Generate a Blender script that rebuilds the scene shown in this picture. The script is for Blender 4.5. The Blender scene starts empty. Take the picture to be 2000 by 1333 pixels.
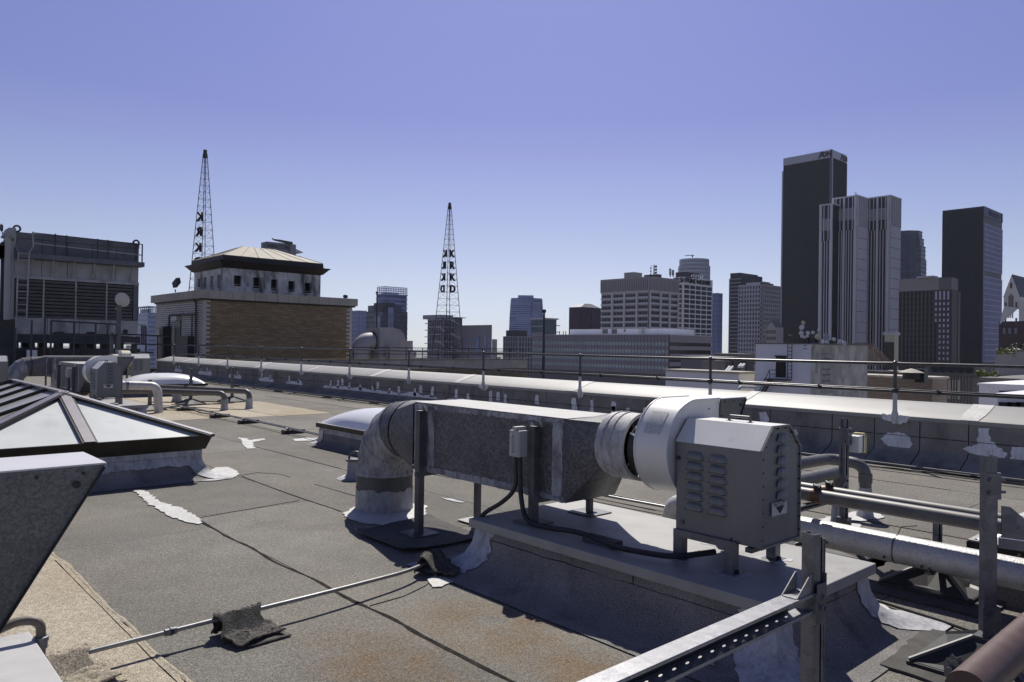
import bpy, math, random
from mathutils import Vector, Matrix, noise as mnoise
random.seed(7)
R = math.radians
S = bpy.context.scene
COL = S.collection

# ---------------------------------------------------------------- camera
CAM_H = 1.62
ax_right = Vector((0.7409448, -0.6714078, 0.0145744))
ax_up = Vector((-0.0153218, 0.0047958, 0.9998711))
ax_back = Vector((-0.6713911, -0.7410726, -0.0067338))
CAMP = Vector((0, 0, CAM_H))
cd = bpy.data.cameras.new('camera')
cam = bpy.data.objects.new('camera', cd)
COL.objects.link(cam)
b = ax_back.normalized()
rgt = ax_up.cross(b).normalized()
up = b.cross(rgt).normalized()
m3 = Matrix((rgt, up, b)).transposed()
cam.matrix_world = Matrix.Translation(CAMP) @ m3.to_4x4()
cd.sensor_width = 36.0
cd.lens = 1468.0 / 2000.0 * 36.0
cd.clip_start = 0.05
cd.clip_end = 20000
S.camera = cam

# ---------------------------------------------------------------- light
SUN = Vector((0.60, 0.62, 1.0)).normalized()
w = bpy.data.worlds.new('World')
S.world = w
w.use_nodes = True
nt = w.node_tree
for n in list(nt.nodes):
    nt.nodes.remove(n)
out = nt.nodes.new('ShaderNodeOutputWorld')
bg = nt.nodes.new('ShaderNodeBackground')
sky = nt.nodes.new('ShaderNodeTexSky')
sky.sky_type = 'NISHITA'
sky.sun_disc = False
sky.sun_elevation = math.asin(SUN.z)
sky.sun_rotation = math.atan2(SUN.x, SUN.y)
sky.altitude = 100
sky.air_density = 1.0
sky.dust_density = 0.3
sky.ozone_density = 2.0
# sky tint from the horizon up, dimmed toward the unseen zenith to weaken fill
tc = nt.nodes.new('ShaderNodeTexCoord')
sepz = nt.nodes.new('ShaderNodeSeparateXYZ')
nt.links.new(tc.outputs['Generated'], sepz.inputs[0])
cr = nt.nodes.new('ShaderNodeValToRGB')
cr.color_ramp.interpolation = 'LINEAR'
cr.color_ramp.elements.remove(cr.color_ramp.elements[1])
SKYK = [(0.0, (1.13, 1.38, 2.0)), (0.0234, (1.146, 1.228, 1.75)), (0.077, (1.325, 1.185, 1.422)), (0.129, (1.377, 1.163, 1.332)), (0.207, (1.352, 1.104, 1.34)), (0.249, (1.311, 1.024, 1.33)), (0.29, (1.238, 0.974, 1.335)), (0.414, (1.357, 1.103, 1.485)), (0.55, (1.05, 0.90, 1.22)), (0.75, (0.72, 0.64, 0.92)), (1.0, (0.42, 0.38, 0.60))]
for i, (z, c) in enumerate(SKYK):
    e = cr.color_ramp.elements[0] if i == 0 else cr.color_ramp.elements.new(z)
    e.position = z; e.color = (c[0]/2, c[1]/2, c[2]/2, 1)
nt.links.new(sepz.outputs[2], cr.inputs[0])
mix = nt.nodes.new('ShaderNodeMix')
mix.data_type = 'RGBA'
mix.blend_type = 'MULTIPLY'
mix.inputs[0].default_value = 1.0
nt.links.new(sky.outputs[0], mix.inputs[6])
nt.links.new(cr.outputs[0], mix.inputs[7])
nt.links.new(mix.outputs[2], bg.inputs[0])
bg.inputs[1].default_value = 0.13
nt.links.new(bg.outputs[0], out.inputs[0])
ld = bpy.data.lights.new('sun', 'SUN')
ld.energy = 5.0
ld.angle = R(0.5)
ld.color = (1.0, 0.955, 0.88)
sun = bpy.data.objects.new('sun', ld)
COL.objects.link(sun)
sun.rotation_euler = SUN.to_track_quat('Z', 'Y').to_euler()
sun.location = (0, 0, 60)
S.view_settings.view_transform = 'Standard'
S.view_settings.look = 'None'
S.view_settings.gamma = 1.0
S.view_settings.use_curve_mapping = False
S.view_settings.exposure = 0.0
S.render.engine = 'CYCLES'

# ---------------------------------------------------------------- surveying helpers (pixel of the 2000 px photo -> point on a known plane)
def ray(px, py):
    return rgt * (px - 1000.0) - up * (py - 666.5) - b * 1468.0
def at_x(px, py, x):
    d = ray(px, py); return CAMP + d * (x / d.x)
def at_y(px, py, y):
    d = ray(px, py); return CAMP + d * (y / d.y)
def at_z(px, py, z):
    d = ray(px, py); return CAMP + d * ((z - CAM_H) / d.z)
def at_d(px, py, D):
    return CAMP + ray(px, py) * (D / 1468.0)

# ---------------------------------------------------------------- object helpers
ORG = {}
def setp(o, label=None, cat=None, group=None, kind=None):
    if label: o['label'] = label
    if cat: o['category'] = cat
    if group: o['group'] = group
    if kind: o['kind'] = kind
    return o
def thing(name, label, cat, loc=(0, 0, 0), group=None, rz=0):
    o = bpy.data.objects.new(name, None)
    COL.objects.link(o)
    o.location = loc
    o.rotation_euler = (0, 0, rz)
    o.empty_display_size = 0.2
    ORG[o.name] = Vector(loc)
    return setp(o, label, cat, group)
def children(o):
    return [c for c in bpy.data.objects if c.parent == o]
def copy_tree(o, kids, parent=None):
    c = o.copy(); COL.objects.link(c)
    if parent: c.parent = parent
    for ch in kids.get(o.name, []):
        copy_tree(ch, kids, c)
    return c
def kidmap():
    k = {}
    for o in bpy.data.objects:
        if o.parent: k.setdefault(o.parent.name, []).append(o)
    return k

class MB:
    def __init__(s): s.v = []; s.f = []
    def add(s, vs, fs):
        n = len(s.v); s.v += [Vector(v) for v in vs]; s.f += [tuple(i + n for i in f) for f in fs]; return s
    def box(s, x0, x1, y0, y1, z0, z1):
        return s.add([(x0,y0,z0),(x1,y0,z0),(x1,y1,z0),(x0,y1,z0),(x0,y0,z1),(x1,y0,z1),(x1,y1,z1),(x0,y1,z1)],
                     [(0,3,2,1),(4,5,6,7),(0,1,5,4),(1,2,6,5),(2,3,7,6),(3,0,4,7)])
    def obox(s, o, u, v, w):
        o = Vector(o); u = Vector(u); v = Vector(v); w = Vector(w)
        P = [o, o+u, o+u+v, o+v, o+w, o+u+w, o+u+v+w, o+v+w]
        F = [(0,3,2,1),(4,5,6,7),(0,1,5,4),(1,2,6,5),(2,3,7,6),(3,0,4,7)]
        if u.cross(v).dot(w) < 0: F = [tuple(reversed(f)) for f in F]
        return s.add(P, F)
    def bar(s, p0, p1, a, c=None, upv=(0,0,1)):
        p0 = Vector(p0); p1 = Vector(p1); c = c or a
        d = (p1 - p0).normalized(); upv = Vector(upv)
        if abs(d.dot(upv)) > .98: upv = Vector((0, 1, 0))
        sx = d.cross(upv).normalized(); sy = sx.cross(d).normalized()
        return s.obox(p0 - sx*a/2 - sy*c/2, p1 - p0, sx*a, sy*c)
    def tube(s, pts, r, n=10, caps=True, radii=None):
        pts = [Vector(p) for p in pts]
        k = len(pts); base = len(s.v)
        up0 = None
        for i, p in enumerate(pts):
            d = (pts[min(i+1, k-1)] - pts[max(i-1, 0)]).normalized()
            if up0 is None:
                up0 = Vector((0,0,1)) if abs(d.z) < .9 else Vector((1,0,0))
            sx = d.cross(up0)
            if sx.length < 1e-4: sx = d.cross(Vector((0,1,0)))
            sx.normalize(); sy = sx.cross(d).normalized(); up0 = sy
            rr = radii[i] if radii else r
            # mitre stretch ignored for gentle bends
            for j in range(n):
                a = 2*math.pi*j/n
                s.v.append(p + sx*math.cos(a)*rr + sy*math.sin(a)*rr)
        for i in range(k-1):
            for j in range(n):
                a = base+i*n+j; c = base+i*n+(j+1) % n
                s.f.append((a, c, c+n, a+n))
        if caps:
            s.f.append(tuple(base+j for j in reversed(range(n))))
            s.f.append(tuple(base+(k-1)*n+j for j in range(n)))
        return s
    def cyl(s, p0, p1, r, n=12, r1=None):
        return s.tube([p0, p1], r, n, True, [r, r if r1 is None else r1])
    def prism(s, poly, o, u, v, w, t):
        """poly of (a,b) in plane o+a*u+b*v, extruded t along w"""
        o=Vector(o);u=Vector(u);v=Vector(v);w=Vector(w)
        n=len(poly); P=[o+u*a+v*c for a,c in poly]+[o+u*a+v*c+w*t for a,c in poly]
        area=sum(poly[i][0]*poly[(i+1)%n][1]-poly[(i+1)%n][0]*poly[i][1] for i in range(n))
        flip=(area<0) ^ (u.cross(v).dot(w)*(1 if t>0 else -1)<0)
        F=[tuple(reversed(range(n))), tuple(range(n,2*n))]+[(i,(i+1)%n,n+(i+1)%n,n+i) for i in range(n)]
        if flip: F=[tuple(reversed(f)) for f in F]
        return s.add(P,F)
    def lathe(s, prof, c=(0,0,0), n=20, ax='z'):
        base=len(s.v); c=Vector(c)
        for r,z in prof:
            for j in range(n):
                a=2*math.pi*j/n
                p=Vector((r*math.cos(a), r*math.sin(a), z))
                if ax=='y': p=Vector((p.x, z, -p.y))
                if ax=='x': p=Vector((z, p.x, p.y))
                s.v.append(c+p)
        for i in range(len(prof)-1):
            for j in range(n):
                a=base+i*n+j; d=base+i*n+(j+1)%n
                s.f.append((a,d,d+n,a+n))
        return s
    def grid(s, fn, nu, nv):
        base=len(s.v)
        for i in range(nu+1):
            for j in range(nv+1): s.v.append(Vector(fn(i/nu,j/nv)))
        for i in range(nu):
            for j in range(nv):
                a=base+i*(nv+1)+j
                s.f.append((a,a+nv+1,a+nv+2,a+1))
        return s
    def mesh(s, name, mat, off=Vector((0,0,0)), smooth=False):
        me = bpy.data.meshes.new(name)
        me.from_pydata([tuple(v - off) for v in s.v], [], s.f)
        if mat: me.materials.append(mat)
        if smooth:
            me.polygons.foreach_set('use_smooth', [True]*len(me.polygons))
            try: me.set_sharp_from_angle(angle=R(38 if smooth is True else smooth))
            except Exception: pass
        me.update()
        return me
    def build(s, name, mat, parent=None, smooth=False, bevel=0, kind=None, label=None, local=False):
        """vertices are in world coordinates unless local=True; parent may be a thing or a part"""
        off = Vector((0,0,0))
        if parent is not None and not local:
            off = ORG[parent.name]
        elif parent is None and s.v:
            xs=[v.x for v in s.v]; ys=[v.y for v in s.v]; zs=[v.z for v in s.v]
            off = Vector(((min(xs)+max(xs))/2,(min(ys)+max(ys))/2,min(zs)))
        o = bpy.data.objects.new(name, s.mesh(name, mat, off, smooth))
        COL.objects.link(o)
        if parent is not None:
            o.parent = parent; ORG[o.name] = off
        else:
            o.location = off; ORG[o.name] = off.copy()
        if bevel:
            m = o.modifiers.new('bevel','BEVEL'); m.width = bevel; m.segments = 2; m.limit_method='ANGLE'; m.angle_limit=R(40)
            m.harden_normals=False
        if kind: o['kind'] = kind
        if label: o['label'] = label
        return o

def share(name, me, parent, loc, scale=None, rot=None):
    o = bpy.data.objects.new(name, me); COL.objects.link(o); o.parent = parent
    o.location = Vector(loc) - (ORG[parent.name] if parent is not None else Vector((0,0,0)))
    if scale: o.scale = scale
    if rot: o.rotation_euler = rot
    ORG[o.name] = Vector(loc)
    return o

def arc(c, r, a0, a1, n, u, v):
    c=Vector(c);u=Vector(u);v=Vector(v)
    return [c+u*(r*math.cos(a0+(a1-a0)*i/n))+v*(r*math.sin(a0+(a1-a0)*i/n)) for i in range(n+1)]
def bend(pts, r, n=6):
    """polyline with rounded corners"""
    pts=[Vector(p) for p in pts]; outp=[pts[0]]
    for i in range(1,len(pts)-1):
        a,p,c=pts[i-1],pts[i],pts[i+1]
        d0=(a-p); d1=(c-p); rr=min(r,d0.length*.49,d1.length*.49)
        q0=p+d0.normalized()*rr; q1=p+d1.normalized()*rr
        for k in range(n+1):
            t=k/n; outp.append(q0*(1-t)**2+p*2*t*(1-t)+q1*t*t)
    outp.append(pts[-1]); return outp
def jag(poly, amp=.02, step=.05, seed=0):
    rnd=random.Random(seed); o=[]; n=len(poly)
    for i in range(n):
        a=Vector((poly[i][0],poly[i][1])); c=Vector((poly[(i+1)%n][0],poly[(i+1)%n][1]))
        L=(c-a).length; k=max(1,int(L/step)); nn=Vector((-(c-a).y,(c-a).x))/max(L,1e-6)
        for j in range(k):
            t=j/k; p=a+(c-a)*t+nn*amp*(rnd.random()*2-1)+(c-a)/max(L,1e-6)*amp*.5*(rnd.random()-.5)
            o.append((p.x,p.y))
    return o
XA=Vector((1,0,0));YA=Vector((0,1,0));ZA=Vector((0,0,1))
def floor_patch(poly, mat, z=.006, t=.003, amp=.02, step=.06, seed=0, parent=None, name='coating_patch'):
    m=MB().prism(jag(poly,amp,step,seed),(0,0,z),XA,YA,ZA,t)
    return m.build(name,mat,parent)
def wallx_patch(poly, mat, x, t=.004, amp=.012, step=.035, seed=0, parent=None, name='coating_patch', slope=0):
    """poly of (y,z) on the face x, facing -X"""
    m=MB().prism(jag(poly,amp,step,seed),(x,0,0),YA,ZA,-XA,t)
    return m.build(name,mat,parent)

# ---------------------------------------------------------------- materials
def newmat(name):
    m=bpy.data.materials.new(name); m.use_nodes=True
    nt=m.node_tree; bs=nt.nodes['Principled BSDF']
    return m,nt,bs
def N(nt,t,**k):
    n=nt.nodes.new(t)
    for a,c in k.items(): setattr(n,a,c)
    return n
def mixc(nt,fac,a,c,mode='MIX'):
    n=N(nt,'ShaderNodeMix',data_type='RGBA',blend_type=mode)
    for i,x in ((0,fac),(6,a),(7,c)):
        if isinstance(x,(int,float)): n.inputs[i].default_value=x
        elif isinstance(x,tuple): n.inputs[i].default_value=(*x[:3],1)
        else: nt.links.new(x,n.inputs[i])
    return n.outputs[2]
def ramp(nt,src,lo,hi,a=0.,c=1.):
    n=N(nt,'ShaderNodeMapRange'); n.inputs[1].default_value=lo;n.inputs[2].default_value=hi
    n.inputs[3].default_value=a;n.inputs[4].default_value=c
    nt.links.new(src,n.inputs[0]); return n.outputs[0]
def coords(nt,world=False,scale=(1,1,1)):
    if world: s=N(nt,'ShaderNodeNewGeometry').outputs['Position']
    else: s=N(nt,'ShaderNodeTexCoord').outputs['Object']
    mp=N(nt,'ShaderNodeMapping'); mp.inputs['Scale'].default_value=scale
    nt.links.new(s,mp.inputs[0]); return mp.outputs[0]
def noise(nt,co,scale,detail=4,rough=.55):
    n=N(nt,'ShaderNodeTexNoise'); n.inputs['Scale'].default_value=scale
    n.inputs['Detail'].default_value=detail; n.inputs['Roughness'].default_value=rough
    nt.links.new(co,n.inputs['Vector']); return n.outputs['Fac']
def bump(nt,bs,h,strength,dist=.01):
    bn=N(nt,'ShaderNodeBump'); bn.inputs['Strength'].default_value=strength; bn.inputs['Distance'].default_value=dist
    nt.links.new(h,bn.inputs['Height']); nt.links.new(bn.outputs[0],bs.inputs['Normal'])
def M(name,c,c2=None,scale=6,rough=.6,metal=0,amt=(.35,.65),fine=0,fscale=120,bmp=0,stretch=(1,1,1),world=False,rv=0,spec=None,detail=5,stain=None):
    """base colour, second colour by noise, fine speckle, bump, stretched streaks"""
    m,nt,bs=newmat(name)
    bs.inputs['Roughness'].default_value=rough; bs.inputs['Metallic'].default_value=metal
    if spec is not None: bs.inputs['Specular IOR Level'].default_value=spec
    co=coords(nt,world,stretch)
    col=None
    if c2 is not None:
        nz=noise(nt,co,scale,detail)
        col=mixc(nt,ramp(nt,nz,*amt),c,c2)
    else:
        rgb=N(nt,'ShaderNodeRGB'); rgb.outputs[0].default_value=(*c,1); col=rgb.outputs[0]
    if stain:
        sc,scale2,lo,hi=stain
        n3=noise(nt,coords(nt,world,(1,1,.35)),scale2,6,.65)
        col=mixc(nt,ramp(nt,n3,lo,hi),col,sc)
    if fine:
        f=noise(nt,coords(nt,world),fscale,2,.7)
        col=mixc(nt,1.0,col,ramp(nt,f,.3,.7,1-fine,1+fine),'MULTIPLY')
    if rv:
        oi=N(nt,'ShaderNodeObjectInfo')
        col=mixc(nt,1.0,col,ramp(nt,oi.outputs['Random'],0,1,1-rv,1+rv),'MULTIPLY')
    nt.links.new(col,bs.inputs['Base Color'])
    if bmp:
        bump(nt,bs,noise(nt,coords(nt,world),fscale if fine else scale*4,4),bmp,.006)
    return m
# ---------------------------------------------------------------- the materials of the place
def roof_material(name,c1,c2,seed=0,tan=False):
    m,nt,bs=newmat(name)
    bs.inputs['Roughness'].default_value=.92; bs.inputs['Specular IOR Level'].default_value=.25
    co=coords(nt,True)
    big=noise(nt,co,.55,5,.6); mid=noise(nt,co,3.2,5,.62)
    col=mixc(nt,ramp(nt,big,.34,.66),c1,c2)
    col=mixc(nt,ramp(nt,mid,.3,.72,0,.45),col,tuple(x*.72 for x in c1))
    # cool and warm drifts of worn granules
    warm=noise(nt,coords(nt,True,(1,.45,1)),.9,4,.6)
    col=mixc(nt,ramp(nt,warm,.5,.72,0,.35),col,(.245,.21,.165) if not tan else (.30,.20,.09))
    # scuffs along the rolls
    sc=noise(nt,coords(nt,True,(9,.8,1)),1.4,6,.7)
    col=mixc(nt,ramp(nt,sc,.6,.8,0,.4),col,tuple(min(1,x*1.5) for x in c2))
    if not tan:
        # rust brown run-off stains beside the curb and by the main seam
        pos=N(nt,'ShaderNodeNewGeometry').outputs['Position']
        for (x,y,sx,sy,rot,amp) in ((2.86,3.25,.42,.62,0,.75),(2.08,3.18,.36,.62,0,.8),(2.75,2.45,.35,.5,0,.7),(8.4,17.5,1.2,1.5,0,.4)):
            mp=N(nt,'ShaderNodeMapping',vector_type='POINT'); mp.inputs['Location'].default_value=(-x/sx,-y/sy,0); mp.inputs['Scale'].default_value=(1/sx,1/sy,0)
            nt.links.new(pos,mp.inputs[0])
            ln=N(nt,'ShaderNodeVectorMath',operation='LENGTH'); nt.links.new(mp.outputs[0],ln.inputs[0])
            fall=ramp(nt,ln.outputs['Value'],.45,1.15,1,0)
            nz=noise(nt,coords(nt,True),2.6,6,.68)
            mu=N(nt,'ShaderNodeMath',operation='MULTIPLY'); nt.links.new(fall,mu.inputs[0]); nt.links.new(ramp(nt,nz,.36,.6,0,amp),mu.inputs[1])
            col=mixc(nt,mu.outputs[0],col,(.165,.112,.062))
    # mineral granules
    g=noise(nt,co,150,3,.8); g2=noise(nt,co,46,3,.7)
    col=mixc(nt,1.0,col,ramp(nt,g,.36,.64,.40,1.75),'MULTIPLY')
    col=mixc(nt,1.0,col,ramp(nt,g2,.34,.66,.78,1.24),'MULTIPLY')
    oi=N(nt,'ShaderNodeObjectInfo')
    col=mixc(nt,1.0,col,ramp(nt,oi.outputs['Random'],0,1,.90,1.09),'MULTIPLY')
    nt.links.new(col,bs.inputs['Base Color'])
    bump(nt,bs,g,.9,.006)
    return m
ROOF=roof_material('roof_granules',(.155,.147,.128),(.22,.209,.184))
TANROOF=roof_material('tan_roof_granules',(.35,.305,.23),(.43,.385,.30),tan=True)
TAR=M('tar',(.016,.015,.014),(.038,.035,.032),20,.95,bmp=.5,fine=.5,fscale=90,spec=.1)
DARKPAD=M('dark_roof_pad',(.055,.053,.05),(.09,.085,.08),8,.9,fine=.35,fscale=220,bmp=.4)
WALLMEM=M('wall_membrane',(.18,.17,.153),(.245,.23,.208),2.2,.88,fine=.45,fscale=120,bmp=.6,world=True,rv=.12,stain=((.05,.047,.045),1.3,.52,.75))
def coating(name,c,dirt,metal=0):
    m,nt,bs=newmat(name); bs.inputs['Roughness'].default_value=.62
    co=coords(nt,True)
    a=noise(nt,co,5,6,.7); st=noise(nt,coords(nt,True,(1,1,.25)),26,5,.75)
    col=mixc(nt,ramp(nt,a,.40,.66,0,.8),c,dirt)
    col=mixc(nt,ramp(nt,st,.48,.66,0,.7),col,tuple(x*.75 for x in dirt))
    nt.links.new(col,bs.inputs['Base Color']); bump(nt,bs,st,.6,.006)
    return m
WHITECOAT=coating('white_coating',(.60,.595,.57),(.44,.43,.405))
WALLCOAT=coating('wall_smear_coating',(.82,.82,.84),(.55,.55,.57))
GREYCOAT=coating('worn_white_coating',(.50,.505,.53),(.22,.22,.235))
COPING=M('coping_white',(.32,.316,.30),(.275,.27,.253),1.6,.55,world=True,stain=((.25,.235,.21),3,.58,.8),bmp=.08,rv=.03)
def galvanised(name,c,c2,rough=.5,metal=.35,sc=26):
    m,nt,bs=newmat(name); bs.inputs['Roughness'].default_value=rough; bs.inputs['Metallic'].default_value=metal
    co=coords(nt)
    vo=N(nt,'ShaderNodeTexVoronoi'); vo.inputs['Scale'].default_value=sc; nt.links.new(co,vo.inputs['Vector'])
    f=ramp(nt,vo.outputs['Color'],.1,.9)
    n1=noise(nt,co,3.5,6,.65)
    col=mixc(nt,f,c,c2); col=mixc(nt,ramp(nt,n1,.4,.72,0,.5),col,tuple(x*.62 for x in c))
    gr=noise(nt,co,170,2,.7); col=mixc(nt,1.0,col,ramp(nt,gr,.3,.7,.8,1.22),'MULTIPLY')
    nt.links.new(col,bs.inputs['Base Color'])
    bump(nt,bs,n1,.15,.004)
    return m
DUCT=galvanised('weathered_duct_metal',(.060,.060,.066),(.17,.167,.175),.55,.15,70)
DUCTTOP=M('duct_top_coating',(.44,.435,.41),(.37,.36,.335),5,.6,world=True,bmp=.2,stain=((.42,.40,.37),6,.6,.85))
ELBOW=coating('elbow_sealant',(.34,.34,.355),(.075,.075,.085))
SEALANT=coating('brushed_sealant',(.40,.405,.44),(.075,.075,.085))
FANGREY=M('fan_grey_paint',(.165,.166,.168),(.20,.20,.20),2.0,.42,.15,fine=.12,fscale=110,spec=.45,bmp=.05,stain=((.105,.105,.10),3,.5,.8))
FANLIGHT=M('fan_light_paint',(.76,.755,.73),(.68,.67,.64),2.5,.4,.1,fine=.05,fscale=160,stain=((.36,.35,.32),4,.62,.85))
FANYELLOW=M('fan_yellowed_paint',(.42,.38,.26),(.36,.26,.12),5,.5,.05,amt=(.45,.7))
HOODMET=galvanised('hood_galvanised',(.105,.105,.105),(.18,.18,.18),.5,.25,160)
HOODTOP=M('hood_top_metal',(.60,.60,.61),(.54,.54,.56),4,.45,.2)
STRUT=galvanised('strut_galvanised',(.14,.143,.16),(.21,.213,.235),.42,.55,22)
STRUTLIT=galvanised('beam_galvanised_lit',(.27,.27,.28),(.36,.36,.365),.42,.35,30)  # paler copy of the strut metal, sunlight put into the colour
STEELPOST=M('painted_post',(.085,.085,.09),(.12,.12,.125),8,.5,.3,fine=.15,fscale=120)
RAILM=M('rail_pipe',(.055,.055,.06),(.09,.09,.093),9,.34,.4,stain=((.08,.075,.07),7,.55,.8))
BLACK=M('black_rubber',(.015,.015,.016),(.03,.03,.03),10,.55,fine=.2)
RUBBER=M('grey_rubber_base',(.028,.028,.029),(.045,.045,.045),10,.6,fine=.25,fscale=200)
PIPEGREY=M('grey_pipe_paint',(.115,.11,.105),(.155,.15,.143),12,.48,.1,fine=.08,fscale=150)
PIPESILVER=M('embossed_silver_jacket',(.48,.475,.46),(.56,.55,.54),10,.48,.2,fine=.18,fscale=70,bmp=.6)
PIPERED=M('red_brown_pipe',(.085,.052,.043),(.115,.072,.06),14,.5,.05,fine=.12,fscale=170)
COPPER=M('rusty_clamp',(.10,.05,.025),(.17,.10,.055),22,.5,.5)
EMT=M('conduit_galvanised',(.30,.30,.295),(.22,.22,.215),14,.45,.4)
BRONZE=M('dark_bronze',(.022,.020,.014),(.032,.029,.021),5,.42,.3)
CAPGREY=M('anodised_cap',(.25,.235,.245),(.30,.28,.29),6,.4,.3)
GLASSW2=M('side_glazing_darkened',(.30,.295,.27),(.36,.35,.325),2.4,.3,world=True,spec=.5)  # darker copy of the frosted glazing: duller side slopes put into the colour
GLASSW=M('frosted_glazing',(.62,.65,.62),(.70,.72,.69),2.4,.32,world=True,stain=((.52,.55,.54),3,.55,.8),spec=.5)
DOME=M('white_acrylic_dome',(.82,.82,.82),(.78,.78,.77),2,.22,spec=.5,stain=((.55,.55,.53),4,.62,.85))
STICKER=M('pale_label',(.55,.55,.54),(.45,.45,.44),60,.6,amt=(.4,.6))
BLACKP=M('black_print',(.01,.01,.012),None)
REDP=M('dark_red_letters',(.055,.012,.02),None)
BOXGREY=M('switch_box_grey',(.40,.40,.385),(.44,.44,.42),5,.5)
YELLOW=M('yellow_edge',(.55,.48,.20),(.45,.38,.15),15,.6)
# ---------------------------------------------------------------- the roof deck
def struct(o,label=None):
    o['kind']='structure'
    if label: o['label']=label
    return o
st=MB().add([(-6000,-6000,-45),(6000,-6000,-45),(6000,6000,-45),(-6000,6000,-45)],[(0,1,2,3)])
STREET=M('city_ground',(.10,.10,.10),(.16,.155,.145),.02,.9,world=True)
struct(st.build('ground',STREET))
deck=MB().box(-5.0,12.15,-9.0,39.0,-44.9,-.006)
DECKM=M('deck_edge',(.20,.17,.14),(.26,.22,.18),.4,.9,world=True)
deck=struct(deck.build('roof_deck',DECKM))
tarbed=MB().box(-4.9,11.2,-8.8,38.6,-.0055,-.002)
struct(tarbed.build('tar_bed',TAR,deck))
XS=[-4.8,-3.55,-2.35,-1.15,.06,1.27,2.47,3.67,4.90,6.10,7.32,8.55,9.76,10.94,11.16]
laps={6:[7.10,17.3,28.0],7:[-1.5,5.25,11.0,21.5],5:[-3.2,6.6,15.5,25.0],8:[8.42,2.0,19.0,30.0],9:[3.85,13.0,24.0],10:[-2.5,6.9,16.0,27.0],11:[2.6,10.4,20.7],12:[-1,8,17.5,29],4:[2.2,12.0,22.0],3:[6.0,16],2:[0,10,20],1:[5,15,25],0:[2,12,22],13:[]}
rr=random.Random(3)
for i in range(len(XS)-1):
    ys=[-8.7]+sorted(laps[i])+[38.5]
    for j in range(len(ys)-1):
        x0,x1,y0,y1=XS[i]+.005,XS[i+1]-.005,ys[j]+.005,ys[j+1]-.004
        # slightly wandering long edges, a millimetre or two of lap thickness
        n=max(2,int((y1-y0)/.35)); L=[];Rr=[]
        for k in range(n+1):
            y=y0+(y1-y0)*k/n
            L.append((x0+mnoise.noise(Vector((i*3.1,y*.9,0)))*.010,y)); Rr.append((x1+mnoise.noise(Vector((i*3.1+3.1,y*.9,0)))*.010,y))
        m=MB(); t=rr.uniform(.0005,.0028)
        vs=[(a,bb,t) for a,bb in L]+[(a,bb,t) for a,bb in Rr]+[(a,bb,-.003) for a,bb in L]+[(a,bb,-.003) for a,bb in Rr]
        q=n+1; fs=[]
        for k in range(n):
            fs+= [(k,q+k,q+k+1,k+1),(2*q+k,k,k+1,2*q+k+1),(q+k,3*q+k,3*q+k+1,q+k+1)]
        fs+=[(2*q,3*q,q,0),(n,q+n,3*q+n,2*q+n)]
        m.add(vs,fs); m.build('roof_sheet',ROOF,deck)
# tar beads squeezed out along the worn seams
def bead(pts,wid,seed,z=.003,t=.004,mat=TAR,name='tar_bead',par=deck):
    rnd=random.Random(seed); up_=[];dn=[]
    for i in range(len(pts)-1):
        a=Vector(pts[i]);c=Vector(pts[i+1]);L=(c-a).length;k=max(2,int(L/.07));d=(c-a)/L;nn=Vector((-d.y,d.x))
        for j in range(k):
            p=a+d*L*j/k
            wv=wid*.85*(.35+.9*abs(mnoise.noise(Vector((p.x*3,p.y*3,seed))))+.35*rnd.random())
            off=mnoise.noise(Vector((p.x*2,p.y*2,seed+9)))*wid*.5
            up_.append(p+nn*(off+wv/2));dn.append(p+nn*(off-wv/2))
    m=MB()
    for i in range(len(up_)):
        m.v+= [Vector((up_[i].x,up_[i].y,z)),Vector((dn[i].x,dn[i].y,z)),Vector(((up_[i].x+dn[i].x)/2,(up_[i].y+dn[i].y)/2,z+t))]
    for i in range(len(up_)-1):
        a=i*3;m.f+=[(a,a+2,a+5,a+3),(a+2,a+1,a+4,a+5)]
    return m.build(name,mat,par,smooth=True)
bead([(2.49,6.95),(2.46,5.6),(2.47,4.2),(2.455,2.9),(2.46,1.2),(2.47,-.5)],.045,1)
bead([(3.70,8.9),(3.66,7.6),(3.66,6.9),(3.67,6.4)],.030,2)
bead([(3.70,8.95),(3.95,9.02),(4.12,8.75),(4.11,8.40)],.014,3)
bead([(2.54,7.03),(3.2,7.12),(3.66,7.18)],.016,4)
bead([(4.89,11.3),(4.91,9.8),(4.905,8.6)],.018,5)
bead([(4.13,7.9),(4.15,6.95),(4.10,5.9),(4.05,5.35)],.022,6)
bead([(2.49,4.02),(2.75,4.03),(2.98,4.12),(3.1,4.2)],.018,7)
bead([(6.1,9.6),(6.11,6.2),(6.10,4.5)],.014,8); bead([(7.32,8),(7.33,4.2),(7.32,1.0)],.016,9)
bead([(8.55,9),(8.56,4.0),(8.55,.5)],.014,10); bead([(9.76,22),(9.77,12),(9.76,3)],.016,11)
bead([(6.95,3.15),(6.98,2.6),(7.1,2.3)],.012,12); bead([(7.0,2.62),(7.35,2.72),(7.6,2.6)],.010,13)
bead([(5.93,1.42),(6.6,1.9),(6.9,2.9)],.010,14); bead([(1.30,6.7),(1.285,7.3),(1.28,8.6)],.02,15)
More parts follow.
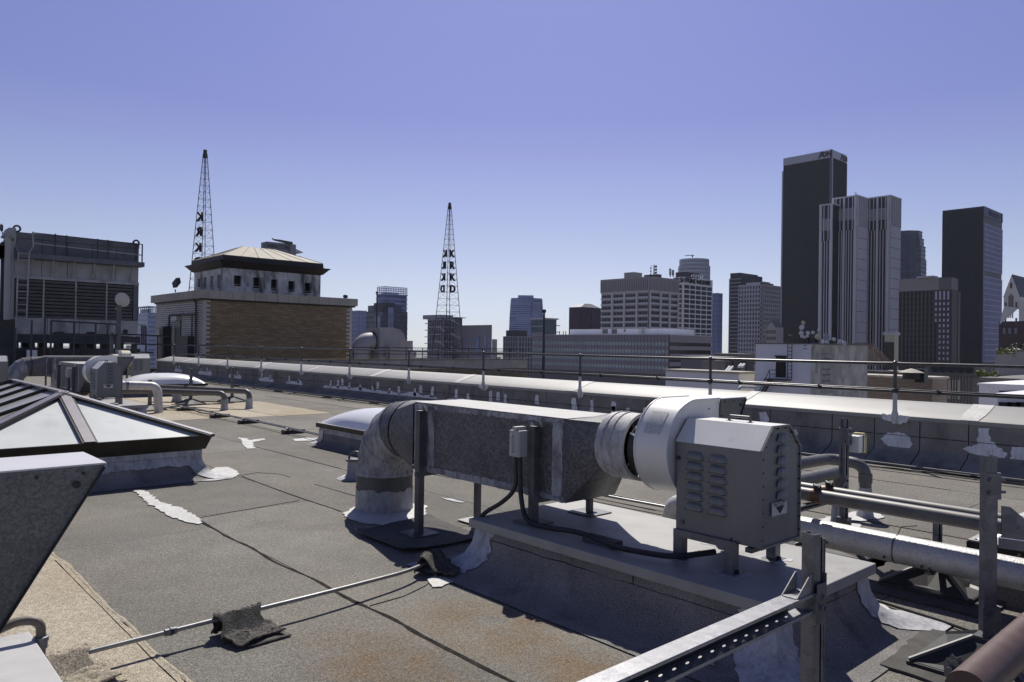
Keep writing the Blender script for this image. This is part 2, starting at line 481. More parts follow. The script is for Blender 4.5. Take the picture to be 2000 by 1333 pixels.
# tan replacement sheets
tan=MB()
poly=jag([(-1.4,1.0),(1.265,1.0),(1.265,6.55),(-1.4,6.62)],.005,.1,5)
floor_patch(poly,TANROOF,.004,.004,0,.2,1,deck,'tan_sheet')
bead([(1.272,6.62),(1.276,5.6),(1.273,4.6),(1.275,3.6),(1.272,2.6),(1.275,1.2)],.05,21,z=.0075,t=.005,mat=TANROOF,name='tan_lap_edge')
bead([(1.238,6.3),(1.236,5.0),(1.234,4.2),(1.238,2.0)],.008,22,z=.009,t=.002)
floor_patch([(2.6,15.9),(4.9,15.95),(4.9,23),(2.6,23)],TANROOF,.004,.003,.01,.2,2,deck,'tan_sheet')
floor_patch([(4.91,15.92),(6.09,15.94),(6.09,24.5),(4.91,24.5)],TANROOF,.004,.003,.01,.2,3,deck,'tan_sheet')
floor_patch([(6.11,15.8),(7.31,15.75),(7.31,22.8),(6.11,22.8)],TANROOF,.004,.003,.01,.2,4,deck,'tan_sheet')
floor_patch([(7.33,15.7),(8.62,15.68),(8.72,19.9),(7.33,20.6)],TANROOF,.004,.003,.012,.2,5,deck,'tan_sheet')
# white elastomeric coating brushed on the deck
P2=lambda *q:[tuple(at_z(x,y,0).xy) for x,y in q]
floor_patch(P2((258,958),(283,960),(320,985),(355,995),(380,1008),(396,1020),(386,1026),(350,1017),(318,1003),(283,981)),WHITECOAT,.006,.004,.022,.05,1,deck)
floor_patch(P2((394,941),(404,925),(420,915),(442,914),(458,920),(468,928),(452,936),(420,940)),WHITECOAT,.006,.006,.02,.06,2,deck)
floor_patch(P2((466,856),(480,857),(490,861),(515,858),(518,860),(492,865),(497,877),(482,878),(476,868)),WHITECOAT,.006,.004,.03,.08,3,deck)
floor_patch(P2((572,859),(600,856),(618,857),(613,862),(580,863)),WHITECOAT,.006,.004,.03,.1,4,deck)
floor_patch(P2((650,874),(668,876),(703,885),(702,887),(676,883)),WHITECOAT,.006,.004,.02,.08,5,deck)
floor_patch(P2((670,1005),(690,992),(712,990),(740,1000),(815,985),(833,990),(832,1005),(815,1018),(760,1028),(700,1022),(680,1015)),WHITECOAT,.006,.005,.02,.05,6,deck)
floor_patch(P2((664,933),(680,928),(705,929),(702,940),(680,938)),WHITECOAT,.006,.005,.02,.06,7,deck)
floor_patch(P2((858,972),(880,976),(910,983),(900,984),(870,978)),GREYCOAT,.006,.003,.015,.05,8,deck)
floor_patch(P2((834,1133),(870,1112),(905,1100),(930,1110),(880,1142),(862,1150),(845,1150)),WHITECOAT,.006,.005,.015,.04,9,deck)
floor_patch(P2((1700,1170),(1716,1180),(1780,1215),(1785,1232),(1764,1240),(1735,1225),(1712,1200)),WHITECOAT,.006,.006,.02,.04,10,deck)
floor_patch(P2((1590,1020),(1620,1010),(1700,995),(1722,1003),(1725,1012),(1690,1018),(1650,1020),(1688,1030),(1680,1034),(1620,1036)),WHITECOAT,.006,.005,.03,.06,11,deck)
floor_patch(P2((1376,1297),(1390,1292),(1402,1310),(1394,1320),(1380,1312)),GREYCOAT,.05,.002,.01,.02,12,deck)
floor_patch([(3.25,.75),(4.3,.72),(4.35,.2),(3.2,.2)],WHITECOAT,.006,.005,.02,.04,13,deck)

# ---------------------------------------------------------------- parapet wall, coping, guard rail
PX=11.56
pw=thing('parapet_wall','long low parapet wall with a white sloping coping and dark membrane face','parapet',(PX,14,0))
YE0,YE1=-8.0,38.0
pj=[-8,-5.2,-2.6,-.9,.85,1.95,3.42,4.04,4.67,5.31,6.35,7.6,8.9,10.3,11.6,13.1,14.4,15.9,17.3,18.8,20.3,21.9,23.4,25,26.8,28.6,30.4,32.3,34.2,36.1,38.0]
for i in range(len(pj)-1):
    y0,y1=pj[i]+.006,pj[i+1]-.006
    e=.002*(i%2)
    m=MB()
    prof=[(11.14,.006),(11.22,.05+e),(11.36,.115+e),(11.50,.175+e),(PX-.012-e,.235),(PX-.008-e,.66)]
    for k,(x,z) in enumerate(prof): m.v+=[Vector((x,y0,z)),Vector((x,y1,z))]
    for k in range(len(prof)-1): a=2*k; m.f.append((a+1,a,a+2,a+3))
    m.build('membrane_sheet',WALLMEM,pw,smooth=True)
MB().box(PX,12.15,YE0,YE1,0,.66).build('wall_core',TAR,pw)
# horizontal lap strip half way up
for i in range(0,len(pj)-1,2):
    MB().box(PX-.018,PX-.0115,pj[i]+.02,pj[min(i+2,len(pj)-1)]-.02,.40,.408).build('lap_edge',TAR,pw)
cj=[-8.0,-4.2,-.6,3.41,6.95,10.9,14.8,18.72,22.7,26.7,30.7,34.5,38.0]
for i in range(len(cj)-1):
    y0,y1=cj[i]+.003,cj[i+1]-.003
    prof=[(11.54,.632),(11.535,.636),(11.535,.688),(11.545,.696),(11.75,.765),(12.0,.842),(12.16,.878),(12.19,.872),(12.19,.80),(12.16,.80)]
    m=MB()
    for x,z in prof: m.v+=[Vector((x,y0,z)),Vector((x,y1,z))]
    for k in range(len(prof)-1): a=2*k; m.f.append((a+1,a,a+2,a+3))
    m.build('coping_panel',COPING,pw,smooth=True)
    # coated joint
    wj=.13 if i%2 else .09
    if i:
        mm=MB()
        for k,(x,z) in enumerate(prof[2:8]):
            j1=rr.uniform(-.02,.02);j2=rr.uniform(-.02,.02)
            nz=.006
            mm.v+=[Vector((x-.004,cj[i]-wj+j1,z+nz)),Vector((x-.004,cj[i]+wj+j2,z+nz))]
        for k in range(5): a=2*k; mm.f.append((a+1,a,a+2,a+3))
        mm.build('coated_joint',WHITECOAT,pw,smooth=True)
# coating smears on the dark face (y,z)
def wp(*q): return [(at_x(x,y,PX-.014).y,at_x(x,y,PX-.014).z) for x,y in q]
seed=30
def WPt(poly,mat=None,amp=.014):
    mat=WALLCOAT
    global seed; seed+=1
    return wallx_patch(poly,mat,PX-.013,.004,amp,.035,seed,pw)
WPt(wp((1721,858),(1735,846),(1760,845),(1778,855),(1782,868),(1776,880),(1750,884),(1735,875)),WHITECOAT)
WPt(wp((1911,838),(1931,837),(1936,862),(1966,885),(1960,896),(1905,888),(1880,878),(1908,868)),WHITECOAT)
WPt([(2.5,.10),(2.95,.12),(2.9,.38),(2.5,.42)],GREYCOAT)
WPt(wp((1482,805),(1496,804),(1503,823),(1486,826)),WHITECOAT)
WPt(wp((1543,842),(1554,838),(1560,848),(1552,852)),WHITECOAT)
for (ya,yb,zb,fing) in ((8.6,10.9,.16,5),(12.6,15.2,.19,4),(15.55,21.6,.20,9),(23.0,24.2,.22,2),(25.2,26.4,.25,2),(28.0,29.2,.25,2),(31,32.5,.27,2),(34.5,35.5,.28,2),(6.9,7.3,.2,1)):
    hh=.10 if yb-ya>1.5 else .12
    # a wandering horizontal smear with brushed fingers climbing to the coping
    top=[];bot=[];n=max(4,int((yb-ya)/.12))
    fy=[ya+(yb-ya)*(k+.5)/fing+rr.uniform(-.12,.12) for k in range(fing)]
    for k in range(n+1):
        y=ya+(yb-ya)*k/n; e=min(1,min(k,n-k)/1.5+.25)
        zt=zb+(.035+hh*e*(.45+.55*abs(mnoise.noise(Vector((y*1.3,zb*7,1))))*2)); zl=zb-.02*e-.05*abs(mnoise.noise(Vector((y*2,3,zb))))
        top.append((y,zt)); bot.append((y,zl))
    WPt(top+bot[::-1],GREYCOAT,.010)
    for k,y in enumerate(fy):
        ww=rr.uniform(.05,.085); zt=rr.uniform(.40,.56); lean=rr.uniform(-.06,.06)
        WPt([(y-ww,zb+.06),(y+ww,zb+.06),(y+ww*.7+lean,zt),(y-ww*.7+lean,zt+.01)],GREYCOAT,.010)
for y in (9.7,11.9,13.2,16.3,18.4,20.4):
    WPt([(y-.07,.35),(y+.07,.36),(y+.05,.55),(y-.05,.54)],GREYCOAT,.012)
# guard rail
gr=thing('guard_rail','galvanised pipe guard rail with two rails standing on the coping of the long parapet','guard rail',(11.5,14,0))
posts=[-4.95,-1.84,1.27,4.365,7.47,10.58,13.69,16.80,19.91,23.02,26.13,29.24,32.35,35.46]
RX=11.50
pm=MB().cyl((0,0,.70),(0,0,1.44),.026,12).mesh('post',RAILM,smooth=True)
capm=MB().lathe([(0,1.49),(.02,1.487),(.032,1.475),(.034,1.44),(.034,1.405),(0,1.40)],n=12).mesh('post_cap',RAILM,smooth=True)
def splash_mesh(sd):
    r=random.Random(sd); m=MB()
    prof=[]
    for z,rad in ((.59,.036),(.64,.040),(.69,.044),(.73,.050),(.78,.034),(.88,.031),(1.0,.031),(1.04,.029)): prof.append((rad,z))
    m.lathe(prof,n=12); 
    for i in range(12): m.v[i].z+=r.uniform(-.03,.02); m.v[-1-i].z+=r.uniform(-.04,.05)
    return m.mesh('painted_sleeve',WHITECOAT,smooth=True)
sleeves=[splash_mesh(i) for i in range(3)]
clampm=MB().lathe([(0,-.03),(.036,-.03),(.036,.03),(0,.03)],n=12).mesh('clamp',RAILM)
for i,y in enumerate(posts):
    share('post',pm,gr,(RX,y,0)); share('post_cap',capm,gr,(RX,y,0))
    share('painted_sleeve',sleeves[i%3],gr,(RX,y,-.02))
    c=share('rail_clamp',clampm,gr,(RX-.003,y,1.045),rot=(R(90),0,0))
for i in range(len(posts)-1):
    y0,y1=posts[i],posts[i+1]
    MB().cyl((RX,y0+.02,1.445),(RX,y1-.02,1.445),.0225,10).build('top_rail',RAILM,gr,smooth=True)
    MB().cyl((RX-.004,y0+.03,1.045),(RX-.004,y1-.03,1.045),.021,10).build('mid_rail',RAILM,gr,smooth=True)
    MB().cyl((RX-.045,y0,1.075),(RX-.045,y1,1.075),.011,8).build('rail_conduit',RAILM,gr,smooth=True)
    for q in (.36,.81):
        y=y0+(y1-y0)*q; MB().box(RX-.062,RX+.02,y-.014,y+.014,1.02,1.094).build('conduit_clip',RAILM,gr)
    MB().cyl((RX,y0-.09,1.445),(RX,y0+.16,1.445),.026,10).build('rail_sleeve',RAILM,gr,smooth=True)
gr['label']='galvanised pipe guard rail with two rails standing along the coping of the long white parapet'
# coating splashed at the post feet over the drip edge
for i,y in enumerate(posts):
    wd=rr.uniform(.08,.2)
    WPt([(y-wd,.70),(y-wd*.8,.60),(y-.03,.56),(y+.05,.60),(y+wd,.63),(y+wd,.70)],WHITECOAT,.012).location.x-=.028
BOXGREY2=M('dull_conduit',(.24,.235,.22),(.17,.165,.155),9,.6)
# conduits lying on the deck at the foot of the wall
c1=thing('wall_conduit','thin pale conduit lying on the deck along the foot of the parapet','conduit',(11,16,0))
MB().tube([(11.03,38,.06),(11.02,24,.055),(11.0,12,.06),(11.02,5.2,.05),(10.98,2.2,.05),(11.0,-6,.05)],.010,8).build('pipe',BOXGREY2,c1,smooth=True)
MB().tube([(10.90,38,.045),(10.92,20,.045),(10.86,12,.045),(10.9,4,.04),(10.82,2.2,.04),(10.9,-6,.05)],.010,8).build('cable',BLACK,c1,smooth=True)
MB().tube([(10.78,38,.02),(10.8,16,.02),(10.74,5,.02),(10.9,3.4,.02),(10.7,1.2,.02),(10.8,-6,.02)],.009,8).build('cable',BLACK,c1,smooth=True)
for y in (0.5,6.2,9.4,13.1,15.0,17.6,20.2,23.5,27,31): MB().box(10.80,11.10,y-.035,y+.035,.006,.046).build('support_block',BLACK,c1)
# low far end of the roof
ew=thing('end_wall','low grey wall closing the far end of our roof','wall',(3,38.6,0))
MB().box(-5,12.2,38.5,38.9,0,.22).build('wall_body',DARKPAD,ew); MB().box(-5.02,12.22,38.44,38.96,.22,.28).build('coping',DARKPAD,ew)
# ---------------------------------------------------------------- helpers for text
def text_mesh(s,size,ext=.01,bold=0,sx=1.0):
    cu=bpy.data.curves.new('letters','FONT'); cu.body=s; cu.size=size; cu.extrude=ext; cu.offset=bold
    cu.align_x='CENTER'; cu.align_y='CENTER'; cu.resolution_u=3
    o=bpy.data.objects.new('tmp',cu); COL.objects.link(o)
    bpy.context.view_layer.update()
    me=bpy.data.meshes.new_from_object(o.evaluated_get(bpy.context.evaluated_depsgraph_get()))
    bpy.data.objects.remove(o)
    for v in me.vertices: v.co.x*=sx
    return me
def text_at(s,size,loc,u,v,mat,parent,name='letters',ext=.01,bold=0,sx=1.0):
    """text reading along u with its top toward v"""
    u=Vector(u).normalized();v=Vector(v).normalized();w_=u.cross(v)
    me=text_mesh(s,size,ext,bold,sx)
    me.materials.clear(); me.materials.append(mat)
    o=bpy.data.objects.new(name,me); COL.objects.link(o); o.parent=parent
    mm=Matrix((u,v,w_)).transposed().to_4x4(); mm.translation=Vector(loc)-ORG[parent.name]
    o.matrix_local=mm
    ORG[o.name]=Vector(loc)
    return o

# ---------------------------------------------------------------- equipment curb (flared membrane box with a metal cap)
def curb(name,label,cx,cy,hx,hy,zc=.40,cap_t=.062,over=.045,flare=.26,rz=0,capmat=None,patches=True,group=None,seed=0):
    t=thing(name,label,'curb',(cx,cy,0),group,rz)
    MB().box(-hx,hx,-hy,hy,zc-cap_t,zc).build('metal_cap',capmat or COPING_GREY,t,local=True,bevel=.006)
    wx,wy=hx-over,hy-over
    prof=[(0,zc-cap_t-.004),(.004,.27),(.018,.19),(.055,.11),(.12,.055),(.19,.025),(flare,.009)]
    m=MB()
    rnd=random.Random(seed)
    def ring(o,z,e=0):
        return [(-wx-o,-wy-o,z),(wx+o,-wy-o,z),(wx+o,wy+o,z),(-wx-o,wy+o,z)]
    for side in range(4):
        m=MB()
        for (o,z) in prof:
            rg=ring(o,z); a=Vector(rg[side]);c=Vector(rg[(side+1)%4])
            n=10
            for k in range(n+1):
                p=a+(c-a)*k/n
                nrm=[Vector((0,-1,0)),Vector((1,0,0)),Vector((0,1,0)),Vector((-1,0,0))][side]
                wob=mnoise.noise(Vector((p.x*2.1+seed,p.y*2.1,z*5)))*.014*(1 if 0<k<n else 0)
                m.v.append(p+nrm*wob*(0.3+(o/flare)))
        for i in range(len(prof)-1):
            for k in range(n): q=i*(n+1)+k; m.f.append((q,q+n+1,q+n+2,q+1))
        m.build('flared_membrane',WALLMEM2,t,smooth=60,local=True)
        # horizontal lap of the upper sheet and an upright joint
        lp=MB(); o_=prof[1][0]+.005; rg=[Vector(q) for q in ring(o_,.235)]; a=rg[side];c=rg[(side+1)%4]; pts=[a+(c-a)*(.02+.96*k/24)+Vector((0,0,.012*mnoise.noise(Vector((k*.5,seed,side))))) for k in range(25)]
        lp.tube(pts,.0035,4); q_=a+(c-a)*(.37 if side%2==0 else .62); lp.tube([q_+Vector((0,0,.085)),q_,q_+Vector((.006,.004,-.1))],.0032,4)
        lp.build('lap_edge',TAR,t,local=True)
    # brushed coating up the corners
    if patches:
        for ci,(sx,sy) in enumerate(((-1,-1),(1,-1),(1,1),(-1,1))):
            m=MB(); n0=len(prof)
            fr=[0,.25,.5,.75,1]
            pp=[]
            for i in range(len(prof)-1):
                for f in (0,.34,.67): pp.append((prof[i][0]+(prof[i+1][0]-prof[i][0])*f,prof[i][1]+(prof[i+1][1]-prof[i][1])*f))
            pp.append(prof[-1])
            for (o,z) in pp:
                X=sx*(wx+o+.007);Y=sy*(wy+o+.007)
                l=.11+.10*(1-z/zc)+rnd.uniform(-.025,.025); l2=.16+.14*(1-z/zc)+rnd.uniform(-.03,.03)
                m.v+= [Vector((X-sx*(l),Y,z+.004)),Vector((X-sx*l*.5,Y,z+.004)),Vector((X,Y,z+.004)),Vector((X,Y-sy*l2*.5,z+.004)),Vector((X,Y-sy*l2,z+.004))]
            for i in range(len(pp)-1):
                for k in range(4):
                    q=i*5+k; f=(q,q+5,q+6,q+1)
                    m.f.append(f if sx*sy<0 else f[::-1])
            m.build('corner_coating',GREYCOAT,t,smooth=60,local=True)
    return t
COPING_GREY=M('curb_cap_paint',(.33,.325,.305),(.28,.275,.26),4,.55,fine=.06,fscale=150,bmp=.06,stain=((.23,.22,.20),5,.55,.8))
WHITECAP=M('white_cap_paint',(.50,.49,.47),(.42,.41,.395),5,.5,stain=((.36,.34,.31),8,.55,.8))
WALLMEM2=M('curb_membrane',(.165,.155,.148),(.24,.228,.218),2.6,.88,fine=.5,fscale=120,bmp=.7,stain=((.06,.052,.05),3,.55,.8))

# ---------------------------------------------------------------- blower fan
# local origin: plan centre of the scroll/box group on the deck; +Y toward the inlet, -X is the louvred long side
FX,FY=3.875,2.33
def louvre_mesh():
    """pressed louvre 0.10 wide (u), bulging 0.017 outward (w), built with u=X, up=Z, out=-Y"""
    m=MB(); W=.094;Hh=.040;n=8;k=4
    for j in range(k+1):
        for i in range(n+1):
            u=-1+2*i/n; t=j/k
            hw=W/2*(1-.28*t**2.0)
            z=-Hh/2+Hh*t
            outw=.019*math.sqrt(max(0,1-t**2.2))*(1-abs(u)**5)**.5 if j<k else 0
            m.v.append(Vector((u*hw,-outw,z)))
    for j in range(k):
        for i in range(n):
            q=j*(n+1)+i; m.f.append((q,q+1,q+n+2,q+n+1))
    b0=len(m.v)
    for i in range(n+1): m.v.append(Vector((-W/2+W*i/n,.001,-Hh/2)))
    for i in range(n): m.f.append((i+1,i,b0+i,b0+i+1))
    return m
louv=louvre_mesh().mesh('louvre',FANGREY,smooth=True)
slotm=MB().box(-.044,.044,-.0155,-.001,-.0235,-.0203).mesh('louvre_slot',BLACK)
def make_fan(label,yellow=False,labelled=True,group='blower fans on equipment curbs'):
    t=thing('blower_fan',label,'fan',(FX,FY,0),group)
    x0,x1=3.665,4.085; y0,y1=2.06,2.605; zb,zs,zt=.562,1.077,1.202; tx0,tx1=3.783,3.957
    # motor cover: chamfered top
    sec=[(x0,zb),(x1,zb),(x1,zs),(tx1,zt),(tx0,zt),(x0,zs)]
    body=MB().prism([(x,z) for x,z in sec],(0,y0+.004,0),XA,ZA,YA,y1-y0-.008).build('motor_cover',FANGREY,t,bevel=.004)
    # slopes and top are thin separate sheets, painted paler to look sunlit
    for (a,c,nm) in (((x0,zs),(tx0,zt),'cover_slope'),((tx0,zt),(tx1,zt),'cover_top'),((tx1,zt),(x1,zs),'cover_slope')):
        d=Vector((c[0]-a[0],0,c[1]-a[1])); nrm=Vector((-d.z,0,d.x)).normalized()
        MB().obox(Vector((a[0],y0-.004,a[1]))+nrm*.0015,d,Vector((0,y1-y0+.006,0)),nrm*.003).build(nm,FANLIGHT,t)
    # end flange with screws
    fl=MB()
    for k in range(6):
        a=sec[k];c=sec[(k+1)%6]
        fl.bar((a[0],y0+.002,a[1]),(c[0],y0+.002,c[1]),.012,.014,upv=(0,1,0))
    fl.build('end_flange',FANGREY,t)
    scr=MB()
    for k in (1,2,3,4,5):
        a=Vector(sec[k]);c=Vector(sec[(k+1)%6]); L=(c-a).length; n=max(2,int(L/.07))
        for i in range(n):
            p=a+(c-a)*(i+.5)/n; ctr=Vector(((x0+x1)/2,.9)); p=p+(ctr-p).normalized()*.010
            scr.cyl((p.x,y0-.008,p.y),(p.x,y0+.004,p.y),.005,6)
    scr.build('flange_screws',BLACK,t,kind='stuff')
    # louvres: 2 columns of 6 on the long side, one column of 6 on the end
    for cy_ in (2.475,2.325):
        for i in range(6):
            z=1.012-.058*i
            o=share('louvre',louv,t,(x0-.0025,cy_,z),rot=(0,0,R(-90)),scale=(1.2,1.05,1.06))
            s_=share('louvre_slot',slotm,t,(x0-.0025,cy_,z),rot=(0,0,R(-90)),scale=(1.2,1,1.06))
    for i in range(6):
        z=1.140-.062*i
        share('louvre',louv,t,((x0+x1)/2,y0-.0045,z),scale=(1.1,.95,1.1)); share('louvre_slot',slotm,t,((x0+x1)/2,y0-.0045,z))
    if labelled:
        pl=MB().box(3.765,3.925,y0-.0085,y0-.0045,.722,.795).build('name_plate',STICKER,t)
        MB().prism([(-.068,.030),(.068,.030),(0,-.032)],(3.845,y0-.0125,.762),XA,ZA,YA,.0035).build('triangle_mark',BLACKP,pl)
        text_at('CENTRAL',.028,(3.845,y0-.0132,.780),XA,ZA,STICKER,pl,'letters',.0006,.0006,1.05)
    # lifting handle
    h=MB(); h.tube(bend([(3.872,2.25,1.202),(3.872,2.25,1.235),(3.872,2.385,1.235),(3.872,2.385,1.202)],.01),.0075,8)
    h.box(3.855,3.889,2.238,2.262,1.2045,1.209); h.box(3.855,3.889,2.373,2.397,1.2045,1.209)
    h.build('lifting_handle',STEELPOST,t,smooth=True)
    # knob on the side and pivot bolt
    MB().cyl((x0,2.585,.985),(x0-.012,2.585,.985),.012,12).build('latch_knob',BLACK,t,smooth=True)
    MB().cyl((x0,2.555,.618),(x0-.010,2.555,.618),.014,12).build('latch_knob',STEELPOST,t,smooth=True)
    # scroll housing
    cx,cz,r=3.875,1.005,.305; sy0,sy1=2.622,2.852
    hz=1.31; xe=4.145
    pts=[]
    n=34
    for k in range(n+1):
        a=R(90)+R(270)*k/n      # from the top, round the -X side, to the +X side underneath
        rr_=r-(.06)*(k/n)
        pts.append((cx+math.cos(a)*rr_,cz+math.sin(a)*rr_))
    pts=[(xe,hz)]+pts
    pts.append((4.12,.80)); pts.append((xe,.80))
    band=MB()
    for x,z in pts[:-1]: band.v+=[Vector((x,sy0,z)),Vector((x,sy1,z))]
    for k in range(len(pts)-2): band.f.append((2*k,2*k+1,2*k+3,2*k+2))
    band.build('scroll_band',FANYELLOW if yellow else FANLIGHT,t,smooth=45)
    for y_,fl_ in ((sy0+.003,1),(sy1-.003,-1)):
        m=MB().prism(pts,(0,y_,0),XA,ZA,YA,.002*fl_); m.build('scroll_side',FANLIGHT,t)
        # rolled lip following the rim
    lip=MB().tube([(x,sy0-.002,z) for x,z in pts[:-1]],.006,6); lip.tube([(x,sy1+.002,z) for x,z in pts[:-1]],.006,6); lip.build('rolled_rim',FANLIGHT,t,smooth=True)
    pl=MB()
    for k in range(9,14):
        pass
    # data label wrapped on the band
    lb=MB()
    for k in range(8):
        a=R(128)+R(30)*k/7; rr_=r+.002-.06*((a-R(90))/R(270))
        lb.v+=[Vector((cx+math.cos(a)*rr_,sy0+.055,cz+math.sin(a)*rr_)),Vector((cx+math.cos(a)*rr_,sy1-.055,cz+math.sin(a)*rr_))]
    for k in range(7): lb.f.append((2*k,2*k+1,2*k+3,2*k+2))
    lb.build('data_label',STICKER,t,smooth=True)
    # discharge hood, cut on the slant
    hp=[(xe,.79),(xe,1.306),(4.449,1.306)]
    MB().prism(hp,(0,sy0-.003,0),XA,ZA,YA,.004).build('hood_side',HOODMET,t)
    MB().prism(hp,(0,sy1-.001,0),XA,ZA,YA,.004).build('hood_side',HOODMET,t)
    MB().box(xe,4.452,sy0-.004,sy1+.004,1.3065,1.3105).build('hood_top',HOODTOP,t)
    MB().bar((4.447,sy0-.006,1.300),(4.150,sy0-.006,.80),.004,.012,upv=(0,1,0)).build('hood_lip',BLACK,t)
    scr=MB(); hc=Vector((4.18,0,1.15))
    for q in ((4.02,1.25),(4.2,1.288),(4.3,1.288),(4.40,1.288),(4.165,1.2),(4.165,1.0)): scr.cyl((q[0],sy0-.009,q[1]),(q[0],sy0-.002,q[1]),.0042,6)
    scr.cyl((4.385,sy0-.010,1.262),(4.385,sy0-.002,1.262),.009,10)
    scr.build('hood_screws',BLACK,t,kind='stuff')
    MB().box(xe-.004,xe+.002,sy0-.005,sy0-.001,.80,1.306).build('hood_seam',BLACK,t)
    mesh=MB()
    for k in range(9):
        y_=sy0+.02+k*.024; mesh.bar((4.44,y_,1.30),(4.15,y_,.80),.002,.002)
    mesh.build('bird_screen',STEELPOST,t,kind='stuff')
    # inlet: flexible dark gap and ring
    MB().cyl((3.875,2.853,.985),(3.875,2.99,.985),.185,28).build('flexible_connector',BLACK,t,smooth=True)
    for a in (40,):
        MB().tube([(3.72,2.90,1.10),(3.70,2.93,1.13),(3.69,2.96,1.09),(3.70,2.90,1.06)],.008,6).build('strap_end',FANLIGHT,t,smooth=True)
    # shaft dark disc side bracket and the base frame
    MB().box(3.64,3.668,2.19,2.60,.535,.575).build('base_angle',STRUT,t); MB().box(3.645,4.10,2.10,2.14,.535,.560).build('base_angle',STEELPOST,t)
    MB().box(4.082,4.10,2.08,2.60,.535,.570).build('base_angle',STRUT,t)
    for (x,y) in ((3.665,2.235),(3.69,2.585),(4.10,2.225),(4.14,2.60)):
        lg=MB()
        lg.box(x-.028,x+.028,y-.03,y-.026,.402,.535); lg.box(x-.028,x-.024,y-.0258,y+.03,.402,.535); lg.box(x-.028,x+.028,y-.03,y+.03,.5352,.5392)
        lg.box(x-.05,x+.06,y-.05,y+.05,.4005,.4045)
        l=lg.build('isolator_leg',STRUT,t)
        sp=MB()
        for k in range(26):
            a=k*.9; sp.v.append(Vector((x+.018*math.cos(a)+.03,y+.018*math.sin(a),.41+k*.0035)))
        pts_=[v for v in sp.v]; sp=MB().tube(pts_,.004,5); sp.cyl((x,y,.53),(x,y,.59),.006,8); sp.cyl((x,y,.54),(x,y,.55),.014,6); sp.cyl((x,y-.04,.404),(x,y-.04,.42),.012,6)
        sp.build('spring',BLACK,l,smooth=True)
        floor_patch([(x-.09,y-.08),(x+.06,y-.09),(x+.1,y+.06),(x-.07,y+.09)],GREYCOAT,.4002,.0016,.02,.03,int(x*100),t,'sealant_dab')
    return t
FS=1.0328
fanA=make_fan('grey blower fan with louvred motor cover and scroll housing on the nearest curb')
FDEL=Vector((FX*(FS-1),FY*(FS-1),CAM_H*(1-FS)))
fanA.location=Vector((FX,FY,0))+FDEL; fanA.scale=(FS,FS,FS)
curbA=curb('equipment_curb','flared dark curb with a flat grey metal cap under the nearest blower fan',4.047,3.060,.582,1.2085,zc=.36,flare=.36,seed=1,group='equipment curbs under the fans')

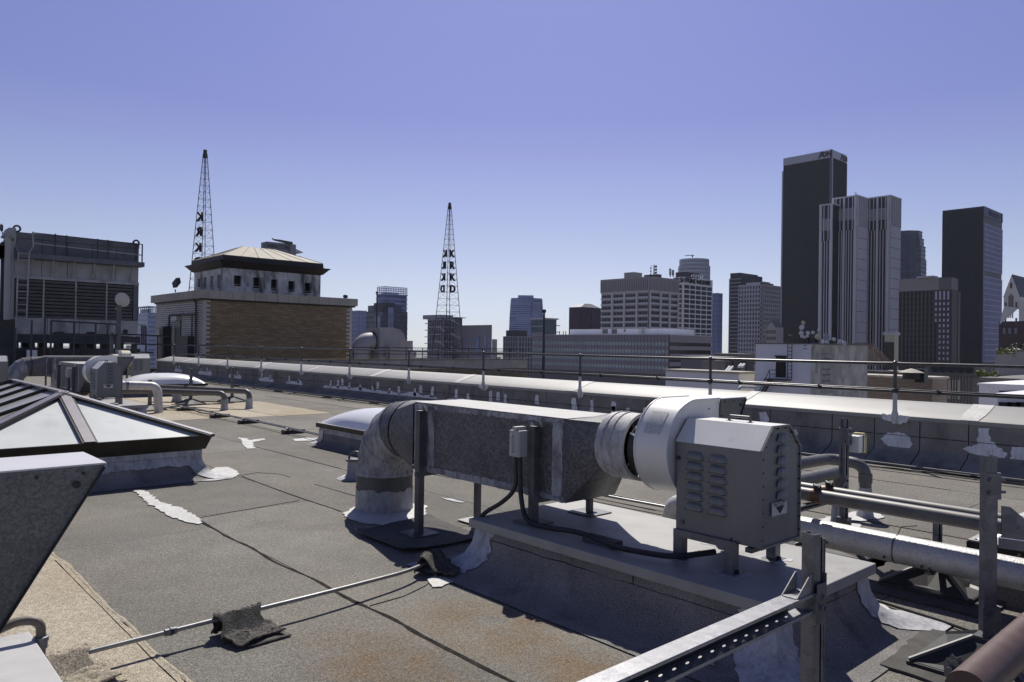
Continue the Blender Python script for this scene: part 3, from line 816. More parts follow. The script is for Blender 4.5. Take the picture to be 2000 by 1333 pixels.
# ---------------------------------------------------------------- sheet-metal duct with segmented elbow
def make_duct(label,y_end=5.45,group='sheet metal ducts feeding the fans'):
    t=thing('air_duct',label,'duct',(FX,FY,0),group)
    x0,x1,z0,z1=3.80,4.335,.532,1.117; ya=3.62; yb=y_end
    xc,zc=(x0+x1)/2,(z0+z1)/2
    MB().box(x0,x1,ya,yb,z0,z1).build('duct_body',DUCT,t,bevel=.003)
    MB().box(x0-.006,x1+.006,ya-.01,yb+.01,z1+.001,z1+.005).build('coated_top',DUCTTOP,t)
    # square to round transition and collar
    cx,cz,r=4.002,.964,.212; yc=3.345
    n=32
    m=MB(); 
    for k in range(n):
        a=2*math.pi*k/n+math.pi/4
        # square perimeter point
        c_,s_=math.cos(a),math.sin(a); q=max(abs(c_),abs(s_)); sx,sz=c_/q,s_/q
        m.v.append(Vector((xc+sx*(x1-x0)/2,ya,zc+sz*(z1-z0)/2)))
    for k in range(n):
        a=2*math.pi*k/n+math.pi/4; m.v.append(Vector((cx+math.cos(a)*r,yc,cz+math.sin(a)*r)))
    for k in range(n): m.f.append((k,(k+1)%n,n+(k+1)%n,n+k))
    m.build('square_to_round',DUCT,t,smooth=12)
    col=MB().lathe([(r+.004,0),(r+.009,-.05),(r+.014,-.052),(r+.014,-.062),(r+.008,-.064),(r+.008,-.115),(r+.014,-.118),(r+.014,-.128),(r+.008,-.13),(r+.006,-.235),(r+.012,-.24),(r-.01,-.24)],n=36)
    for i,v in enumerate(col.v): v_=Vector((v.x,v.z,-v.y)); col.v[i]=Vector((cx+v.x,yc+v.z,cz+v.y))
    col.f=[tuple(reversed(f)) for f in col.f]
    col.build('round_collar',COLLAR,t,smooth=30)
    # sealant bands brushed over the joints
    sd=[50]
    def band(poly):
        sd[0]+=1; m=MB().prism(jag(poly,.006,.03,sd[0]),(x0-.0008,0,0),YA,ZA,-XA,.003); m.build('sealant_band',SEALANT,t)
    band([(yb-.02,z0+.005),(yb+.0,z0+.005),(yb-.0,z1-.01),(yb-.04,z1-.01)]) 
    band([(yb-.62,z0+.02),(yb-.50,z0+.02),(yb-.50,z1-.04),(yb-.61,z1-.04)] if False else [(yb-.30,z0+.05),(yb-.20,z0+.05),(yb-.20,z1-.03),(yb-.29,z1-.03)])
    band([(ya+.03,z0+.02),(ya+.13,z0+.02),(ya+.13,z1-.03),(ya+.03,z1-.03)])
    band([(ya+.31,z0+.05),(ya+.37,z0+.05),(ya+.36,z1-.05),(ya+.32,z1-.05)])
    band([(ya+.02,z0+.002),(yb-.05,z0+.002),(yb-.05,z0+.045),(ya+.7,z0+.06),(ya+.02,z0+.04)])
    band([(ya+.02,z1-.035),(yb-.05,z1-.05),(yb-.05,z1-.002),(ya+.02,z1-.002)])
    # elbow: straight square stub turning round, then gores, then riser
    Rb=.46; pc=Vector((xc,yb+.42,zc-Rb)); r=.275
    def ringpts(c,u,v,rad,n=28,sq=0):
        o=[]
        for k in range(n):
            a=2*math.pi*k/n+math.pi/4; c_,s_=math.cos(a),math.sin(a); q=max(abs(c_),abs(s_))
            f=(1-sq)+sq/q
            o.append(c+u*(c_*rad*f)+v*(s_*rad*f))
        return o
    def ringmesh(rings,name,mat,sm=14):
        m=MB(); n=len(rings[0])
        for rg in rings: m.v+=rg
        for i in range(len(rings)-1):
            for k in range(n): m.f.append((i*n+k,i*n+(k+1)%n,(i+1)*n+(k+1)%n,(i+1)*n+k))
        return m.build(name,mat,t,smooth=sm)
    r0=ringpts(Vector((xc,yb,zc)),XA,ZA,r*1.03,sq=1.0); r1=ringpts(Vector((xc,yb+.40,zc)),XA,ZA,r,sq=0)
    ringmesh([r0,r1],'square_to_round',DUCT,12)
    G=5
    prev=r1
    for g in range(G):
        a0=R(90)*(g)/G; a1=R(90)*(g+1)/G
        rings=[]
        for a in (a0,a1):
            c=pc+Vector((0,math.sin(a)*Rb,math.cos(a)*Rb)); v=Vector((0,math.sin(a),math.cos(a)))
            rings.append(ringpts(c,XA,v,r*(1.0+.012*(g%2)),sq=0))
        # inflate the middle of each gore a little so that the seams read
        ringmesh(rings,'elbow_gore',ELBOW if g not in (0,) else DUCT,25)
        c=pc+Vector((0,math.sin(a1)*Rb,math.cos(a1)*Rb)); v=Vector((0,math.sin(a1),math.cos(a1))); d=Vector((0,math.cos(a1),-math.sin(a1)))
        seam=[ringpts(c-d*.018,XA,v,r*1.012),ringpts(c-d*.008,XA,v,r*1.022),ringpts(c+d*.008,XA,v,r*1.022),ringpts(c+d*.018,XA,v,r*1.012)]
        ringmesh(seam,'elbow_seam',ELBOW,30)
    yr=pc.y+Rb; zr=pc.z
    def riser(z0_,z1_,mat,rad,nm):
        ringmesh([ringpts(Vector((xc,yr,z0_)),XA,YA,rad)[::-1],ringpts(Vector((xc,yr,z1_)),XA,YA,rad)[::-1]],nm,mat,30)
    riser(zr+.0,.19,DUCT2,r*1.0,'riser'); 
    # coated foot with a ragged top edge
    m=MB(); nn=40; rnd=random.Random(4)
    for k in range(nn):
        a=2*math.pi*k/nn; m.v+=[Vector((xc+math.cos(a)*r*1.015,yr+math.sin(a)*r*1.015,.215+rnd.uniform(-.02,.02))),Vector((xc+math.cos(a)*r*1.02,yr+math.sin(a)*r*1.02,.03)),Vector((xc+math.cos(a)*r*1.045,yr+math.sin(a)*r*1.045,.004))]
    for k in range(nn):
        a=3*k;c=3*((k+1)%nn); m.f+=[(a,a+1,c+1,c),(a+1,a+2,c+2,c+1)]
    m.build('coated_foot',WHITECOAT2,t,smooth=50)
    # support posts: two at the elbow end on the deck, two on the curb
    for (x,y,zb,zt,w_,pl) in ((3.742,yb-.17,.012,1.06,.060,.13),(4.42,yb-.13,.012,1.06,.050,.13),(3.745,3.88,.362,1.05,.055,.105),(4.30,3.84,.362,.53,.042,.12)):
        p=MB().box(x-w_/2,x+w_/2,y-w_/2,y+w_/2,zb+.006,zt).build('support_post',STEELPOST,t,bevel=.002)
        MB().box(x-pl,x+pl,y-pl,y+pl,zb,zb+.008).build('base_plate',COPING_GREY if x>4.3 else STEELPOST,p)
        if x<4: MB().prism([(0,0),(.0,.05),(-.05,0)],(x,y-w_/2-.003,zt-.002),YA,ZA,XA,.02).build('top_gusset',STEELPOST,p)
    MB().box(3.70,4.46,yb-.19,yb-.15,z0-.034,z0-.003).build('cross_bar',STEELPOST,t)
    MB().box(3.72,4.40,3.86,3.90,z0-.034,z0-.003).build('cross_bar',STEELPOST,t)
    return t
COLLAR=coating('collar_metal',(.52,.52,.52),(.24,.24,.25))
DUCT2=galvanised('riser_metal',(.06,.06,.06),(.11,.11,.105),.55,.15,120)
WHITECOAT2=coating('foot_coating',(.36,.36,.375),(.20,.20,.215))
ductA=make_duct('long coated sheet metal duct with a segmented elbow feeding the nearest fan')

def switch_box():
    t=thing('switch_box','small grey disconnect switch box with a lever on the duct support post','switch box',(3.70,3.80,.85),'disconnect switches on duct posts')
    MB().box(3.655,3.735,3.80,3.905,.852,1.035).build('box_body',BOXGREY,t,bevel=.005)
    MB().box(3.650,3.6548,3.81,3.895,.862,1.02).build('box_door',BOXGREY,t,bevel=.002)
    MB().box(3.6535,3.745,3.83,3.87,1.037,1.060).build('hanger_tab',BOXGREY,t)
    MB().tube(bend([(3.65,3.852,.885),(3.635,3.852,.885),(3.635,3.858,1.0),(3.65,3.858,1.0)],.01),.006,6).build('lever',BOXGREY,t,smooth=True)
    MB().tube(bend([(3.69,3.865,.85),(3.69,3.865,.62),(3.64,3.95,.52),(3.60,4.08,.44),(3.58,4.16,.36)],.08),.016,8).build('flexible_conduit',BLACK,t,smooth=True)
    MB().tube(bend([(3.69,3.83,.85),(3.69,3.82,.60),(3.66,3.74,.43),(3.64,3.52,.425),(3.66,3.25,.45),(3.66,3.0,.425),(3.62,2.85,.43),(3.70,2.55,.43),(3.9,2.4,.46)],.12),.017,8).build('power_cable',BLACK,t,smooth=True)
    return t
swA=switch_box(); swA.location=(3.70*FS-.135,3.80*FS,CAM_H-(CAM_H-.85)*FS); swA.scale=(FS,FS,FS)
blk=MB().box(3.63,3.71,3.03,3.30,.362,.405).build('wood_block',DARKPAD); setp(blk,'short dark wooden block under the power cable on the curb cap','block')

# roof pad under the elbow end
pad=thing('roof_pad','curled dark roofing pad lying in shadow under the duct elbow post','roof pad',(3.7,5.1,0))
m=MB(); 
def padz(u,v): return .012+.03*max(0,(abs(u-.5)*2)**6)*.6+.012*mnoise.noise(Vector((u*3,v*3,2)))
A_,B_,C_,D_=Vector((3.315,5.60,0)),Vector((3.31,4.83,0)),Vector((4.10,4.80,0)),Vector((4.2,5.75,0))
top=MB().grid(lambda u,v:(A_*(1-u)*(1-v)+B_*u*(1-v)+C_*u*v+D_*(1-u)*v)+Vector((0,0,padz(u,v)+ (.03*(1-v)**8))),14,14)
n_=len(top.v); fs=list(top.f); top.add([v-Vector((0,0,.010)) for v in list(top.v)],[tuple(reversed(f)) for f in fs])
edge=[i*15 for i in range(15)]+[14*15+j for j in range(1,15)]+[i*15+14 for i in range(13,-1,-1)]+[j for j in range(13,0,-1)]
for k in range(len(edge)): a=edge[k];c=edge[(k+1)%len(edge)]; top.f.append((a,a+n_,c+n_,c))
top.build('pad_sheet',DARKPAD,pad,smooth=60)

# ---------------------------------------------------------------- second, third and further fans of the same kind
kids=kidmap()
def place(o,loc,label,rz=0,rename=None):
    c=copy_tree(o,kids); c.location=loc; c.rotation_euler=(0,0,rz); c['label']=label; return c
LO=((FX-3.93)*FS,(FY-.52)*FS,CAM_H*(1-FS))
place(fanA,LO,'blower fan of which only the slanted discharge hood shows at the left edge')
dl=Vector(LO)-Vector((FX,FY,0)); cA=curbA.location
LC=place(curbA,(.072,2.59,0),'flat white capped curb corner at the lower left corner of the view')
for ch in LC.children:
    if ch.name.startswith('metal_cap'): ch.data=ch.data.copy(); ch.data.materials[0]=WHITECAP
BO=Vector((FX+.03,FY+13.94,0))
place(fanA,BO+FDEL,'blower fan facing us with its white name plate, standing behind the hipped skylight')
place(curbA,(cA.x+.03,cA.y+13.94,0),'flared curb under the fan behind the hipped skylight')
place(ductA,BO,'short looking coated duct behind the fan by the hipped skylight')
place(swA,Vector(swA.location)+Vector((.03,13.94,0)),'grey switch box on the duct behind the hipped skylight')
for nm,rx,ry,lab in (('C',7.40,25.75,'the cross-wise unit near the far white dome'),('D',3.03,22.1,'the half hidden unit at the far left edge')):
    m4=Matrix.Translation(Vector((rx,ry,0)))@Matrix.Rotation(R(90),4,'Z')@Matrix.Translation(-Vector((FX,FY,0)))
    f2=place(fanA,Vector((rx,ry,0))+Matrix.Rotation(R(90),3,'Z')@FDEL,'distant blower fan with a yellowed scroll housing, '+lab if nm=='C' else 'distant grey blower fan, '+lab,R(90))
    if nm=='C':
        for ch in f2.children if hasattr(f2,'children') else []: 
            if ch.name.startswith('scroll_band'): ch.data=ch.data.copy(); ch.data.materials[0]=FANYELLOW
    p=m4@Vector((cA.x,cA.y,0)); place(curbA,p,'flared curb under '+lab,R(90))
    if nm=='C': place(ductA,(rx,ry,0),'long coated duct and elbow of the cross-wise unit in the distance',R(90)).scale=(1,.86,1)
for c in bpy.data.objects:
    pass
# ---------------------------------------------------------------- hipped glazed skylight at the left
def hip_skylight():
    x0,x1,y0,y1=.78,3.38,9.02,15.0; zt=.50; xm=(x0+x1)/2; ya=y0+1.30; yb=y1-1.30; za=.975
    t=thing('hip_skylight','long hipped skylight with pale frosted panes and a dark bronze eave','skylight',(xm,(y0+y1)/2,0))
    A=Vector((xm,ya,za));Bq=Vector((xm,yb,za))
    c00=Vector((x0,y0,zt));c10=Vector((x1,y0,zt));c11=Vector((x1,y1,zt));c01=Vector((x0,y1,zt)); cm=Vector((xm,y0,zt)); cn=Vector((xm,y1,zt))
    def pane(pts,mt=None):
        c=sum(pts,Vector((0,0,0)))/len(pts); nrm=(pts[1]-pts[0]).cross(pts[2]-pts[0]).normalized()
        if nrm.z<0: pts=pts[::-1]; nrm=-nrm
        n=len(pts); q=[p+nrm*-.012 for p in pts]+[p-nrm*.03 for p in pts]
        m=MB().add(q,[tuple(range(n)),tuple(reversed([i+n for i in range(n)]))]+[(i,i+n,(i+1)%n+n,(i+1)%n) for i in range(n)])
        m.build('glass_pane',mt or GLASSW,t)
    pane([c00,cm,A]);pane([cm,c10,A]);pane([c11,cn,Bq]);pane([cn,c01,Bq])
    ys=[ya,11.2,12.05,12.87,yb]
    allb=[y0]+ys+[y1]
    for sgn,xe in ((-1,x0),(1,x1)):
        prev=None
        for i in range(len(ys)-1):
            pane([Vector((xe,ys[i],zt)),Vector((xe,ys[i+1],zt)),Vector((xm,ys[i+1],za)),Vector((xm,ys[i],za))],GLASSW2)
        pane([Vector((xe,y0,zt)),Vector((xe,ya,zt)),A],GLASSW2); pane([Vector((xe,y1,zt)),Vector((xe,yb,zt)),Bq],GLASSW2)
        for y in ys:
            MB().bar((xe,y,zt+.004),(xm,y,za+.004),.05,.035).build('glazing_bar',BRONZE,t)
            MB().bar((xe,y+.0,zt+.024),(xm,y+.0,za+.024),.022,.008).build('bar_cap',BRONZE,t)
    # wide caps: ridge, hips, the middle bar of each end
    def cap(a,c,wid,mat,name='hip_cap',lift=.012,th=.02):
        MB().bar(a+Vector((0,0,lift)),c+Vector((0,0,lift)),wid,th).build(name,mat,t)
    for a,c in ((c00,A),(c10,A),(c11,Bq),(c01,Bq)):
        cap(a,c,.15,BRONZE,'hip_bar',.0,.03); cap(a,c,.085,CAPGREY,'hip_cap',.019,.012)
    cap(A,Bq,.07,CAPGREY,'ridge_cap',.018,.02)
    cap(cm,A,.15,BRONZE,'end_bar',.002,.034); cap(cm,A,.105,CAPGREY,'end_cap',.022,.012)
    cap(cn,Bq,.15,BRONZE,'end_bar',.002,.034)
    # flared eave and curb
    m=MB()
    def ring(o,z): return [Vector((x0+o,y0+o,z)),Vector((x1-o,y0+o,z)),Vector((x1-o,y1-o,z)),Vector((x0+o,y1-o,z))]
    prof=[(.03,.512),(-.012,.512),(-.012,.500),(.0,.495),(.055,.345),(.09,.340),(.09,.325)]
    for o,z in prof: m.v+=ring(o,z)
    for i in range(len(prof)-1):
        for k in range(4): m.f.append((i*4+k,(i+1)*4+k,(i+1)*4+(k+1)%4,i*4+(k+1)%4))
    m.build('bronze_eave',BRONZE,t)
    MB().box(x0+.10,x1-.10,y0+.10,y1-.10,.0,.36).build('curb_core',TAR,t)
    MB().box(x0+.085,x1-.085,y0+.085,y1-.085,.27,.335).build('metal_flashing',GREYCOAT,t)
    prof=[(.105,.275),(.09,.20),(.06,.13),(.0,.06),(-.09,.022),(-.17,.008)]
    for side in range(4):
        m=MB()
        for (o,z) in prof:
            rg=ring(o,z); a=rg[side];c=rg[(side+1)%4]; n=24
            nrm=[Vector((0,-1,0)),Vector((1,0,0)),Vector((0,1,0)),Vector((-1,0,0))][side]
            for k in range(n+1):
                p=a+(c-a)*k/n; m.v.append(p+nrm*mnoise.noise(Vector((p.x*2,p.y*2,z*6)))*.012*(0<k<n))
        for i in range(len(prof)-1):
            for k in range(n): q=i*(n+1)+k; m.f.append((q,q+n+1,q+n+2,q+1))
        m.build('flared_membrane',WALLMEM2,t,smooth=60)
    # brushed grey coating band along the near side of the curb, and over the visible corner
    m=MB(); rnd=random.Random(8); n=60
    for k in range(n+1):
        x=x0+.12+(x1-x0-.26)*k/n
        zt_=.268; zb_=.165+.03*mnoise.noise(Vector((x*3,0,0)))+rnd.uniform(-.012,.012)
        m.v+=[Vector((x,y0+.101,zt_)),Vector((x,y0+.062-.0,zb_))]
    for k in range(n): a=2*k; m.f.append((a,a+1,a+3,a+2))
    m.build('brushed_band',GREYCOAT,t,smooth=60)
    m=MB(); pp=[]
    pr=[(.098,.30),(.10,.275),(.085,.20),(.055,.13),(-.005,.06),(-.095,.026),(-.17,.012)]
    for o,z in pr:
        X=x1-o+.008;Y=y0+o-.008; l=.20+rnd.uniform(-.03,.03)
        m.v+=[Vector((X-l,Y,z+.003)),Vector((X-l*.5,Y,z+.003)),Vector((X,Y,z+.003)),Vector((X,Y+.15,z+.003)),Vector((X,Y+.3,z+.003))]
    for i in range(len(pr)-1):
        for k in range(4): q=i*5+k; m.f.append((q,q+5,q+6,q+1))
    m.build('corner_coating',GREYCOAT,t,smooth=60)
    return t
hip_skylight()

# ---------------------------------------------------------------- white dome skylights
def dome(label,x0,x1,y0,y1,zf=.345,h=.27,coat=True):
    t=thing('dome_skylight',label,'skylight',((x0+x1)/2,(y0+y1)/2,0),'white dome skylights')
    def fn(u,v):
        a=2*u-1;c=2*v-1
        k=(1-abs(a)**2.6)*(1-abs(c)**2.6)
        z=zf+.012+h*(k**.62)
        ins=.035
        return (x0+ins+(x1-x0-2*ins)*u,y0+ins+(y1-y0-2*ins)*v,z)
    MB().grid(fn,28,28).build('acrylic_dome',DOME,t,smooth=80)
    fr=MB(); w_=.05
    for (a,b_,c,d) in ((x0,x1,y0,y0+w_),(x0,x1,y1-w_,y1),(x0,x0+w_,y0+w_,y1-w_),(x1-w_,x1,y0+w_,y1-w_)): fr.box(a,b_,c,d,zf-.06,zf)
    fr.build('retaining_frame',BRONZE,t)
    lip=MB()
    for (a,b_,c,d) in ((x0+.006,x1-.006,y0+.006,y0+.05),(x0+.006,x1-.006,y1-.05,y1-.006),(x0+.006,x0+.05,y0+.05,y1-.05),(x1-.05,x1-.006,y0+.05,y1-.05)): lip.box(a,b_,c,d,zf+.001,zf+.012)
    lip.build('clamp_rim',DUCTTOP,t)
    MB().box(x0+.045,x1-.045,y0+.045,y1-.045,.20,zf-.061).build('white_flashing',GREYCOAT,t)
    m=MB(); prof=[(.05,.24),(.045,.12),(.02,.06),(-.06,.02),(-.14,.007)]
    for o,z in prof:
        m.v+=[Vector((x0+o,y0+o,z)),Vector((x1-o,y0+o,z)),Vector((x1-o,y1-o,z)),Vector((x0+o,y1-o,z))]
    for i in range(len(prof)-1):
        for k in range(4): m.f.append((i*4+k,(i+1)*4+k,(i+1)*4+(k+1)%4,i*4+(k+1)%4))
    m.build('flared_membrane',WALLMEM2,t,smooth=60)
    sc=MB()
    for k in range(4):
        y=y0+(y1-y0)*(k+.5)/4; sc.cyl((x0-.004,y,zf-.03),(x0+.002,y,zf-.03),.010,8)
    sc.build('frame_screws',EMT,t,kind='stuff')
    if coat:
        m=MB(); pr=[(.04,.25),(.038,.12),(.012,.06),(-.068,.024)]
        for o,z in pr: m.v+=[Vector((x0+o-.004,y1-o-.14,z)),Vector((x0+o-.004,y1-o+.004,z)),Vector((x0+o+.12,y1-o+.004,z))]
        for i in range(len(pr)-1):
            for k in range(2): q=i*3+k; m.f.append((q,q+1,q+4,q+3))
        m.build('corner_coating',WHITECOAT,t)
    return t
dome('white dome skylight right behind the big duct elbow',5.76,7.0,8.6,11.0)
dome('white dome skylight beside the far cross-wise fan, seen past the pipes',6.30,8.52,23.15,24.45,h=.30)
dome('white dome skylight cut off by the right edge of the photo',5.72,6.95,-.75,1.70)
dome('small far white dome skylight left of the silver pipe',4.0,5.1,19.0,19.95,h=.22) if False else None

# ---------------------------------------------------------------- strut frames, rubber feet, pipes at the right
RIDGE=M('rubber_edge_highlight',(.13,.13,.13),(.18,.18,.175),14,.5)  # paler than the base rubber: sunlit ridge highlights put into the colour
def rubber_foot(parent,cx,cy,s=.285,rot=0,h=.17):
    m=MB(); c=Vector((cx,cy,.035))
    def q(x,y,z):
        x,y=x*math.cos(rot)-y*math.sin(rot),x*math.sin(rot)+y*math.cos(rot); return Vector((cx+x,cy+y,z))
    base=[q(-s,-s,.036),q(s,-s,.036),q(s,s,.036),q(-s,s,.036)]
    low=[q(-s,-s,.016),q(s,-s,.016),q(s,s,.016),q(-s,s,.016)]
    m.add(low+base,[(0,1,5,4),(1,2,6,5),(2,3,7,6),(3,0,4,7),(4,5,6,7),(3,2,1,0)])
    o=m.build('rubber_base',RUBBER,parent,bevel=.004)
    # star-folded pyramid: ridges run to the corners, the sides sink between them
    for k in range(4):
        a=rot+k*math.pi/2
        def w_(x,y,z):
            X=x*math.cos(a)-y*math.sin(a);Y=x*math.sin(a)+y*math.cos(a); return Vector((cx+X,cy+Y,z))
        MB().add([w_(.045,.045,h),w_(.045,-.045,h),w_(s*.97,-s*.97,.040),w_(s*.97,s*.97,.040),w_(s*.62,0,.046),w_(s*.97,0,.038)],[(0,4,3),(1,2,4),(0,1,4),(3,4,5),(4,2,5)]).build('base_wing',RUBBER,parent)
        MB().bar(w_(.05,.05,h+.002),w_(s*.96,s*.96,.044),.014,.014).build('base_ridge',RIDGE,parent)
    MB().box(cx-.05,cx+.05,cy-.05,cy+.05,h-.02,h+.008).build('hub',STEELPOST,parent)
    return o
def padsheet(name,label,poly,seed,z=.006,t=.012):
    o=floor_patch(poly,DARKPAD,z,t,.012,.05,seed,None,name); setp(o,label,'roof pad'); return o
def channel(m,p0,p1,w_,d_,open_dir,lip=.010,t=.0028):
    """C strut from p0 to p1, back plate w_ wide opposite open_dir, sides d_ deep"""
    p0=Vector(p0);p1=Vector(p1);ax=(p1-p0); n=Vector(open_dir).normalized(); s=ax.normalized().cross(n)
    m.obox(p0-s*w_/2-n*d_/2,ax,s*w_,n*t)
    for sg in (-1,1):
        m.obox(p0+s*sg*w_/2-n*(d_/2-t*1.02),ax,-s*sg*t,n*(d_-t))
        m.obox(p0+s*sg*(w_/2-t*1.02)+n*(d_/2-t),ax,-s*sg*lip,-n*t*.98)
    return m
def bolt(m,p,n,r=.009,l=.012):
    p=Vector(p);n=Vector(n); m.cyl(p,p+n*l,r,6); m.cyl(p,p+n*.003,r*1.5,10)

# strut post on the second pair of pipes (far)
t=thing('strut_post','galvanised double strut post with crossbar carrying the two grey pipes, near the fan','strut post',(6.10,2.70,0),'strut posts on rubber feet')
rubber_foot(t,6.10,2.70)
m=MB(); channel(m,(6.10,2.70,.15),(6.10,2.70,1.07),.042,.052,(-.35,-1,0)); m.build('strut_channel',STRUT,t)
m=MB(); channel(m,(6.10,2.722,.62),(6.10,2.722,1.075),.042,.02,(.35,1,0)); m.build('strut_channel',STRUT,t)
m=MB(); m.box(6.066,6.132,2.655,2.735,.86,1.0); 
for z in (.89,.97): bolt(m,(6.066,2.69,z),(-1,0,0)); bolt(m,(6.10,2.655,z),(0,-1,0))
m.build('splice_plate',STRUT,t,bevel=.002)
m=MB(); m.box(6.06,6.14,2.655,2.745,.155,.275); bolt(m,(6.09,2.655,.23),(0,-1,0)); m.build('foot_socket',STRUT,t)
m=MB(); channel(m,(5.25,2.675,.455),(6.075,2.675,.455),.041,.041,(0,-1,0)); m.build('crossbar',STRUT,t)
m=MB().prism([(0,0),(-.14,0),(-.03,.155),(0,.155)],(6.075,2.655,.47),XA,ZA,YA,.006); bolt(m,(6.03,2.655,.53),(0,-1,0)); bolt(m,(6.05,2.655,.58),(0,-1,0)); m.build('gusset_plate',STRUT,t)
e=thing('junction_box','small electrical box with a yellow rim fixed to the far strut post','junction box',(6.2,2.72,.75))
MB().box(6.135,6.20,2.60,2.70,.80,.935).build('box_body',FANLIGHT,e,bevel=.004)
for k in range(3): MB().box(6.202+k*.019,6.216+k*.019,2.605,2.695,.80,.935).build('box_fin',FANLIGHT if k%2==0 else BLACK,e)
MB().tube(bend([(6.265,2.60,.795),(6.265,2.60,.945),(6.265,2.70,.945),(6.265,2.70,.795),(6.265,2.60,.795)],.02),.008,6).build('yellow_rim',YELLOW,e,smooth=True)

# low slotted strut
t=thing('strut_post','short slotted strut post standing behind the silver pipe','strut post',(5.66,1.86,0),'strut posts on rubber feet')
rubber_foot(t,5.66,1.86)
m=MB(); channel(m,(5.66,1.86,.17),(5.66,1.86,.478),.042,.042,(-.5,-1,0)); m.build('strut_channel',STRUT,t)
m=MB()
for k in range(5): m.box(5.668,5.684,1.845,1.849,.22+k*.05,.245+k*.05)
m.build('slots',EMT,t,kind='stuff')
m=MB(); m.box(5.37,5.60,1.80,1.84,.155,.172); m.tube(bend([(5.385,1.82,.15),(5.385,1.82,.19),(5.40,1.82,.20)],.01),.006,6); bolt(m,(5.40,1.80,.165),(0,-1,0)); m.build('pipe_saddle',STEELPOST,t)
# tall strut post
t=thing('strut_post','tall galvanised strut post at the right with a gusseted arm','strut post',(4.40,1.21,0),'strut posts on rubber feet')
rubber_foot(t,4.40,1.21)
m=MB(); channel(m,(4.40,1.21,.20),(4.40,1.21,1.095),.060,.045,(.66,.75,0)); m.build('strut_channel',STRUT,t)
m=MB(); channel(m,(4.432,1.205,.20),(4.432,1.205,.96),.040,.041,(.75,-.66,0)); m.build('strut_channel',STRUT,t)
m=MB(); u_=Vector((.75,-.66,0)); n_=Vector((-.66,-.75,0)); c0=Vector((4.40,1.21,0))
m.obox(c0-u_*.036+n_*.024+ZA*.875,u_*.082,n_*.005,ZA*.135); m.obox(c0+u_*.046+n_*.026+ZA*.875,u_*.005,-n_*.055,ZA*.135)
for z in (.91,.975): bolt(m,c0+n_*.030+ZA*z-u_*.010,n_,.010); m.cyl(c0+u_*.05+ZA*z,c0+u_*.088+ZA*z,.008,8); m.cyl(c0+u_*.052+ZA*z,c0+u_*.062+ZA*z,.014,6)
m.build('splice_plate',STRUT,t,bevel=.002)
m=MB(); m.obox(c0-u_*.040+n_*.026+ZA*.13,u_*.09,n_*.004,ZA*.20); m.obox(c0+u_*.050+n_*.028+ZA*.13,u_*.004,-n_*.07,ZA*.20); bolt(m,c0+n_*.032+ZA*.29,n_,.010); m.build('foot_socket',STRUT,t,bevel=.002)
m=MB(); channel(m,c0+u_*.056+ZA*.655,Vector((4.63,.20,.655)),.055,.05,(0,0,-1)); m.build('arm',STRUT,t)
ad=(Vector((4.63,.20,0))-c0); ad.normalize()
m=MB().prism([(0,0),(.20,0),(.185,.03),(.035,.16),(0,.16)],c0+u_*.054+n_*.02+ZA*.684,ad,ZA,n_,.006)
bolt(m,c0+u_*.07+ad*.06+n_*.026+ZA*.74,n_,.010); bolt(m,c0+ad*.24+n_*.03+ZA*.70,n_,.008); m.build('gusset_plate',STRUT,t)
m=MB(); m.tube([(4.41,1.06,.10),(4.43,1.03,.26)],.006,6); bolt(m,(4.46,1.02,.17),(0,0,1),.018,.01); bolt(m,(4.44,1.0,.14),(0,0,1),.012,.01); m.build('foot_bolts',STRUT,t)

padsheet('roof_pad','granular roofing pad under the right rubber foot',[(4.02,.82),(4.78,.86),(4.76,1.62),(4.0,1.58)],1)
padsheet('roof_pad','granular roofing pad under the middle rubber foot below the silver pipe',[(5.20,1.42),(6.02,1.45),(6.05,2.42),(5.22,2.35)],2)
padsheet('roof_pad','granular roofing pad under the far rubber foot behind the curb',[(5.70,2.30),(6.5,2.32),(6.5,3.12),(5.7,3.1)],3)
# roof pipe lying on the deck by the pads (dark curved strap)
sl=MB().tube([(5.06,2.5,.018),(5.04,2.2,.02),(4.99,1.9,.018),(4.93,1.6,.02),(4.86,1.35,.018)],.009,6).build('ground_strap',BLACK,None,smooth=True); setp(sl,'thin black cable lying on the deck in front of the middle rubber foot','cable')

# pipes
def pipe(name,label,pts,r,mat,cat='pipe',bendr=.12,group=None,n=20,extra=None):
    t=thing(name,label,cat,tuple(Vector(pts[0])),group)
    MB().tube(bend(pts,bendr,8),r,n).build('pipe_run',mat,t,smooth=True)
    return t
t=pipe('silver_pipe','thick silver jacketed pipe running low behind the curb cap',[(5.47,3.9,.02),(5.47,3.9,.27),(5.47,-3.0,.235)],.098,PIPESILVER,bendr=.2,n=30)
for y in (1.0,2.05,3.0): MB().lathe([(.099,-.006),(.1005,-.005),(.1005,.005),(.099,.006)],(5.47,y,.27-.0051*(3.9-y)),30,'y').build('jacket_band',STRUT,t,smooth=True)
m=MB()
for y,z in ((2.52,.20),(2.50,.20),(2.10,.18),(1.86,.17),(3.0,.19)): m.cyl((5.47-.090,y,z+.03),(5.47-.102,y,z+.03),.0085,8)
m.build('rivets',BLACK,t,kind='stuff')
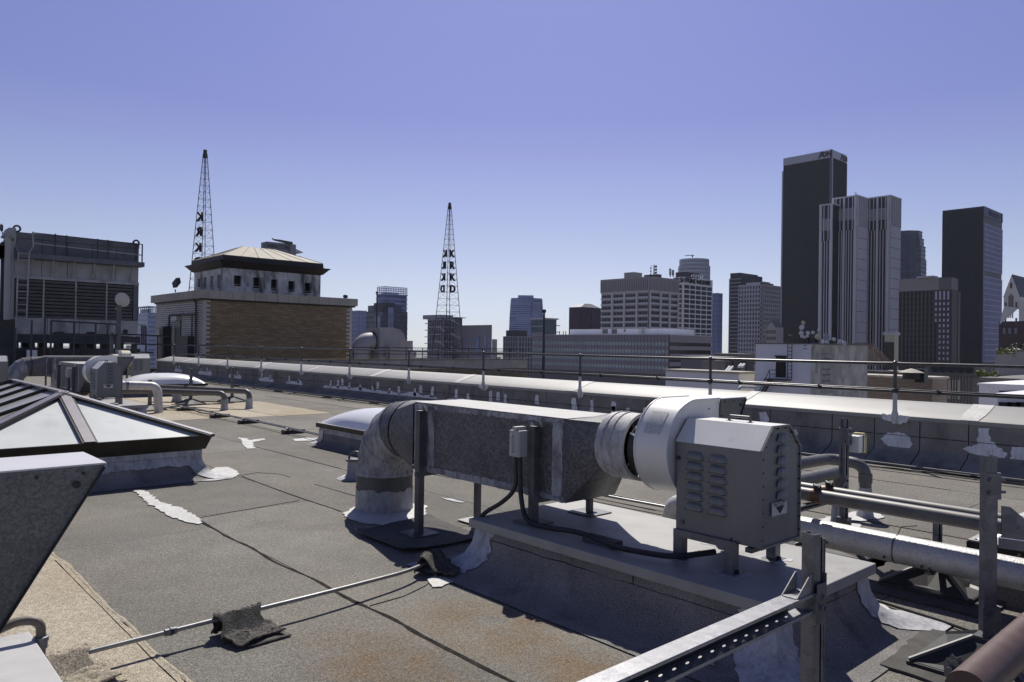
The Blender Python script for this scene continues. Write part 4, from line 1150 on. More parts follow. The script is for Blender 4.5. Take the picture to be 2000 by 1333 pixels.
for lab,x,z,r in (('nearer of the two long grey pipes crossing the right side',5.47,.530,.050),('farther of the two long grey pipes crossing the right side',5.665,.535,.046)):
    t=pipe('grey_pipe',lab,[(x,3.75,.02),(x,3.75,z+.01),(x,-3.0,z-.02)],r,PIPEGREY,group='grey pipes on strut supports',bendr=.1)
    MB().lathe([(r-.001,-.03),(r+.007,-.03),(r+.007,.03),(r-.001,.03)],(x,2.62,z+.004),20,'y').build('clamp_band',COPPER,t,smooth=True)
    m=MB().box(x-.028,x+.02,2.60,2.64,z+r+.006,z+r+.034).tube([(x-.025,2.59,z+r+.02),(x+.03,2.66,z+r+.03)],.011,8); m.build('clamp_bolt',BLACK,t)
    MB().cyl((x+.03,2.57,z+.02),(x+.06,2.52,z+.02),.012,8).build('clamp_nut',BLACK,t)
t=pipe('grey_pipe','upper grey pipe that turns and drops to the deck behind the far strut post',[(5.6,3.50,.555),(7.50,3.46,.53),(7.515,3.12,.51),(7.515,3.12,.02)],.056,PIPEGREY,bendr=.13)
MB().tube([(7.515,3.12,.0),(7.515,3.12,.06),(7.515,3.12,.22),(7.512,3.12,.29)],.07,16,True,[.085,.072,.068,.058]).build('coated_sleeve',GREYCOAT,t,smooth=True)
MB().lathe([(.056,-.05),(.064,-.045),(.064,.045),(.056,.05)],(7.515,3.12,.38),18).build('coupling',PIPEGREY,t,smooth=True)
t=pipe('grey_pipe','lower grey pipe that drops straight to the deck behind the far strut post',[(5.6,3.12,.50),(6.93,3.11,.50),(6.93,3.11,.02)],.056,PIPEGREY,bendr=.10)
MB().tube([(6.93,3.11,0),(6.93,3.11,.06),(6.93,3.11,.22),(6.93,3.11,.29)],.07,16,True,[.085,.072,.068,.058]).build('coated_sleeve',GREYCOAT,t,smooth=True)
t=pipe('red_pipe','thick reddish brown pipe crossing the lower right corner',[(3.15,.93,.36),(5.6,.95,.36)],.075,PIPERED,n=28)
m=MB(); 
for dx in (0,.055):
    m.prism([(-.026,-.04),(.026,-.04),(.026,.015),(.016,.035),(.0,.022),(-.016,.035),(-.026,.015)],(3.30+dx,1.03,.375),YA,ZA,XA,.006)
m.cyl((3.28,1.03,.37),(3.39,1.03,.37),.012,8); m.cyl((3.365,1.03,.37),(3.385,1.03,.37),.02,8)
m.build('pipe_clamp',STRUT,t)
t=pipe('silver_pipe','fat pale jacketed pipe cut off by the lower right corner',[(3.35,.70,.14),(5.6,.72,.14)],.13,DUCTTOP,n=28)

# near strut and perforated beam
t=thing('beam_stand','near galvanised strut post with a perforated beam reaching to the lower left','strut frame',(3.03,1.47,0))
c0=Vector((3.03,1.475,0))
m=MB(); channel(m,c0+ZA*.02,c0+ZA*.862,.062,.040,(.75,-.2,0)); m.build('strut_channel',STRUT,t)
m=MB(); channel(m,c0+Vector((.052,-.006,.02)),c0+Vector((.052,-.006,.835)),.045,.035,(-.6,-.7,0)); m.build('strut_channel',STRUT,t)
m=MB()
m.box(2.990,3.065,1.425,1.431,.50,.665); m.box(3.066,3.071,1.426,1.52,.50,.70); m.box(2.985,2.990,1.428,1.52,.50,.63)
for x,z in ((3.012,.57),(3.045,.56),(3.03,.61)): bolt(m,(x,1.425,z),(0,-1,0),.010)
bolt(m,(3.071,1.47,.64),(1,0,0),.010); bolt(m,(3.071,1.47,.54),(1,0,0),.010)
m.build('bracket',STRUT,t,bevel=.002)
m=MB(); m.box(2.86,2.985,1.452,1.508,.6285,.6325)
m.build('bracket_tongue',STRUTLIT,t,bevel=.001)
for y in (1.449,1.512): MB().prism([(0,0),(.125,0),(.125,.075),(.11,.075)],(2.86,y,.6285),XA,ZA,YA,.004).build('bracket_ear',STRUTLIT,t)
m=MB()
for x in (2.905,2.95): m.lathe([(.0,.0008),(.012,.0008)],(x,1.48,.6325),16)
m.build('bolt_hole',BLACKP,t)
# beam with real punched holes in its back web
def beam():
    y=1.48; zt=.6275; hgt=.082; dep=.078; x0,x1=-.25,2.985
    m=MB(); m.box(x0,x1,y-dep/2,y+dep/2,zt-.003,zt); m.box(x0,x1,y-dep/2,y+dep/2,zt-hgt,zt-hgt+.003)
    m.box(x0,x1,y-dep/2,y-dep/2+.0028,zt-.013,zt-.0032); m.box(x0,x1,y-dep/2,y-dep/2+.0028,zt-hgt+.0032,zt-hgt+.013)
    m.build('beam_channel',STRUTLIT,t,bevel=.0012)
    # perforated web
    w2=MB(); pitch=.0755; hr=.0088; n=int((x1-x0)/pitch); yb_=y+dep/2-.0026
    z0,z1=zt-hgt+.003,zt-.003; zc=(z0+z1)/2
    for k in range(n):
        a=x0+k*pitch; c=a+pitch; cx=(a+c)/2
        K=16; ring=[Vector((cx+hr*1.25*math.cos(2*math.pi*j/K),yb_,zc+hr*math.sin(2*math.pi*j/K))) for j in range(K)]
        outer=[]
        for j in range(K):
            ca,sa=math.cos(2*math.pi*j/K),math.sin(2*math.pi*j/K); q=max(abs(ca),abs(sa)); outer.append(Vector((cx+ca/q*pitch/2,yb_,zc+sa/q*(z1-z0)/2)))
        b0=len(w2.v); w2.v+=ring+outer
        for j in range(K): w2.f.append((b0+j,b0+(j+1)%K,b0+K+(j+1)%K,b0+K+j))
    w2.build('perforated_web',BLACK,t)
beam()

# ---------------------------------------------------------------- thin conduit across the near deck with its roofing wraps
t=thing('conduit_run','thin galvanised conduit crossing the near deck from the tan sheet to the curb','conduit',(2.0,4.12,0))
cp=[(.20,4.05,.10),(.85,4.085,.10),(1.5,4.12,.10),(1.72,4.12,.105),(2.25,4.125,.11),(2.95,4.24,.085),(3.28,4.42,.07)]
MB().tube(bend(cp,.3,6),.0125,10).build('pipe_run',EMT,t,smooth=True)
for x in (1.34,): MB().cyl((x-.03,4.108,.1),(x+.03,4.112,.1),.019,12).build('coupling',STRUT,t,smooth=True); MB().cyl((x-.005,4.108,.1),(x+.008,4.112,.1),.023,8).build('coupling_nut',BLACK,t)
def wrap(label,cx,cy,mat,w_=.26,seed=1,rot=.0,s=1):
    tt=thing('roofing_wrap',label,'roofing wrap',(cx,cy,0),'roofing scraps wrapped over conduits')
    rnd=random.Random(seed)
    def P(x,y,z): 
        X=x*math.cos(rot)-y*math.sin(rot);Y=x*math.sin(rot)+y*math.cos(rot); return Vector((cx+X*s,cy+Y*s,max(.008,z)))
    prof=[(-.125,.016),(-.10,.040),(-.05,.098),(-.022,.128),(.012,.130),(.030,.108),(.045,.055),(.06,.014)]
    def fn(u,v):
        i=v*(len(prof)-1); k=min(int(i),len(prof)-2); f=i-k
        y=prof[k][0]*(1-f)+prof[k+1][0]*f; z=prof[k][1]*(1-f)+prof[k+1][1]*f
        x=(u-.5)*w_+mnoise.noise(Vector((v*5,seed,0)))*.035*(1 if u>.5 else -1)*(2*abs(u-.5))
        nn=mnoise.noise(Vector((u*4,v*4,seed)))*.014+abs(mnoise.noise(Vector((u*9,v*9,seed+3))))*.016+mnoise.noise(Vector((u*26,v*26,seed)))*.005
        return P(x,y+nn,z+nn)
    MB().grid(fn,34,34).build('folded_sheet',mat,tt,smooth=35).modifiers.new('thick','SOLIDIFY').thickness=.006
    # flat tongue lying toward the camera
    def fn2(u,v):
        x=(u-.45)*w_*1.15; y=-.07-.15*v-.02*math.sin(u*5+seed)*v
        z=.022+.014*mnoise.noise(Vector((u*4+seed,v*4,5)))+.018*(1-v)**3+.012*abs(math.sin(u*5+v*3))+.010*mnoise.noise(Vector((u*14,v*14,seed)))
        return P(x+v*.02,y,z)
    MB().grid(fn2,26,16).build('flat_tongue',mat,tt,smooth=35).modifiers.new('thick','SOLIDIFY').thickness=.009
    def fn3(u,v):
        x=(u-.35)*w_*1.0; y=-.10-.15*v; z=.008+.006*mnoise.noise(Vector((u*5+seed,v*5,9)))
        return P(x+.03,y,z)
    MB().grid(fn3,10,6).build('lower_sheet',mat,tt,smooth=70).modifiers.new('thick','SOLIDIFY').thickness=.006
    return tt
DARKWRAP=M('dark_roofing_scrap',(.050,.047,.043),(.12,.112,.10),12,.95,fine=.65,fscale=130,bmp=1.0)
wrap('dark roofing scrap folded over the near conduit, on the open grey deck',1.70,4.115,DARKWRAP,.25,1,.05)
wrap('tan roofing scrap folded over the near conduit on the tan sheet',.80,4.09,TANROOF,.30,4,.12,1.05)
wrap('dark roofing scrap folded over the conduit in the shadow by the curb',3.20,4.37,DARKWRAP,.26,7,.5)

# flexible conduit stub by the left curb
g=thing('flexible_stub','fat brown flexible conduit bending down beside the lower left curb cap','conduit',(.68,3.5,0))
pA=at_x(78,1262,.675);pB=at_x(80,1232,.675)
z0_=pB.z; y_=pB.y
MB().tube(bend([(.675,y_,.0),(.675,y_,z0_+.04),(.60,y_+.02,z0_+.055),(.40,y_-.02,z0_+.01),(.05,y_-.1,z0_+.03),(-.4,y_-.2,z0_+.05)],.05),.019,12).build('flex_pipe',M('brown_flex',(.12,.10,.08),(.16,.135,.11),40,.55,fine=.1),g,smooth=True)
MB().lathe([(.019,-.03),(.026,-.028),(.026,.0),(.030,.002),(.030,.02),(.022,.022)],(.675,y_,z0_-.045),14).build('fitting',STRUT,g,smooth=True)
MB().tube([(.45,y_-.0,z0_+.045),(.2,y_-.06,z0_+.05),(-.4,y_-.15,z0_+.05)],.006,6).build('thin_wire',FANLIGHT,g,smooth=True)

# small gooseneck / capped vent beside the elbow
v_=thing('roof_vent','small coated roof vent with a hoop handle beside the duct elbow','vent',(4.68,7.97,0))
MB().lathe([(.20,.006),(.11,.02),(.078,.06),(.072,.20),(.072,.215)],(4.68,7.97,0),20).build('coated_sleeve',WHITECOAT2,v_,smooth=True)
MB().lathe([(.0,.235),(.09,.235),(.096,.225),(.096,.212),(.07,.21)],(4.68,7.97,0),20).build('cap',PIPEGREY,v_,smooth=True)
MB().tube(arc((4.70,7.95,.235),.085,0,math.pi,12,Vector((.75,-.66,0)),ZA),.014,8).build('hoop',STEELPOST,v_,smooth=True)

# conduit on rubber blocks going away
t=thing('block_conduit','thin pipes on small dark blocks running away to the far pipes','conduit',(6.05,14,0))
MB().tube(bend([(6.1,18.9,.10),(6.07,16,.10),(6.09,14.6,.10),(6.05,12.6,.10),(5.98,10.9,.10),(5.92,9.2,.10),(5.6,7.6,.09),(5.98,6.2,.08),(6.0,5.2,.075),(6.07,4.2,.075),(6.1,3.3,.07)],.5,4),.014,8).build('pipe_run',EMT,t,smooth=True)
MB().tube([(6.22,18.5,.09),(6.17,16,.09),(6.19,14.6,.09),(6.15,12.6,.09),(6.08,10.9,.09),(5.95,8,.08),(6.15,5.2,.06),(6.2,4.0,.06)],.010,8).build('cable_run',BLACK,t,smooth=True)
for y,x in ((18.1,6.07),(16.05,6.07),(14.62,6.09),(12.58,6.05),(10.85,5.98)):
    bl=MB().box(x-.10,x+.30,y-.06,y+.06,.006,.075).build('support_block',BLACK,None,bevel=.006); setp(bl,{18.1:'farthest dark block carrying the thin pipes, by the tan sheet edge',16.05:'second farthest dark block carrying the thin pipes',14.62:'dark block carrying the thin pipes near the front edge of the tan sheets',12.58:'dark block carrying the thin pipes, above the white seam patch',10.85:'nearest dark block carrying the thin pipes, beside the white dome'}[y],'block','dark blocks under the thin pipes')
    MB().cyl((x-.03,y,.088),(x+.03,y,.088),.018,8).build('pipe_clip',STRUT,bl)

# ---------------------------------------------------------------- far pipe group at the left
t=pipe('silver_pipe','silver jacketed pipe that drops to the deck in front of the far white dome',[(4.2,18.1,.66),(5.46,17.9,.60),(5.50,17.9,.0)],.095,PIPESILVER,bendr=.16,n=24)
MB().lathe([(.095,-.03),(.103,-.03),(.103,.03),(.095,.03)],(4.85,18.0,.63),20,'x').build('jacket_band',STRUT,t,smooth=True)
for lab,pts in (('left one of two grey pipes that drop to the tan deck',[(3.9,19.9,.42),(5.6,19.3,.42),(6.92,17.73,.40),(6.92,17.73,.0)]),('right one of two grey pipes that drop to the tan deck',[(3.9,20.9,.44),(6.1,20.6,.44),(7.56,17.83,.42),(7.56,17.83,.0)])):
    t=pipe('grey_pipe',lab,pts,.066,PIPEGREY2 if False else PIPEGREY,bendr=.16,n=16)
    p=Vector(pts[-1]); MB().tube([p+ZA*.0,p+ZA*.06,p+ZA*.26],.08,16,True,[.10,.085,.078]).build('coated_sleeve',GREYCOAT,t,smooth=True)
    q=Vector(pts[1]); MB().cyl(q+Vector((-1.35,.35 if q.y<20 else .1,0)),q+Vector((-1.15,.30 if q.y<20 else .09,0)),.10,12).build('valve_body',BLACK,t)
t=thing('coated_stub','short pale coated pipe stub standing on the tan deck before the far dome','pipe stub',(6.88,20.9,0))
MB().tube([(6.88,20.9,0),(6.88,20.9,.1),(6.86,20.9,.34)],.11,16,True,[.15,.115,.11]).build('stub_body',WHITECOAT2,t,smooth=True)
for lab,x,y,h in (('slim dark post on a rubber foot, left of the silver drop pipe',5.50,18.55,.72),('tall dark post standing in the middle of the far pipes',6.836,19.75,.93),('tall dark post at the right of the far pipes',8.02,20.04,.93)):
    t=thing('pipe_post',lab,'post',(x,y,0),'dark posts on rubber feet among the far pipes')
    rubber_foot(t,x,y,.27,.3,.15)
    MB().box(x-.035,x+.035,y-.035,y+.035,.14,h).build('post_shaft',STEELPOST,t,bevel=.003)
for lab,pts in (('black cable looping over the tan deck',[(6.2,20.9,.02),(6.9,20.2,.03),(7.4,20.6,.02),(7.8,19.5,.03),(8.0,20,.05)]),('black cable along the foot of the far posts',[(4.9,17.6,.02),(5.6,18.8,.02),(6.8,19.4,.02),(7.9,19.6,.02)]),('pale cable bundle in front of the far posts',[(6.0,18.9,.02),(6.4,18.4,.02),(6.2,17.4,.02),(6.3,16.4,.02)])):
    o=MB().tube(bend(pts,.3,4),.014,6).build('cable',BLACK if 'black' in lab else EMT,None,smooth=True); setp(o,lab,'cable')

# satellite dish on a mast behind
t=thing('satellite_dish','pale round satellite dish on a grey mast, seen from behind','satellite dish',(7.05,27.6,0))
top=at_d(239,586,26.2)
bp=Vector((top.x-.10,top.y-.10,0))
MB().cyl((bp.x-.05,bp.y,0),(bp.x-.02,bp.y,top.z-.20),.075,12).build('mast',STEELPOST,t,smooth=True)
MB().cyl((bp.x-.22,bp.y+.05,0),(bp.x-.22,bp.y+.05,top.z-1.15),.06,10).build('mast',STEELPOST,t,smooth=True)
MB().box(bp.x-.28,bp.x+.02,bp.y-.06,bp.y+.1,top.z-1.28,top.z-1.22).build('mast_clamp',BLACK,t)
dm=MB(); dn=Vector((-.62,-.72,-.25)).normalized(); du=dn.cross(ZA).normalized(); dv=du.cross(dn).normalized()
K=28
for i in range(7):
    rr2=.255*i/6*1.0
    for k in range(K):
        a=2*math.pi*k/K; dm.v.append(top+du*(math.cos(a)*rr2)+dv*(math.sin(a)*rr2)+dn*(.05*(1-(i/6)**2)))
for i in range(6):
    for k in range(K): dm.f.append((i*K+k,i*K+(k+1)%K,(i+1)*K+(k+1)%K,(i+1)*K+k))
dm.build('dish',M('dish_paint',(.42,.40,.40),(.48,.46,.46),4,.5),t,smooth=True)
MB().tube([top-dv*.16-du*.0,top-dv*.28-du*(-.0)+Vector((-.14,.12,0)),top-dv*.33+Vector((-.22,.16,0))],.018,8).build('feed_arm',BOXGREY,t,smooth=True)
# ================================================================ neighbouring roofs and the city
CONC=M('pale_concrete',(.30,.285,.27),(.36,.345,.325),.05,.8,world=True,stain=((.24,.225,.21),.08,.5,.8))
CONCG=M('grey_concrete',(.155,.145,.14),(.19,.18,.175),.06,.8,world=True)
WHITEP=M('white_plaster',(.80,.80,.82),(.72,.72,.75),.25,.75,world=True,stain=((.46,.46,.48),.5,.6,.85))
STUCCO=M('stained_stucco',(.58,.54,.455),(.40,.37,.31),.9,.85,world=True,amt=(.42,.6),stain=((.15,.135,.12),1.3,.55,.75),detail=8)
STEELDK=M('dark_steel',(.035,.035,.038),(.06,.058,.06),.8,.6,world=True)
MAST=M('mast_steel',(.045,.035,.045),(.07,.05,.06),3,.6,world=True)
CASING=M('cooling_casing',(.34,.335,.33),(.44,.43,.42),1.1,.6,.2,world=True,stain=((.10,.095,.09),1.6,.5,.75),detail=8)
CASEDK=M('cooling_casing_dark',(.13,.13,.145),(.17,.17,.185),.9,.6,.2,world=True,stain=((.06,.06,.065),2,.55,.8))
LOUV=M('cooling_louvre',(.085,.08,.075),(.12,.112,.105),2,.7,world=True)
GALVPIPE=M('pale_duct_pipe',(.42,.40,.39),(.36,.345,.33),1,.6,world=True)
TANROOF2=M('tan_metal_roof',(.27,.24,.175),(.34,.31,.24),1.3,.7,world=True,stain=((.20,.18,.13),2,.5,.8))
CORNDK=M('dark_brown_cornice',(.032,.026,.022),(.045,.037,.032),1.5,.6,world=True)
CORNP=M('cornice_stone',(.36,.33,.285),(.43,.40,.345),1.5,.8,world=True,rv=.06)
PENTW=M('peeling_paint_wall',(.66,.65,.60),(.50,.48,.45),1.6,.85,world=True,amt=(.40,.62),stain=((.11,.10,.10),1.15,.50,.66),detail=9)
DARKGL=M('dark_opening',(.006,.006,.008),(.012,.012,.015),2,.4)
def brickmat(name,c1,c2,mortar,bw,bh,ms,axis='y',chip=None):
    m,nt,bs=newmat(name); bs.inputs['Roughness'].default_value=.85
    pos=N(nt,'ShaderNodeNewGeometry').outputs['Position']
    sp=N(nt,'ShaderNodeSeparateXYZ'); nt.links.new(pos,sp.inputs[0])
    cb=N(nt,'ShaderNodeCombineXYZ'); nt.links.new(sp.outputs['Y' if axis=='y' else 'X'],cb.inputs[0]); nt.links.new(sp.outputs['Z'],cb.inputs[1])
    br=N(nt,'ShaderNodeTexBrick'); br.inputs['Scale'].default_value=1; br.inputs['Brick Width'].default_value=bw; br.inputs['Row Height'].default_value=bh; br.inputs['Mortar Size'].default_value=ms
    br.inputs['Color1'].default_value=(*c1,1); br.inputs['Color2'].default_value=(*c2,1); br.inputs['Mortar'].default_value=(*mortar,1); br.inputs['Bias'].default_value=-.1
    nt.links.new(cb.outputs[0],br.inputs['Vector'])
    col=br.outputs['Color']
    n=noise(nt,coords(nt,True,(.7,.7,3)),1.2,6,.7)
    col=mixc(nt,ramp(nt,n,.4,.75,0,.6),col,tuple(x*.62 for x in c1))
    if chip:
        n=noise(nt,coords(nt,True,(1,1,3)),3.0,4,.7)
        col=mixc(nt,ramp(nt,n,.68,.70),col,chip)
    nt.links.new(col,bs.inputs['Base Color']); bump(nt,bs,br.outputs['Fac'],-.6,.03)
    return m
GLAZEDB=brickmat('white_glazed_brick',(.62,.61,.575),(.52,.51,.485),(.07,.07,.07),.42,.135,.022,'y',(.03,.03,.03))
TANB=brickmat('tan_brick',(.22,.165,.095),(.34,.27,.17),(.15,.115,.07),.42,.105,.012,'x')
QUOIN=M('white_quoin_brick',(.52,.51,.48),(.44,.43,.41),3,.8,world=True)

# ---------------------------------------------------------------- brick roof house with penthouse
def px_y(px,py,y): return at_y(px,py,y)
C0=at_d(397,583,45.0); BX,BY=C0.x,C0.y
yl=at_x(305,600,BX).y; xr=at_y(688,600,BY).x
ztop=at_d(397,583,45).z; zb=-1.0
bh_=thing('brick_roof_house','tan brick roof house with white glazed brick side and a peeling penthouse on top','building',((BX+xr)/2,(BY+yl)/2,zb))
MB().box(BX+.02,xr-.02,BY+.02,yl,zb,ztop).build('wall_core',CONCG,bh_)
MB().add([(BX,BY,zb),(BX,yl,zb),(BX,yl,ztop),(BX,BY,ztop)],[(0,3,2,1)]).build('white_brick_wall',GLAZEDB,bh_)
MB().add([(BX,BY,zb),(xr,BY,zb),(xr,BY,ztop),(BX,BY,ztop)],[(0,1,2,3)]).build('tan_brick_wall',TANB,bh_)
q=MB(); k=0; z=zb
while z<ztop-.05:
    l=.42 if k%2 else .20
    q.box(BX-.006,BX+l*0+.0,BY,BY+.01,z,z+.1)
    q.box(BX-.008,BX+l,BY-.012,BY-.002,z,z+.125); 
    q.box(xr-(.62-l),xr+.008,BY-.012,BY-.002,z,z+.125)
    z+=.135;k+=1
q.build('quoin_bricks',QUOIN,bh_,kind='stuff')
# cornice slabs
zc1=at_d(397,567,45).z
ov=.28
n=8; ytot=(yl+ov)-(BY-ov)
for i in range(n):
    a=BY-ov+ytot*i/n; MB().box(BX-ov,BX-ov+.45,a+.01,a+ytot/n-.01,ztop,zc1+.0).build('cornice_slab',CORNP,bh_)
n=14; x0_=BX-ov+.46; xtot=xr+ov-x0_
for i in range(n):
    a=x0_+xtot*i/n; MB().box(a+.01,a+xtot/n-.01,BY-ov,BY-ov+.45,ztop,zc1).build('cornice_slab',CORNP,bh_)
MB().box(BX-ov+.04,xr+ov-.04,BY-ov+.04,yl+ov,ztop+.02,zc1-.03).build('roof_slab',CORNDK,bh_)
MB().box(BX-ov+.1,xr+ov-.1,BY-.12,BY-.02,ztop-.1,ztop-.005).build('cornice_bed',CORNDK,bh_); MB().box(BX-.12,BX-.02,BY-.1,yl,ztop-.1,ztop-.005).build('cornice_bed',CORNDK,bh_)
# door, cabinets, pipes on the white wall
def wq(px,py): p=at_x(px,py,BX); return p.y,p.z
def wbox(p0,p1,d,name,mat,off=.0):
    (a,b1),(c,d1)=wq(*p0),wq(*p1); return MB().box(BX-d-off,BX-off-.001,min(a,c),max(a,c),min(b1,d1),max(b1,d1)).build(name,mat,bh_)
wbox((343,627),(353,700),.06,'door',DARKGL); wbox((322,638),(334,700),.35,'cabinet',STEELDK); wbox((358,657),(379,700),.4,'cabinet',STEELDK)
wbox((344,619),(354,627),.3,'wall_lamp_box',BOXGREY); wbox((327,640),(333,700),.5,'vertical_pipe',STEELDK)
def wp3(px,py,o=.12): p=at_x(px,py,BX); return (BX-o,p.y,p.z)
MB().tube(bend([wp3(334,700),wp3(334,617),wp3(379,615),wp3(386,614)],.15),.055,8).build('conduit',STEELDK,bh_,smooth=True)
MB().tube(bend([wp3(386,690),wp3(387,592),wp3(380,584)],.15),.06,8).build('drain_pipe',STEELDK,bh_,smooth=True)
MB().tube(bend([wp3(379,616),wp3(378,690)],.1),.04,8).build('conduit',STEELDK,bh_,smooth=True)
MB().tube(bend([wp3(331,642,.9),wp3(345,641,.9)],.1),.05,8).build('lamp_arm',CORNP,bh_,smooth=True)
# penthouse
PC=at_d(437,560,49.0); PXc,PYc=PC.x,PC.y
pyl=at_x(379,560,PXc).y; pxr=at_y(626,560,PYc).x
ph=bh_
zpt=at_d(437,524,49).z+.05; zpb=zc1-.05
PX2=pxr; PY2=pyl
wl=MB()
def wall_with_holes(m,o,u,L,z0,z1,holes,t,w_):
    """wall strip along u with rectangular holes [(a,b,za,zb)]; thickness t along w_"""
    xs=[0]; 
    for h in sorted(holes): xs+= [h[0],h[1]]
    xs.append(L); o=Vector(o);u=Vector(u);w_=Vector(w_)
    for i in range(0,len(xs)-1):
        a,b_=xs[i],xs[i+1]
        if i%2==0: m.obox(o+u*a+ZA*z0,u*(b_-a),w_*t,ZA*(z1-z0))
        else:
            h=sorted(holes)[i//2]
            m.obox(o+u*a+ZA*z0,u*(b_-a),w_*t,ZA*(h[2]-z0)); m.obox(o+u*a+ZA*h[3],u*(b_-a),w_*t,ZA*(z1-h[3]))
def hx(px0,px1,py0,py1):
    a=at_y(px0,py0,PYc);c=at_y(px1,py1,PYc); return (a.x-PXc,c.x-PXc,c.z,a.z)
hR=[hx(457,472,538,560),hx(495,508.5,542,564),hx(529.5,542.5,545.5,567.5),hx(563.5,576,549,571),hx(595.5,608,552.5,573.5)]
def hy(px0,px1,py0,py1):
    a=at_x(px0,py0,PXc);c=at_x(px1,py1,PXc); return (c.y-PYc,a.y-PYc,c.z,a.z)
hL=[hy(386,391,545,561),hy(398,403,542.5,564),hy(410.5,416,540,562),hy(424,430,537.5,560)]
wall_with_holes(wl,(PXc,PYc,0),XA,PX2-PXc,zpb,zpt,hR,.3,YA)
wl.build('penthouse_wall',PENTW,ph)
wl=MB(); wall_with_holes(wl,(PXc,PYc+.301,0),YA,PY2-PYc-.3,zpb,zpt,[(max(0.02,a-.3),b_-.3,c,d) for a,b_,c,d in hL],.3,XA)
wl.build('penthouse_wall',PENTW,ph)
MB().box(PXc+.45,PX2-.05,PYc+.45,PY2-.05,zpb,zpt).build('dark_interior',DARKGL,ph)
MB().box(PX2-.04,PX2,PYc+.31,PY2,zpb,zpt).build('penthouse_wall',PENTW,ph)
for (a,b_,c,d) in hR:
    w_=MB().box(PXc+a-.08,PXc+b_+.08,PYc-.06,PYc-.002,c-.10,c-.0).build('window_sill',PENTW,ph)
    MB().box(PXc+a+.04,PXc+b_-.04,PYc+.22,PYc+.26,c+.12,c+.16).build('window_rail',CORNP,ph)
    for k in range(5): MB().box(PXc+a+.02,PXc+b_-.02,PYc+.26,PYc+.28,c+.25+k*(d-c-.3)/5,c+.27+k*(d-c-.3)/5).build('louvre_blade',CORNDK,ph)
for (a,b_,c,d) in hL: MB().box(PXc-.05,PXc-.002,PYc+a-.05,PYc+b_+.05,c-.09,c).build('window_sill',PENTW,ph)
# flared entablature
zA=zpt; z1=at_d(433,510,49).z; z2=at_d(440,499,49).z
def ringb(o): return (PXc-o,PX2+o,PYc-o,PY2+o)
m=MB(); prof=[(.0,zA-.02),(.12,zA+.02),(.22,zA+.12),(.45,z1-.04),(.52,z1),(.50,z1+.04),(.15,z1+.045),(.12,z2),(.02,z2+.01)]
for o,z in prof:
    a,b_,c,d=ringb(o); m.v+=[Vector((a,c,z)),Vector((b_,c,z)),Vector((b_,d,z)),Vector((a,d,z))]
for i in range(len(prof)-1):
    for k in range(4): m.f.append((i*4+k,i*4+(k+1)%4,(i+1)*4+(k+1)%4,(i+1)*4+k))
m.build('entablature',CORNDK,ph)
# low hip roof in metal sheets
a,b_,c,d=ringb(.10); rise=1.02; rz_=z2+rise; ym=(c+d)/2
r0=Vector(((a+b_)/2-1.1,ym,rz_)); r1=Vector(((a+b_)/2+1.3,ym,rz_))
q0,q1,q2,q3=Vector((a,c,z2)),Vector((b_,c,z2)),Vector((b_,d,z2)),Vector((a,d,z2))
def strip(e0,e1,t0,t1,n):
    for i in range(n):
        f0,f1=i/n,(i+1)/n
        A1,B1=e0.lerp(e1,f0),e0.lerp(e1,f1); T0,T1=t0.lerp(t1,f0),t0.lerp(t1,f1)
        nrm=(B1-A1).cross(T0-A1); 
        if nrm.length<1e-6: nrm=(B1-A1).cross(T1-A1)
        nrm.normalize(); 
        if nrm.z<0: nrm=-nrm
        s=(B1-A1)*.012
        MB().add([A1+s,B1-s,T1-s*.3,T0+s*.3,A1+s+nrm*.04,B1-s+nrm*.04,T1-s*.3+nrm*.04,T0+s*.3+nrm*.04],[(4,5,6,7),(0,1,5,4),(3,2,1,0),(1,2,6,5),(3,0,4,7)]).build('roof_sheet',TANROOF2,ph)
        MB().bar(B1+nrm*.03,T1+nrm*.03,.05,.06).build('standing_seam',CORNDK if i%2 else TANROOF2,ph)
strip(q0,q1,r0,r1,6); strip(q3,q0,r0,r0+Vector((0,.001,0)),3); strip(q1,q2,r1,r1+Vector((0,.001,0)),3); strip(q2,q3,r1,r0,5)
def small(label,cat,fn,group=None):
    o=fn; setp(o,label,cat,group); return o
fl=at_y(342,565,BY+5); small('black flood light tilted up on the corner of the brick roof house','flood light',MB().obox(at_x(338,563,BX)+Vector((0,0,0)),Vector((.1,-.45,.3)),Vector((.25,.0,.05)),Vector((0,.25,.35))).tube([at_x(343,571,BX),at_x(342,566,BX)],.04,6).build('flood_light',STEELDK))
fp=at_y(676,588,BY-.1); small('black round flood light on the right end of the brick roof cornice','flood light',MB().lathe([(0,0),(.14,.02),(.17,.12),(.14,.22),(0,.28)],(fp.x,BY,zc1+.02),12).cyl((fp.x,BY,zc1-.02),(fp.x,BY,zc1+.06),.06,8).build('flood_light',STEELDK,smooth=True))

# neighbour's parapet in front of the brick house
yN=38.9+1.4
xa,xb=at_y(318,700,yN).x,at_y(1030,715,yN).x
npw=thing('neighbour_parapet','neighbour roof parapet of beige panels behind the guard rail','parapet',((xa+xb)/2,yN,-3))
zt_=at_d(690,703,30).z; zt_=at_y(690,703,yN).z
MB().box(xa,xb,yN+.05,yN+.3,-3,zt_-.62).build('wall_body',TANB,npw)
n=30
for i in range(n):
    a=xa+(xb-xa)*i/n; MB().box(a+.01,a+(xb-xa)/n-.01,yN,yN+.32,zt_-.62,zt_-.03).build('parapet_panel',CORNP,npw)
MB().box(xa-.1,xb+.1,yN-.06,yN+.38,zt_-.029,zt_+.03).build('coping',CORNDK,npw)
nr=thing('neighbour_rail','thin dark two-line rail on the neighbour parapet behind our guard rail','guard rail',((xa+xb)/2,yN+.5,zt_))
xr0=at_y(690,700,yN+.5).x
